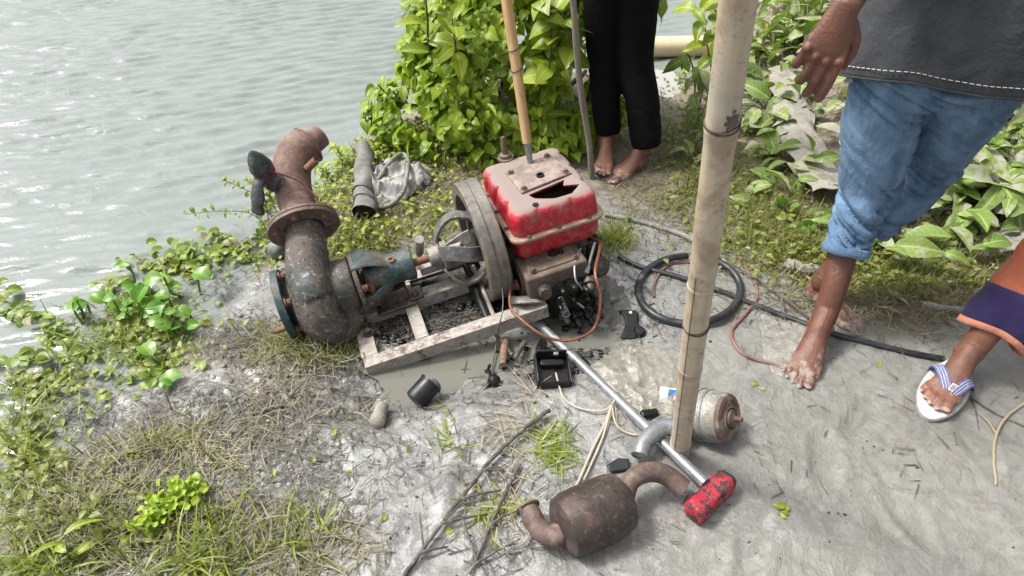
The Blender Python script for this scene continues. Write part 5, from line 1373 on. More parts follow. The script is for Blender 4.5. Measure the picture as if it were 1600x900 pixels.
limb(b, [SLp, SLp.lerp(EL_, .5), EL_, EL_.lerp(WL, .35), WL], [.055, .046, .040, .040, .027])
n_ref = (.6, -.5, .2); hand(b, WL, WL - EL_, (-.6, -.6, 0), (0, 0, 0), None); n_ref = (-.3, -1, .2)
HC = CH + Vector((-.02, -.03, .205)); head(b, CH, HC, (-.5, -.8, 0))
body = fuse(b, 'body', ['skin_brown'], None, voxel=.0029, smooth_it=3); body.data.transform(Matrix.Translation(-o)); body.parent = t
nails_obj(nl, t, 'nail_dirty'); hair_eyes(t, HC, (-.5, -.8, 0))
for p, d, a, n in nth:
    q = MB(); q.add([p - o + d * .007, p - o + a * .005, p - o - d * .006, p - o - a * .005, p - o + n * .0015], [(0, 1, 4), (1, 2, 4), (2, 3, 4), (3, 0, 4)]); q.build('thumbnail', 'nail', t)
# shin hairs would be invisible at this size; veins on the hand and foot as fine ridges
# jeans: rolled tight below the knee on the near leg
b = MB(); CU = AR.lerp(KR, .50)
def leg_cloth(pts, rad): b.tube(bez(pts, 6), list(np.interp(np.linspace(0, len(pts) - 1, 6 * (len(pts) - 1) + 1), range(len(pts)), rad)), 28)
leg_cloth([CU, CU.lerp(KR, .5), KR + Vector((0, -.004, 0)), KR.lerp(HR, .35), KR.lerp(HR, .7), HR + Vector((.02, .0, .03))], [.062, .070, .083, .091, .101, .114])
CL = AL.lerp(KL, .45)
leg_cloth([CL, CL.lerp(KL, .5), KL, KL.lerp(HL, .4), KL.lerp(HL, .75), HL + Vector((0, 0, .03))], [.060, .066, .077, .085, .100, .114])
b.tube([PC + Vector((.0, .01, -.075)), PC + Vector((.0, .0, -.03)), PC + Vector((0, .01, .05)), PC + Vector((0, .015, .16))], [(.13, .10), (.175, .135), (.18, .135), (.165, .12)], 28, up=(0, 1, 0))
j = fuse(b, 'jeans', ['denim'], None, voxel=.005, smooth_it=5, post=trouser_post(4.5, .030, 5, zk=21, lean=.35, knees=((.42, .08, 1.1), (.31, .07, 1.4), (.74, .08, .8))))
j.data.transform(Matrix.Translation(-o)); j.parent = t
# rolled cuff
ax_ = (KR - AR).normalized(); q = MB()
w_ = ax_.orthogonal().normalized(); s_ = ax_.cross(w_)
q.lathe([(.056, -.010), (.062, -.013), (.067, -.008), (.069, .003), (.067, .014), (.060, .016), (.056, .010)], CU - o, ax_, 36, closed=True); c = q.build('cuff', 'denim', t); noisy_mesh(c.data, .004, 30, 2)
# side seam with dark stitching on the near leg
def seam(pix_, y0, name, mat, r=.0016):
    pass
# shirt: loose body with a stitched hem, short sleeves
b = MB(); rings = []; SCn = PC + Vector((.0, .0, 0))
NA = 56
for z, rx, ry, dx, dy in ((.800, .240, .165, 0, .0), (.83, .238, .163, 0, .0), (.90, .225, .155, 0, .0), (1.0, .205, .145, .0, .01), (1.12, .195, .14, .01, .02), (1.24, .205, .14, .015, .03), (1.33, .20, .12, .02, .04), (1.38, .13, .10, .02, .04), (1.41, .07, .07, .02, .04)):
    r = []
    for k in range(NA):
        a = 2 * math.pi * k / NA; fold = 1 + (.040 * math.sin(4 * a + 1 + z * 6) + .022 * math.sin(9 * a + z * 11) + .012 * math.sin(15 * a - z * 14)) * max(0, min(1, (1.25 - z) / .35))
        sag = .022 * math.sin(a * 1 + 2.2) + .008 * math.sin(a * 3 + 1) if z < .95 else 0
        yw = R_(-26); x, y = rx * fold * math.cos(a), ry * fold * math.sin(a)
        r.append((SCn.x + dx + x * math.cos(yw) - y * math.sin(yw), SCn.y + dy + x * math.sin(yw) + y * math.cos(yw), z + sag))
    rings.append(r)
hemr = [Vector(p) for p in rings[0]]
b.loft(rings, caps=False)
o2 = b.build('shirt', 'shirt_grey', t); o2.data.transform(Matrix.Translation(-o)); sm = o2.modifiers.new('sub', 'SUBSURF'); sm.levels = 2; sm.render_levels = 2; so_ = o2.modifiers.new('s', 'SOLIDIFY'); so_.thickness = .003; so_.offset = 0
cen = Vector((SCn.x, SCn.y, 0))
def ringtube(zoff, rr, mat, name, out, dashed=False):
    b = MB(); P = []
    for k in range(NA):
        p = hemr[k] + Vector((0, 0, zoff)); d_ = Vector((p.x - cen.x, p.y - cen.y, 0)).normalized(); P.append(p + d_ * out - o)
    if dashed:
        P2 = bez(P + [P[0]], 6)
        for k in range(0, len(P2) - 3, 3): b.tube([P2[k], P2[k + 2]], rr, 4)
    else:
        b.tube(P + [P[0]], rr, 6, caps=False)
    return b.build(name, mat, t)
ringtube(.000, .0032, 'shirt_grey', 'hem', .0)
ringtube(.024, .0011, 'thread', 'hem_stitching', .0022, True)
for S_, E_ in ((SR, ER), (SLp, EL_)):
    b = MB(); b.tube([S_ + (S_ - E_) * .12 - o, S_.lerp(E_, .3) - o, S_.lerp(E_, .72) - o], [.075, .075, .08], 22, caps=False); q = b.build('sleeve', 'shirt_grey', t); ss = q.modifiers.new('s', 'SOLIDIFY'); ss.thickness = .003

# --- the wearer of the black trousers
FR0, FR1, FL0, FL1 = Vector((.595, 2.530, 0)), G(951, 282, .0), Vector((.424, 2.610, 0)), G(942, 266, 0)
t = thing('person', 'barefoot person in loose black trousers standing behind the engine', 'person', (.48, 2.60, 0)); o = t.location.copy()
b = MB(); nl = []
AR2, AL2 = Vector((.568, 2.508, .10)), Vector((.418, 2.575, .10)); KR2, KL2 = Vector((.505, 2.60, .43)), Vector((.380, 2.64, .43)); HR2, HL2 = Vector((.478, 2.64, .80)), Vector((.345, 2.66, .80))
foot(b, (FR0.x, FR0.y, hz(FR0.x, FR0.y)), FR1 - FR0, .255, 1, AR2 + Vector((0, 0, .01)), nl)
foot(b, (FL0.x, FL0.y, hz(FL0.x, FL0.y)), FL1 - FL0, .235, 1, AL2 + Vector((0, 0, .01)), nl)
for A_, K_, H_ in ((AR2, KR2, HR2), (AL2, KL2, HL2)): limb(b, [A_ - Vector((0, 0, .03)), A_.lerp(K_, .2), A_.lerp(K_, .6), K_, K_.lerp(H_, .5), H_], [.034, .034, .047, .048, .06, .075])
PC2 = (HR2 + HL2) / 2; CH2 = PC2 + Vector((0, .03, .50))
b.tube(bez([PC2 - Vector((0, 0, .05)), PC2 + Vector((0, 0, .12)), PC2.lerp(CH2, .75), CH2], 5), [(.125, .095)] * 9 + [(.14, .095)] * 7, 22, round_caps=True, up=(0, 1, 0))
for sx, wr in ((-1, V(926, -75, 2.52)), (1, Vector((.62, 2.6, .98)))):
    S_ = CH2 + Vector((.185 * sx, 0, .0)); E_ = S_.lerp(wr, .5) + Vector((.05 * sx, .05, 0)); limb(b, [S_, S_.lerp(E_, .5), E_, E_.lerp(wr, .4), wr], [.05, .042, .036, .036, .025])
    n_ref = (sx * .6, -.7, .1); hand(b, wr, wr - E_, (-.5 * sx, -.7, 0), (0, 0, 0), None, k=.95)
n_ref = (-.3, -1, .2)
HC = CH2 + Vector((-.01, -.03, .20)); head(b, CH2, HC, (-.3, -1, 0))
body = fuse(b, 'body', ['skin_tan'], None, voxel=.0045, smooth_it=3); body.data.transform(Matrix.Translation(-o)); body.parent = t
nails_obj(nl, t, 'nail'); hair_eyes(t, HC, (-.3, -1, 0))
b = MB()
leg_cloth([AR2 + Vector((.012, .0, -.005)), AR2.lerp(KR2, .45) + Vector((.012, 0, 0)), KR2, KR2.lerp(HR2, .5), HR2], [.062, .071, .074, .081, .092])
leg_cloth([AL2 + Vector((.004, .01, .02)), AL2.lerp(KL2, .45), KL2, KL2.lerp(HL2, .5), HL2], [.052, .062, .069, .080, .092])
b.tube([PC2 + Vector((0, 0, -.06)), PC2 + Vector((0, 0, .05)), PC2 + Vector((0, .01, .2))], [(.135, .10), (.145, .105), (.135, .10)], 24, up=(0, 1, 0))
j = fuse(b, 'trousers', ['trouser_black'], None, voxel=.006, smooth_it=5, post=trouser_post(7, .012, 9, zk=8, lean=.1, knees=((.14, .05, 1.2),)))
j.data.transform(Matrix.Translation(-o)); j.parent = t
b = MB(); b.tube(bez([PC2 + Vector((0, 0, .14)), PC2 + Vector((0, .01, .3)), CH2 + Vector((0, 0, .02)), CH2 + Vector((0, 0, .07))], 5), [(.15, .115)] * 8 + [(.175, .115)] * 4 + [(.13, .09)] * 4, 24, caps=False, up=(0, 1, 0)); q = b.build('shirt', 'shirt_grey', t); q.data.transform(Matrix.Translation(-o)); ss = q.modifiers.new('s', 'SOLIDIFY'); ss.thickness = .003

# --- the wearer of the sandal, at the right edge
T3 = G(1452, 642, .02); dr = Vector((.72, .69, 0)).normalized(); H3 = Vector((T3.x, T3.y, 0)) + dr * .275; H3.z = 0
gz3 = hz(T3.x + .1, T3.y + .1)
sd = thing('flip_flop', 'white flip flop with blue straps on the foot at right edge', 'sandal', (H3.x, H3.y, gz3)); so3 = sd.location.copy()
f3 = -dr; s3 = Vector((-f3.y, f3.x, 0))
def W3(x, y, z): return Vector((0, 0, 0)) + f3 * x + s3 * y + Vector((0, 0, z))
out_ = []
for a in np.linspace(0, 2 * math.pi, 48, endpoint=False):
    x = .130 + .162 * math.cos(a); w = .051 + .012 * math.cos(a) - .006 * math.cos(2 * a); out_.append((x, w * math.sin(a) + .004 * math.cos(a)))
b = MB(); rings = []
for z, k in ((.0, .97), (.004, 1.0), (.018, 1.0), (.022, .975)):
    rings.append([W3(.128 + (x - .128) * k, y * k, z) for x, y in out_])
b.loft(rings); b.build('sole', 'sole_white', sd)
b = MB()
for z in (.006, .010, .014): b.tube([W3(.128 + (x - .128) * 1.003, y * 1.005, z) for x, y in out_ + out_[:1]], .0011, 4, caps=False)
b.build('sole_rib', 'grey_rag', sd)
toe_post = W3(.222, .020, .028)      # between big toe and the next
def strap3(side):
    P = bez([toe_post, W3(.196, .016 + side * .008, .052), W3(.160, .006 + side * .030, .074), W3(.120, side * .047, .058), W3(.095, side * .052, .018)], 6); rings = []
    for k, p in enumerate(P):
        a_ = P[max(k - 1, 0)]; c_ = P[min(k + 1, len(P) - 1)]; d_ = (c_ - a_).normalized(); nn = (p - W3(.14, 0, -.01)).normalized(); wv = d_.cross(nn).normalized() * (.0045 + .009 * min(1, k / 8)); nn = wv.cross(d_).normalized() * .0018
        rings.append([p - wv - nn, p + wv - nn, p + wv + nn, p - wv + nn])
    b = MB(); b.loft(rings); b.build('strap', 'strap_blue', sd, bevel=.0008)
    for e in (-.5, .0, .5):
        b = MB(); b.tube([p + (rings[k][1] - rings[k][0]) * .5 * e + (rings[k][3] - rings[k][0]) * .55 for k, p in enumerate(P)], .0009, 4); b.build('strap_stitching', 'sole_white', sd)
strap3(1); strap3(-1)
# small tag where the straps meet
p_ = W3(.188, .015, .0665); tn = Vector((-.35, -.35, .87)).normalized(); tq = Vector((0, 0, 1)).rotation_difference(tn).to_matrix().to_4x4()
M_ = Matrix.Translation(p_) @ tq @ Matrix.Rotation(R_(38), 4, 'Z')
b = MB(); b.box((0, 0, 0), (.024, .013, .003), M_); b.build('tag', 'label_white', sd, bevel=.0006)
b = MB(); b.box((0, 0, .0018), (.019, .0085, .001), M_); b.build('tag_face', 'hammer_black', sd)
b = MB()
for k, x in enumerate((-.0065, -.0022, .0022, .0065)):
    b.box((x, 0, .0026), (.0010, .0052, .0006), M_); b.box((x + .0012, (.0018 if k % 2 else -.0018), .0026), (.0016, .0009, .0006), M_)
b.build('tag_lettering', 'label_white', sd)
t = thing('person', 'person at the right edge in orange and navy trousers wearing a sandal', 'person', (H3.x, H3.y, 0)); o = t.location.copy()
b = MB(); nl = []
AN = Vector((H3.x, H3.y, gz3)) + f3 * .05 + Vector((0, 0, .115)); K3 = Vector((AN.x + .19, AN.y + .10, .46)); H33 = Vector((AN.x + .19, AN.y + .16, .83))
foot(b, (H3.x + f3.x * .005, H3.y + f3.y * .005, gz3 + .021), f3, .262, 1 if s3.dot(Vector((.7, -.7, 0))) > 0 else -1, AN, nl)
P3b = H33 + Vector((.10, .0, 0)); H34 = H33 + Vector((.19, -.02, 0)); K4 = H34 + Vector((.02, -.1, -.38)); A4 = K4 + Vector((.02, .06, -.36)); g4 = hz(A4.x, A4.y); A4.z = g4 + .10
foot(b, (A4.x + .01, A4.y + .05, g4), Vector((-.2, -1, 0)), .25, -1, A4, nl)
for A_, K_, H_ in ((AN, K3, H33), (A4, K4, H34)): limb(b, [A_ - Vector((0, 0, .03)), A_.lerp(K_, .2), A_.lerp(K_, .6), K_, K_.lerp(H_, .5), H_], [.036, .036, .05, .05, .065, .08])
CH3 = P3b + Vector((.02, .03, .5))
b.tube(bez([P3b - Vector((0, 0, .05)), P3b + Vector((0, 0, .12)), P3b.lerp(CH3, .75), CH3], 5), [(.14, .10)] * 9 + [(.155, .105)] * 7, 22, round_caps=True, up=(0, 1, 0))
for sx in (-1, 1):
    S_ = CH3 + Vector((.19 * sx, 0, 0)); E_ = S_ + Vector((.06 * sx, .03, -.26)); wr = E_ + Vector((0, -.06, -.23)); limb(b, [S_, S_.lerp(E_, .5), E_, E_.lerp(wr, .4), wr], [.05, .042, .036, .036, .025])
    n_ref = (sx, -.1, .1); hand(b, wr, wr - E_, (0, -1, 0), (0, 0, 0), None, k=.95)
n_ref = (-.3, -1, .2)
HC = CH3 + Vector((-.01, -.03, .20)); head(b, CH3, HC, (-.8, -.6, 0))
body = fuse(b, 'body', ['skin_tan'], None, voxel=.0045, smooth_it=3); body.data.transform(Matrix.Translation(-o)); body.parent = t
nails_obj(nl, t, 'nail'); hair_eyes(t, HC, (-.8, -.6, 0))
# trouser leg: orange, a navy band above a pale hem, falling open over the ankle
def leg_rings(p0, p1, r0, r1, h0, h1, n, ph=0.0, wav=.012):
    rings = []
    ax = (p1 - p0).normalized(); u_ = ax.orthogonal().normalized(); v_ = ax.cross(u_)
    for h in np.linspace(h0, h1, n):
        r = r0 + (r1 - r0) * h; row = []
        for a in np.linspace(0, 2 * math.pi, 40, endpoint=False):
            q = r * (1 + .10 * math.sin(3 * a + ph) * (1 - h) + .04 * math.sin(7 * a + 9 * h) + .03 * math.sin(h * 26 + 2 * a))
            row.append(p0.lerp(p1, h) + (u_ * math.cos(a) + v_ * math.sin(a)) * q + ax * wav * math.sin(2 * a + ph) * (1 - h) - o)
        rings.append(row)
    return rings
L0 = AN + Vector((.056, .030, .026)); L1 = K3 + Vector((.03, .02, 0))
for nm, mt, h0, h1, rr, n in (('hem_band', 'wrap_hem', .0, .05, .0035, 3), ('navy_band', 'wrap_navy', .03, .34, .002, 8), ('trouser_leg', 'wrap_orange', .32, 1.0, .0, 18)):
    b = MB(); b.loft(leg_rings(L0, L1, .084 + rr, .096 + rr, h0, h1, n, 1.0), caps=False); q = b.build(nm, mt, t); ss = q.modifiers.new('s', 'SOLIDIFY'); ss.thickness = .003; ss.offset = 0
b = MB(); leg_cloth([K3 + Vector((.02, .01, -.03)), K3.lerp(H33, .5), H33], [.098, .11, .115]); leg_cloth([A4 + Vector((0, 0, .02)), K4, H34], [.08, .095, .115]); b.tube([P3b + Vector((0, 0, -.06)), P3b + Vector((0, .01, .2))], [(.15, .12), (.16, .12)], 24, up=(0, 1, 0))
j = fuse(b, 'trousers', ['wrap_orange'], None, voxel=.007, smooth_it=5); j.data.transform(Matrix.Translation(-o)); j.parent = t
b = MB(); b.tube(bez([P3b + Vector((0, 0, .14)), P3b + Vector((0, .01, .3)), CH3 + Vector((0, 0, .02)), CH3 + Vector((0, 0, .07))], 5), [(.165, .125)] * 8 + [(.185, .12)] * 4 + [(.13, .09)] * 4, 24, caps=False, up=(0, 1, 0)); q = b.build('shirt', 'shirt_grey', t); q.data.transform(Matrix.Translation(-o)); ss = q.modifiers.new('s', 'SOLIDIFY'); ss.thickness = .003
# ------------------------------------------------------------------ vegetation
def leaf_arrays(prof, fold=.18, droop=.25, rows=5, curl=0.0, seed=0):
    """Unit leaf along +Y, face up: half-widths prof(t); folded along the midrib, tip drooping."""
    rr = random.Random(seed); vs = []; fs = []
    for i in range(rows + 1):
        t = i / rows; w = prof(t); z = -droop * t * t + .06 * math.sin(3.1 * t)
        x0 = curl * t * t
        for q in (-1, -.5, 0, .5, 1):
            vs.append((x0 + q * w, t - .06 * abs(q) * (1 if t < .15 else 0), z + fold * abs(q) * w * 1.0 + rr.uniform(-.012, .012) - .10 * (q * q) * w * (1 if abs(q) == 1 else 0)))
    for i in range(rows):
        for k in range(4):
            a = i * 5 + k; fs.append((a, a + 1, a + 6, a + 5))
    return np.array(vs), fs
def p_heart(t): return .46 * (math.sin(math.pi * min(1, (t + .10) / 1.1) ** .62)) if t < 1 else .004
def p_oval(t): return .27 * math.sin(math.pi * min(1, max(t, .0)) ** .82) + .006
def p_lance(t): return .14 * math.sin(math.pi * t ** .75) + .006
def p_round(t): return .44 * math.sqrt(max(0, 1 - (2 * t - 1) ** 2)) + .02
def p_small(t): return .30 * math.sin(math.pi * t ** .9) + .01
LEAF = {}
for nm, pr, fo, dr_ in (('heart', p_heart, .35, .30), ('oval', p_oval, .45, .35), ('lance', p_lance, .5, .45), ('round', p_round, .55, .10), ('small', p_small, .3, .2)):
    LEAF[nm] = [leaf_arrays(pr, fo * k, dr_ * k2, 4 if nm == 'small' else 8, c, s) for s, (k, k2, c) in enumerate(((1, 1, .05), (.6, 1.7, -.08), (1.3, .4, .10)))]
LMESH = {}
def leaf_mesh(kind, var, mat):
    key = (kind, var, mat)
    if key not in LMESH:
        v, f = LEAF[kind][var]; b = MB(); b.add([tuple(p) for p in v], f); b.add([(-.012, -.25, -.03), (.012, -.25, -.03), (.012, .06, .0), (-.012, .06, .0)], [(0, 1, 2, 3)])
        LMESH[key] = m_ = b.mesh('leaf', mat, angle=80)
        for nm_, q_ in (('leafx', [p[0] + 1.0 for p in b.v]), ('leafy', [p[1] for p in b.v])):
            at_ = m_.attributes.new(nm_, 'FLOAT', 'POINT'); at_.data.foreach_set('value', np.array(q_, np.float32))
    return LMESH[key]
def basis(tip, nrm, size, roll=0.0):
    y = Vector(tip).normalized(); z = (Vector(nrm) - y * y.dot(Vector(nrm)))
    if z.length < 1e-4: z = y.orthogonal()
    z.normalize(); x = y.cross(z)
    M = Matrix((x, y, z)).transposed().to_4x4()
    if roll: M = M @ Matrix.Rotation(roll, 4, 'Y')
    return M @ Matrix.Scale(size, 4)
def leaves_obj(parent, items, kind, mat):
    """Every leaf its own object: items are (point, tip direction, face normal, size)."""
    for p, tip, nr, s in items:
        M = basis(tip, nr, s, random.uniform(-.35, .35)); M.translation = Vector(p) - parent.location
        ob = bpy.data.objects.new('leaf', leaf_mesh(kind, random.randrange(3), mat)); COL.objects.link(ob); ob.parent = parent; ob.matrix_local = M
def merge(name, vlist, flist, tints, mat, parent=None, smooth=True, lxy=None):
    """Many small pieces as one mesh (kind = stuff)."""
    V_ = np.concatenate(vlist); n = len(V_); off = 0; loops = []; starts = []; tot = 0
    T_ = np.concatenate(tints)
    F_ = np.concatenate(flist)
    me = bpy.data.meshes.new(name); me.vertices.add(n); me.vertices.foreach_set('co', V_.ravel().astype(np.float32))
    me.loops.add(F_.size); me.loops.foreach_set('vertex_index', F_.ravel().astype(np.int32))
    me.polygons.add(len(F_)); me.polygons.foreach_set('loop_start', np.arange(0, F_.size, 4, dtype=np.int32)); me.update(calc_edges=True)
    a = me.attributes.new('tint', 'FLOAT', 'POINT'); a.data.foreach_set('value', T_.astype(np.float32))
    if lxy is not None:
        for nm_, q_ in (('leafx', lxy[0]), ('leafy', lxy[1])):
            at_ = me.attributes.new(nm_, 'FLOAT', 'POINT'); at_.data.foreach_set('value', np.concatenate(q_).astype(np.float32))
    me.materials.append(MAT[mat])
    if smooth: me.shade_smooth()
    o = link(name, me, parent); o['kind'] = 'stuff'
    return o
def leaves_stuff(name, items, kind, mat, parent=None):
    vl, fl, tl = [], [], []; off = 0; o = parent.location if parent is not None else Vector((0, 0, 0)); lxs, lys = [], []
    for p, tip, nr, s in items:
        v, f = LEAF[kind][random.randrange(3)]; M = np.array(basis(tip, nr, s, random.uniform(-.4, .4)))[:3, :3]
        vl.append(v @ M.T + np.array(Vector(p) - o)); fl.append(np.array(f) + off); off += len(v); tl.append(np.full(len(v), random.random())); lxs.append(v[:, 0] + 1.0); lys.append(v[:, 1])
    return merge(name, vl, fl, tl, mat, parent, lxy=(lxs, lys))

# --- grass and litter: blades as strips
def blade_base(bend, seg=4):
    v = []
    for i in range(seg + 1):
        t = i / seg; a = bend * t; w = .5 * (1 - t) ** .7 + .03
        y = (1 - math.cos(a)) / bend if bend else 0; z = math.sin(a) / bend if bend else t
        v += [(-w, y, z), (w, y, z)]
    f = [(2 * i, 2 * i + 1, 2 * i + 3, 2 * i + 2) for i in range(seg)]
    return np.array(v), np.array(f)
BL = [blade_base(b) for b in (.25, .7, 1.2, 1.8, 2.5)]
def Garr(px, py):
    a = (px - 800) / FPX; b = (450 - py) / FPX
    dy = math.cos(PITCH) + b * math.sin(PITCH); dz = -math.sin(PITCH) + b * math.cos(PITCH); t = -CAMH / dz
    return a * t, dy * t
def blades(name, label, cat, patches, mat, length, width, lean, seed, land=True, up=0.0, bends=(0, 5)):
    r = np.random.default_rng(seed); vl, fl, tl = [], [], []; off = 0
    for (px, py, sx, sy, n) in patches:
        gx = r.normal(px, sx, n); gy = np.clip(r.normal(py, sy, n), -60, 990)
        x, y = Garr(gx, gy)
        if land:
            k = shore_dist(x, y) > -.02; x, y = x[k], y[k]
        # tufts: pull towards random centres
        m = max(3, len(x) // 14); ci = r.integers(0, len(x), len(x)) % m; pull = r.uniform(.2, .95, len(x))
        x = x * (1 - pull) + x[ci] * pull + r.normal(0, .008, len(x)); y = y * (1 - pull) + y[ci] * pull + r.normal(0, .008, len(x))
        z = np.maximum(height(x, y), WATER_Z + .004) + up
        for j in range(len(x)):
            v, f = BL[r.integers(bends[0], bends[1])]
            L = length * r.uniform(.45, 1.35); w = width * r.uniform(.6, 1.4); yaw = r.uniform(0, 6.283); le = r.uniform(*lean)
            cy, sy_ = math.cos(yaw), math.sin(yaw); cl, sl_ = math.cos(le), math.sin(le)
            X_ = v[:, 0] * w; Y_ = v[:, 1] * L; Z_ = v[:, 2] * L
            Y2 = Y_ * cl + Z_ * sl_; Z2 = np.maximum(-Y_ * sl_ + Z_ * cl, .0015 + .002 * (j % 4))
            vl.append(np.stack([X_ * cy - Y2 * sy_ + x[j], X_ * sy_ + Y2 * cy + y[j], Z2 + z[j]], -1)); fl.append(f + off); off += len(v); tl.append(np.full(len(v), r.random()))
    o = merge(name, vl, fl, tl, mat)
    return tag(o, label, cat, kind='stuff')
blades('green_grass', 'short green grass growing along the bank and path edges', 'grass',
       [(1190, 330, 70, 50, 1500), (1250, 395, 70, 22, 900), (1400, 430, 90, 25, 2000), (1480, 380, 80, 30, 900), (1300, 350, 60, 40, 500), (1130, 250, 50, 40, 700), (1060, 215, 35, 40, 500), (880, 200, 40, 30, 400), (962, 372, 26, 18, 420), (555, 375, 45, 25, 900),
        (455, 300, 40, 35, 700), (560, 235, 40, 25, 600), (690, 240, 60, 16, 600), (680, 330, 40, 25, 300), (1080, 300, 40, 30, 400), (640, 260, 60, 30, 500), (420, 330, 25, 30, 300), (480, 535, 50, 16, 560), (120, 820, 110, 50, 900), (40, 720, 40, 50, 400), (330, 850, 100, 40, 420), (250, 700, 90, 30, 220)], 'grass_green', .07, .0040, (.1, 1.0), 1)
blades('cut_grass', 'flattened half dry grass lying over the path and the right verge', 'grass',
       [(1180, 310, 90, 70, 2200), (1010, 285, 60, 35, 900), (1420, 455, 130, 35, 3400), (1120, 220, 60, 60, 900), (1500, 400, 90, 25, 1300), (700, 290, 60, 40, 700), (560, 300, 60, 60, 1300), (560, 375, 50, 25, 700), (650, 320, 60, 40, 700), (1290, 380, 60, 25, 800), (900, 225, 50, 25, 500), (480, 535, 55, 18, 260), (1350, 400, 90, 40, 900)], 'grass_dry', .075, .0030, (.75, 1.55), 2)
blades('muddy_grass', 'mud stained flattened grass covering the lower left bank', 'grass',
       [(130, 820, 110, 50, 1000), (60, 780, 60, 40, 300), (320, 850, 110, 45, 420), (280, 690, 90, 30, 300), (480, 860, 90, 35, 350), (470, 545, 60, 22, 500), (250, 770, 120, 40, 260), (420, 640, 80, 60, 300)], 'grass_muddy', .085, .0034, (.6, 1.5), 3)
blades('dark_litter', 'dark wet straw and root litter strewn over the grey mud', 'litter',
       [(250, 640, 120, 50, 800), (430, 640, 100, 70, 800), (360, 520, 60, 30, 600), (480, 740, 90, 60, 320), (600, 600, 120, 40, 240), (700, 500, 60, 30, 350), (860, 540, 50, 40, 240), (780, 700, 90, 70, 260), (440, 780, 120, 80, 280), (1000, 480, 60, 60, 140), (1300, 480, 150, 40, 260), (150, 720, 90, 50, 900), (140, 830, 110, 40, 700), (330, 800, 90, 60, 400), (820, 860, 60, 30, 80), (1300, 640, 200, 110, 75), (1000, 800, 160, 60, 24), (1040, 330, 50, 40, 200)], 'straw_dark', .055, .0028, (1.15, 1.56), 4, up=.001)
blades('bright_grass', 'bright green grass blades standing in the lower left corner', 'grass',
       [(60, 885, 50, 18, 70), (300, 870, 40, 20, 60), (330, 800, 30, 30, 26), (15, 700, 20, 50, 110), (480, 850, 40, 25, 28), (160, 500, 60, 30, 50)], 'grass_bright', .12, .0050, (.2, 1.1), 5, land=False)
blades('green_tuft', 'small torn green grass tuft lying beside the dead branches', 'grass', [(862, 700, 15, 26, 60), (845, 680, 24, 14, 36), (760, 800, 30, 30, 40), (690, 690, 20, 20, 22)], 'grass_bright', .075, .0040, (.8, 1.5), 6)
blades('pale_straw', 'pale yellow straw stems scattered among dead branches and grass', 'litter', [(820, 680, 45, 40, 70), (780, 790, 40, 40, 40), (250, 690, 110, 20, 130), (950, 640, 40, 30, 26), (1160, 300, 60, 50, 90), (640, 260, 60, 40, 60)], 'straw_pale', .10, .0022, (1.2, 1.55), 7, up=.006)

# --- small leafy weeds as ground cover
def weeds(name, label, patches, mat, size, seed, kind='small', land=True, up=(.005, .05), cat='weeds'):
    r = random.Random(seed); items = []; 
    for px, py, sx, sy, n in patches:
        for _ in range(n):
            x, y = Garr(r.gauss(px, sx), r.gauss(py, sy)); 
            if land and float(shore_dist(np.array([x]), np.array([y]))[0]) < -.03: continue
            z = max(hz_fast(x, y), WATER_Z) + r.uniform(*up); a = r.uniform(0, 6.283)
            items.append(((x, y, z), (math.cos(a), math.sin(a), r.uniform(-.3, .5)), (r.uniform(-.5, .5), r.uniform(-.8, .2), 1), size * r.uniform(.6, 1.5)))
    o = leaves_stuff(name, items, kind, mat); return tag(o, label, cat, kind='stuff')
_gx = np.linspace(-3.2, 3.2, 640); _gy = np.linspace(.4, 5.0, 460); _Z = height(*np.meshgrid(_gx, _gy))
def hz_fast(x, y):
    i = min(max(int((x + 3.2) / 6.4 * 639), 0), 639); j = min(max(int((y - .4) / 4.6 * 459), 0), 459); return float(_Z[j, i])
weeds('leafy_weeds', 'low bright leafy weeds between the pump and the vine bush', [(555, 372, 45, 24, 230), (610, 230, 45, 22, 300), (540, 240, 35, 25, 200), (450, 290, 40, 35, 200), (690, 235, 60, 16, 420), (700, 290, 60, 40, 140), (660, 340, 40, 20, 70), (395, 320, 30, 30, 150), (520, 290, 40, 40, 200)], 'grass_bright', .022, 11)
weeds('leafy_weeds', 'low weeds among the cut grass on the right verge', [(1180, 320, 70, 50, 320), (1300, 400, 80, 25, 200), (1080, 200, 40, 40, 240), (1450, 410, 90, 30, 320), (1120, 130, 40, 40, 200)], 'grass_green', .024, 12)
weeds('bank_weeds', 'small muddy green weeds along the lower left water edge', [(35, 690, 35, 45, 200), (110, 800, 100, 50, 110), (130, 600, 60, 25, 60), (220, 500, 60, 30, 160)], 'grass_green', .022, 13, land=False)

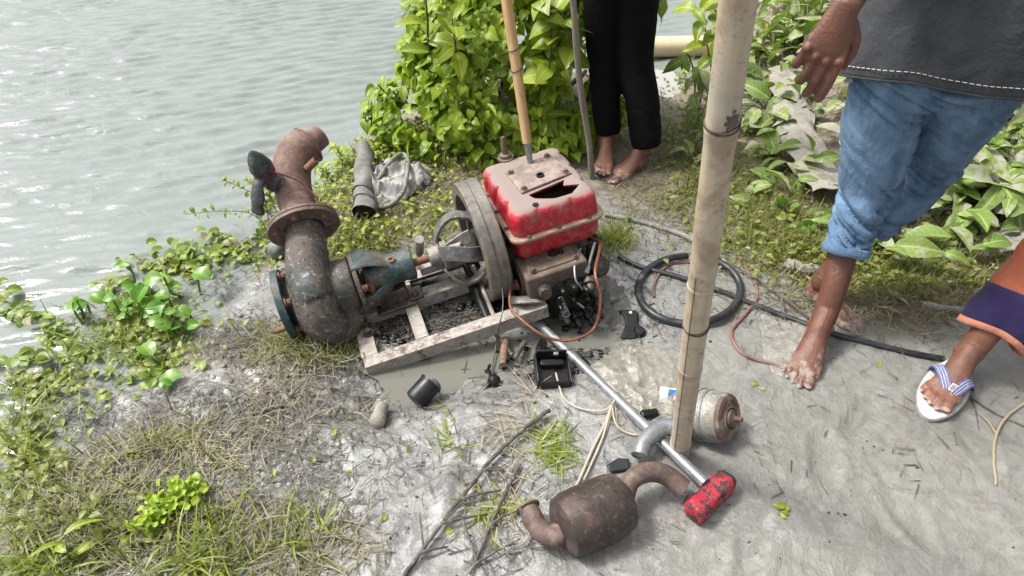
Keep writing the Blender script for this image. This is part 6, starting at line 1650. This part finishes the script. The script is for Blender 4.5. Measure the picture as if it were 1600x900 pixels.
# --- the vine bush by the water
def surf_items(blobs, n, size, seed, kindsz=(.7, 1.3), shell=(.72, 1.03)):
    r = random.Random(seed); out = []; A = [b[1][0] * b[1][2] + b[1][1] * b[1][2] for b in blobs]
    while len(out) < n:
        c, rd = r.choices(blobs, A)[0]; c = Vector(c)
        d = Vector((r.gauss(0, 1), r.gauss(0, 1), r.gauss(0, 1))).normalized()
        if d.y > .75 or d.z < -.55: continue
        k = shell[0] + (shell[1] - shell[0]) * r.random() ** .5
        k *= 1 + .10 * math.sin(d.x * 9 + c.x * 20) * math.sin(d.z * 8 + 2)
        p = c + Vector((d.x * rd[0], d.y * rd[1], d.z * rd[2])) * k
        if k > .68 and float(fbm(np.array([p.x * 8 + p.y * 4]), np.array([p.z * 9 - p.y * 3]), 5, 2)[0]) < .43: continue
        if any((Vector(((p.x - q[0].x if hasattr(q[0], 'x') else p.x - q[0][0]) / q[1][0], (p.y - q[0][1]) / q[1][1], (p.z - q[0][2]) / q[1][2]))).length < .70 for q in blobs): continue
        if p.z < hz_fast(p.x, p.y) + .005: continue
        nrm = Vector((d.x / rd[0], d.y / rd[1], d.z / rd[2])).normalized()
        out_n = (nrm * .7 + Vector((r.uniform(-.7, .7), r.uniform(-.6, .3), .75))).normalized()
        tip = (Vector((nrm.x * .6, nrm.y * .6, -.75)) + Vector((r.uniform(-.9, .9), r.uniform(-.8, .6), r.uniform(-.2, .7)))).normalized()
        out.append((p, tip, out_n, size * r.uniform(*kindsz)))
    return out
BB = [((-.16, 2.80, .16), (.36, .30, .26)), ((.02, 2.98, .42), (.40, .34, .34)), ((.24, 2.92, .26), (.30, .28, .30)), ((-.30, 2.90, .26), (.20, .24, .24)), ((.06, 3.05, .75), (.34, .34, .30)), ((.28, 3.0, .62), (.30, .28, .34)), ((-.42, 2.78, .14), (.20, .18, .20)), ((.10, 2.72, .08), (.26, .20, .14))]
vb = thing('vine_bush', 'tall dense bush of bright heart leaved vine at the water edge', 'bush', (0, 2.9, hz(0, 2.9)))
it = surf_items(BB, 5000, .035, 21, (.5, 1.9), (.70, 1.18))
it.sort(key=lambda q: (Vector(q[0]) - Vector((0, 0, CAMH))).length - 1.2 * q[3] - .25 * q[0].z + random.uniform(0, .25))
leaves_obj(vb, it[:300], 'heart', 'leaf_vine')
leaves_stuff('foliage', it[300:], 'heart', 'leaf_vine', vb)
yl = surf_items(BB, 60, .045, 23, (.6, 1.4), (.85, 1.15)); leaves_stuff('yellowing_leaves', yl, 'oval', 'leaf_yellow', vb)
lv = surf_items(BB, 420, .055, 24, (.6, 1.6), (.8, 1.2)); leaves_stuff('foliage', lv, 'lance', 'leaf_vine', vb)
it2 = surf_items(BB, 1500, .075, 22, shell=(.35, .75)); leaves_stuff('foliage', it2, 'oval', 'leaf_vine', vb)
r = random.Random(5)
for k in range(9):
    c, rd = BB[k % len(BB)]; p0 = Vector((c[0] + r.uniform(-.1, .1), c[1] + .05, 0)); p0.z = hz(p0.x, p0.y) - .02; p1 = Vector((c[0] + r.uniform(-.2, .2), c[1] + r.uniform(-.15, .1), c[2] + rd[2] * r.uniform(.4, .9)))
    b = MB(); b.tube([x - vb.location for x in bez([p0, p0.lerp(p1, .5) + Vector((r.uniform(-.06, .06), r.uniform(-.06, .06), .03)), p1], 6)], [.009 - .0004 * j for j in range(13)], 6); b.build('stem', 'branch_dark', vb)

# --- saplings and shrubs with countable leaves
def shrub(name, label, stems, kind, mat, size, per, seed, group=None, cat='plant', stem_mat='branch_dark', r0=.005, droop=.0, pitch=.35, whorl=False, flat=0.0, base=None):
    """stems: lists of world points; leaves set along each stem, alternating."""
    rr = random.Random(seed); p00 = Vector(stems[0][0]) if base is None else Vector(base)
    t = thing(name, label, cat, p00, group=group)
    for st in stems:
        P = bez(st, 6); n = len(P); b = MB(); b.tube([p - p00 for p in P], [r0 * (1 - .6 * k / n) for k in range(n)], 6); b.build('stem', stem_mat, t)
        items = []
        for k in range(per):
            q = .18 + .82 * (k + 1) / per if not whorl else 1.0
            i = min(n - 1, max(1, int(q * (n - 1)))); d = (P[i] - P[i - 1]).normalized(); s = d.orthogonal().normalized(); a = k * 2.4 + rr.uniform(-.5, .5) if not whorl else 2 * math.pi * k / per + rr.uniform(-.2, .2)
            s = s * math.cos(a) + d.cross(s) * math.sin(a)
            tip = (s + d * pitch + Vector((0, 0, -droop + rr.uniform(-.15, .25)))).normalized()
            if flat: tip = Vector((tip.x, tip.y, tip.z * (1 - flat))).normalized()
            nr = (d * .6 + Vector((rr.uniform(-.25, .25), -.25, .9))).normalized()
            items.append((P[i] + s * r0, tip, nr, size * rr.uniform(.75, 1.2) * (1 - .25 * (q if not whorl else 0))))
        leaves_obj(t, items, kind, mat)
    return t
shrub('leafy_sapling', 'sapling branch with broad leaves reaching left over the water', [[Vector((-.40, 2.86, .12)), V(650, 165, 2.70), V(612, 152, 2.68), V(590, 132, 2.66)]], 'oval', 'leaf_big', .085, 11, 31, r0=.006)
shrub('leafy_sapling', 'tall sapling with big oval leaves at top left of the bush', [[Vector((-.30, 2.95, .2)), V(672, 80, 2.70), V(668, 30, 2.62), V(664, -20, 2.60)], [Vector((-.28, 2.95, .25)), V(712, 80, 2.60), V(706, 30, 2.55)]], 'oval', 'leaf_big', .135, 9, 32, r0=.007)
shrub('leafy_sapling', 'broad leaved climber covering the right side of the vine bush', [[Vector((.15, 2.85, .3)), V(855, 120, 2.56), V(862, 60, 2.54), V(850, 5, 2.54)], [Vector((.2, 2.85, .4)), V(892, 90, 2.56), V(885, 30, 2.56), V(830, -10, 2.56)]], 'heart', 'leaf_big', .115, 13, 33, r0=.005, droop=.5)
shrub('young_plant', 'young plant with long lance leaves just behind the bamboo handle', [[Gh(845, 222), Gh(845, 222) + Vector((.0, .0, .07)), V(846, 182, 2.62)]], 'lance', 'leaf_big', .135, 8, 34, r0=.004, whorl=True, pitch=.6, droop=.25)
shrub('weed_clump', 'bright broad leaved weed clump between pump outlet and tarpaulin', [[Gh(535, 268), Gh(535, 268) + Vector((.01, 0, .06)), Gh(535, 268) + Vector((.0, -.02, .13))], [Gh(520, 285), Gh(520, 285) + Vector((-.02, 0, .05)), Gh(520, 285) + Vector((-.04, -.02, .09))]], 'oval', 'leaf_big', .060, 13, 35, r0=.003)
DG = 'dusty shrubs on the right bank'
def on(px, py, up): p = Gh(px, py); p.z += up; return p
def st(px0, py0, px1, py1, h, mid=.5):
    a = on(px0, py0, 0); c = on(px1, py1, h); m = a.lerp(c, mid); m.z += h * .35; return [a, m, c]
shrub('dusty_shrub', 'shrub with fresh green upright leaves left of the thick pole top', [[Gh(1115, 128), V(1105, 70, 3.35), V(1098, 25, 3.3), V(1085, 15, 3.25)], [Gh(1120, 128), V(1125, 60, 3.35), V(1115, 5, 3.3)]], 'oval', 'leaf_big', .15, 9, 41, DG, droop=.2)
shrub('dusty_shrub', 'wilting shrub with hanging leaves beside the small pool', [[Gh(1085, 175), V(1085, 120, 3.05), V(1075, 85, 3.0), V(1065, 95, 2.95)], [Gh(1090, 175), V(1100, 130, 3.05), V(1095, 110, 3.0)], [Gh(1085, 190), V(1090, 175, 2.9), V(1080, 150, 2.9)]], 'oval', 'leaf_dusty', .11, 8, 42, DG, droop=1.1)
shrub('dusty_shrub', 'dusty shrub with large pale leaves right of the thick pole top', [st(1210, 110, 1195, 70, .12), st(1215, 110, 1225, 60, .16), st(1205, 115, 1180, 95, .10), st(1220, 100, 1250, 45, .14), st(1200, 100, 1205, 20, .2)], 'oval', 'leaf_dusty', .145, 8, 43, DG)
shrub('dusty_shrub', 'dusty shrub with long leaves behind the hanging hand', [st(1260, 105, 1270, 40, .2), st(1265, 105, 1310, 30, .2), st(1255, 110, 1240, 15, .25), st(1300, 110, 1340, 60, .15)], 'oval', 'leaf_dusty', .16, 7, 44, DG)
shrub('dusty_shrub', 'low dusty sprig lying over the upper bark strip', [st(1225, 165, 1195, 160, .06), st(1225, 165, 1250, 175, .08)], 'oval', 'leaf_dusty', .12, 5, 45, DG)
shrub('dusty_shrub', 'leafy sprig lying over the lower end of the bark strip', [st(1250, 280, 1215, 265, .05), st(1250, 280, 1240, 300, .06), st(1245, 285, 1265, 255, .08)], 'oval', 'leaf_dusty', .105, 5, 46, DG)
shrub('dusty_shrub', 'rosette of long dusty leaves right of the bent knee', [[Gh(1538, 318), Gh(1538, 318) + Vector((0, 0, .05)), Gh(1538, 318) + Vector((0, -.02, .10))]], 'lance', 'leaf_dusty', .24, 8, 47, DG, whorl=True, pitch=.25, r0=.006)
shrub('dusty_shrub', 'dusty leafy branch between the bent knee and the leaf rosette', [st(1500, 290, 1465, 255, .08), st(1500, 300, 1450, 300, .06), st(1505, 290, 1520, 240, .10), st(1490, 320, 1445, 330, .03)], 'oval', 'leaf_dusty', .11, 6, 48, DG)
shrub('dusty_shrub', 'dusty leafy branch at the far right edge above the rosette', [st(1570, 250, 1545, 210, .1), st(1580, 250, 1600, 215, .1), st(1585, 290, 1610, 320, .04), st(1560, 260, 1530, 235, .08)], 'oval', 'leaf_dusty', .115, 6, 49, DG)
shrub('dusty_shrub', 'small sprig with round leaves at the foot of the leaf heap', [st(1240, 345, 1215, 330, .03), st(1235, 350, 1255, 372, .02), st(1320, 380, 1355, 395, .03)], 'round', 'leaf_water', .055, 4, 50, DG)
shrub('dusty_shrub', 'young plant with a yellow leaf below the wilting shrub', [st(1095, 265, 1090, 235, .09), st(1100, 260, 1120, 225, .08), st(1090, 270, 1070, 250, .05)], 'oval', 'leaf_dusty', .10, 5, 51, DG, droop=.2)
shrub('yellow_sprig', 'sprig of yellowing leaves right behind the thick bamboo pole', [st(1185, 110, 1190, 80, .08), st(1190, 110, 1200, 95, .05)], 'oval', 'leaf_yellow', .12, 3, 52)
# dead and cut leaves heaped on the bank
weeds('leaf_heap', 'heap of cut leafy branches covered with dried mud on the bank', [(1250, 80, 70, 50, 230), (1200, 180, 40, 60, 60), (1480, 310, 70, 50, 110), (1550, 240, 50, 60, 100), (1330, 200, 60, 90, 100), (1520, 150, 60, 60, 90)], 'leaf_dusty', .10, 61, kind='oval', up=(.01, .12), cat='leaf heap')
blades('twig_tangle', 'tangle of dark stalks and roots under the leaf heap', 'litter', [(1230, 150, 60, 70, 800), (1480, 330, 90, 50, 1200), (1320, 250, 60, 80, 500), (1550, 250, 50, 60, 700)], 'straw_dark', .12, .0030, (.7, 1.5), 14, up=.02)
weeds('leaf_heap', 'dead brown leaves and stalks mixed into the right verge', [(1480, 380, 80, 35, 80), (1230, 150, 60, 60, 70), (1400, 440, 120, 25, 40), (1540, 300, 60, 60, 80), (1300, 260, 60, 70, 60)], 'leaf_dead', .05, 62, kind='lance', up=(.0, .02), cat='leaf heap')
TW = (((1200, 205, .4, 120), 'thin bare twig crossing below the upper bark strip'), ((1290, 215, .5, 90), 'bare twig sticking up below the hanging hand'), ((1190, 175, .9, 80), 'short bare twig left of the bark strip'),
      ((1440, 350, .3, 120), 'bare twig below the bent knee on leaf heap'), ((1520, 255, .8, 90), 'bare twig standing behind the leaf rosette'), ((1560, 345, .2, 110), 'bare twig under the leaf rosette at right edge'),
      ((1480, 395, .1, 130), 'long bare twig lying low over the right verge'), ((1250, 75, .7, 90), 'bare twig among dusty leaves left of the wrist'))
for k, ((x, y, a, L), lb) in enumerate(TW):
    branch('twig', lb, [on(x, y, .03), on(x + L * .5 * math.cos(a), y - L * .35 * math.sin(a), .08), on(x + L * math.cos(a), y - L * .7 * math.sin(a), .09)], .0042, .0018, 'branch_dark', 2, 200 + k, seg=5)

# --- water plants: a big clump and floating mats
wc = thing('water_hyacinth', 'large clump of floating water plants with glossy round leaves', 'water plant', G(235, 500, WATER_Z))
rr = random.Random(9); items = []
for k in range(40):
    p = G(rr.gauss(235, 44), rr.gauss(500, 30), WATER_Z); h = rr.uniform(.03, .11); a = rr.uniform(0, 6.283); s = rr.uniform(.036, .062)
    q = Vector((p.x, p.y, WATER_Z + h)); items.append((q, (math.cos(a), math.sin(a) * .8, rr.uniform(-.1, .7)), (rr.uniform(-.3, .3), -.35, 1), s))
    b = MB(); b.tube([Vector((p.x + rr.uniform(-.03, .03), p.y + rr.uniform(-.03, .03), WATER_Z - .01)) - wc.location, q.lerp(p, .4) - wc.location, q - wc.location], [.0045, .004, .0028], 6); b.build('stalk', 'leaf_water', wc)
leaves_obj(wc, items, 'round', 'leaf_water')
for k, (px, py, sx, sy, n, lb) in enumerate(((40, 565, 35, 12, 10, 'small floating plant mat at the left edge of the water'), (70, 505, 16, 12, 9, 'tiny dark floating plant tuft left of the big clump'), (275, 398, 30, 9, 18, 'yellowish floating plant mat above the big clump'), (330, 378, 18, 8, 14, 'pale floating rosette at the far end of plant mat'), (8, 470, 14, 12, 8, 'dark floating plant scrap at the very left edge'), (100, 560, 25, 12, 9, 'floating leaves just left of the big clump'), (180, 450, 14, 8, 8, 'yellow tipped leaves at the lake side of big clump'))):
    t = thing('floating_plant', lb, 'water plant', G(px, py, WATER_Z), group='floating plants along the bank'); items = []
    for j in range(n):
        p = G(rr.gauss(px, sx), rr.gauss(py, sy), WATER_Z); a = rr.uniform(0, 6.283); items.append((Vector((p.x, p.y, WATER_Z + rr.uniform(.012, .03))), (math.cos(a), math.sin(a), rr.uniform(-.05, .35)), (rr.uniform(-.2, .2), -.2, 1), rr.uniform(.028, .048)))
    leaves_obj(t, items, 'round', 'leaf_waterpale'); 
weeds('duckweed', 'mat of small floating leaves and roots along the waterline', [(275, 398, 38, 11, 150), (200, 480, 40, 28, 130), (50, 575, 40, 14, 70), (370, 375, 30, 9, 60), (230, 555, 50, 12, 60), (72, 500, 14, 8, 30), (1070, 108, 25, 8, 40), (420, 345, 20, 30, 60), (12, 470, 12, 8, 24)], 'leaf_waterpale', .024, 71, land=False, up=(.002, .022), kind='round', cat='water plant')
blades('floating_straw', 'tangle of wet roots and straw around the floating plants', 'litter', [(210, 500, 70, 40, 500), (60, 570, 50, 30, 300), (330, 410, 60, 30, 260), (120, 640, 50, 30, 300), (400, 380, 30, 30, 200)], 'straw_dark', .06, .0022, (1.1, 1.56), 8, land=False)
blades('water_grass', 'thin green grass stems standing among the floating plants', 'grass', [(170, 510, 40, 30, 160), (230, 520, 50, 30, 200), (60, 620, 40, 40, 200), (250, 450, 50, 20, 90)], 'grass_bright', .075, .0028, (.2, 1.2), 9, land=False)
# feathery stems reaching over the water left of the pump
shrub('water_weed', 'thin stemmed weed with tiny leaflets reaching over the water', [[G(425, 370, -.05), G(395, 335, .03), G(345, 330, .06), G(290, 335, .04)], [G(430, 350, -.05), G(405, 310, .06), G(370, 290, .10), G(350, 282, .12)], [G(420, 345, -.05), G(410, 300, .08), G(385, 282, .12)], [G(432, 330, -.05), G(420, 300, .08), G(425, 285, .12)]], 'small', 'grass_bright', .034, 26, 81, r0=.0022)
shrub('bank_sprig', 'two glossy leaves growing alone from the bare bank', [[Gh(255, 605), Gh(255, 605) + Vector((0, 0, .02)), Gh(255, 605) + Vector((.005, -.01, .035))]], 'round', 'leaf_water', .055, 3, 82, r0=.0025)
shrub('bank_sprig', 'single bright green seedling in the lower left grass', [[Gh(112, 880), Gh(112, 880) + Vector((.01, 0, .04)), Gh(115, 860) + Vector((.01, 0, .07))]], 'lance', 'leaf_big', .09, 4, 83, r0=.0025)
# lettuce-like bright tuft
lt = thing('water_lettuce', 'curly bright yellow green water plant torn onto the bank', 'plant', Gh(262, 800)); items = []
for k in range(240):
    q = rr.random(); c = on(238 + 62 * q, 832 - 62 * q, .0); c += Vector((rr.gauss(0, .020), rr.gauss(0, .016), rr.uniform(.005, .055))); a = rr.uniform(0, 6.283)
    items.append((c, (math.cos(a), math.sin(a), rr.uniform(0, 1.2)), (rr.uniform(-.6, .6), rr.uniform(-.6, .6), 1), rr.uniform(.011, .023)))
leaves_obj(lt, items, 'round', 'leaf_lettuce')
weeds('fallen_leaf_bits', 'tiny green leaf bits dropped on the bare grey mud', [(1225, 797, 6, 5, 7), (1180, 612, 4, 4, 3), (1385, 560, 30, 20, 3), (600, 800, 150, 60, 6), (450, 700, 100, 60, 8)], 'grass_bright', .018, 91, up=(.002, .006), cat='leaf bits')

# --- clods and crumbs of mud
def clods(name, label, patches, mat, size, seed):
    r = np.random.default_rng(seed); vl, fl, tl = [], [], []; off = 0
    base = np.array([(x, y, z) for z in (-1, 1) for x, y in ((-1, -1), (1, -1), (1, 1), (-1, 1))], float); base /= np.linalg.norm(base, axis=1)[:, None]
    f = np.array([(3, 2, 1, 0), (4, 5, 6, 7), (0, 1, 5, 4), (1, 2, 6, 5), (2, 3, 7, 6), (3, 0, 4, 7)])
    for px, py, sx, sy, n in patches:
        x, y = Garr(r.normal(px, sx, n), r.normal(py, sy, n)); z = height(x, y)
        for j in range(n):
            s = size * r.uniform(.35, 1.3) ** 1.5; v = base * (1 + r.uniform(-.35, .35, (8, 1))) * s * np.array([r.uniform(.8, 1.6), r.uniform(.8, 1.3), r.uniform(.45, .9)])
            vl.append(v + np.array([x[j], y[j], z[j] + s * .2])); fl.append(f + off); off += 8; tl.append(np.full(8, r.random()))
    return tag(merge(name, vl, fl, tl, mat), label, 'mud clods', kind='stuff')
clods('mud_clods', 'small wet clods of churned mud around the frame and cup', [(600, 605, 80, 18, 40), (360, 530, 50, 28, 60), (450, 620, 60, 30, 20), (700, 640, 70, 20, 20), (1000, 420, 50, 50, 30), (930, 500, 30, 30, 30)], 'mud', .007, 101)
clods('oily_clods', 'black oil soaked crumbs round the engine and open box', [(720, 470, 50, 18, 130), (880, 545, 35, 26, 80), (900, 500, 30, 26, 60), (820, 545, 40, 16, 36), (600, 505, 26, 18, 50)], 'oily_black', .009, 102)
clods('crumbs', 'dark crumbs scattered over the trodden mud', [(1300, 700, 180, 90, 24), (1100, 820, 200, 50, 16), (550, 780, 150, 70, 50), (1313, 802, 7, 5, 10), (1345, 690, 10, 6, 6), (480, 840, 60, 40, 20)], 'block_oily', .0032, 103)
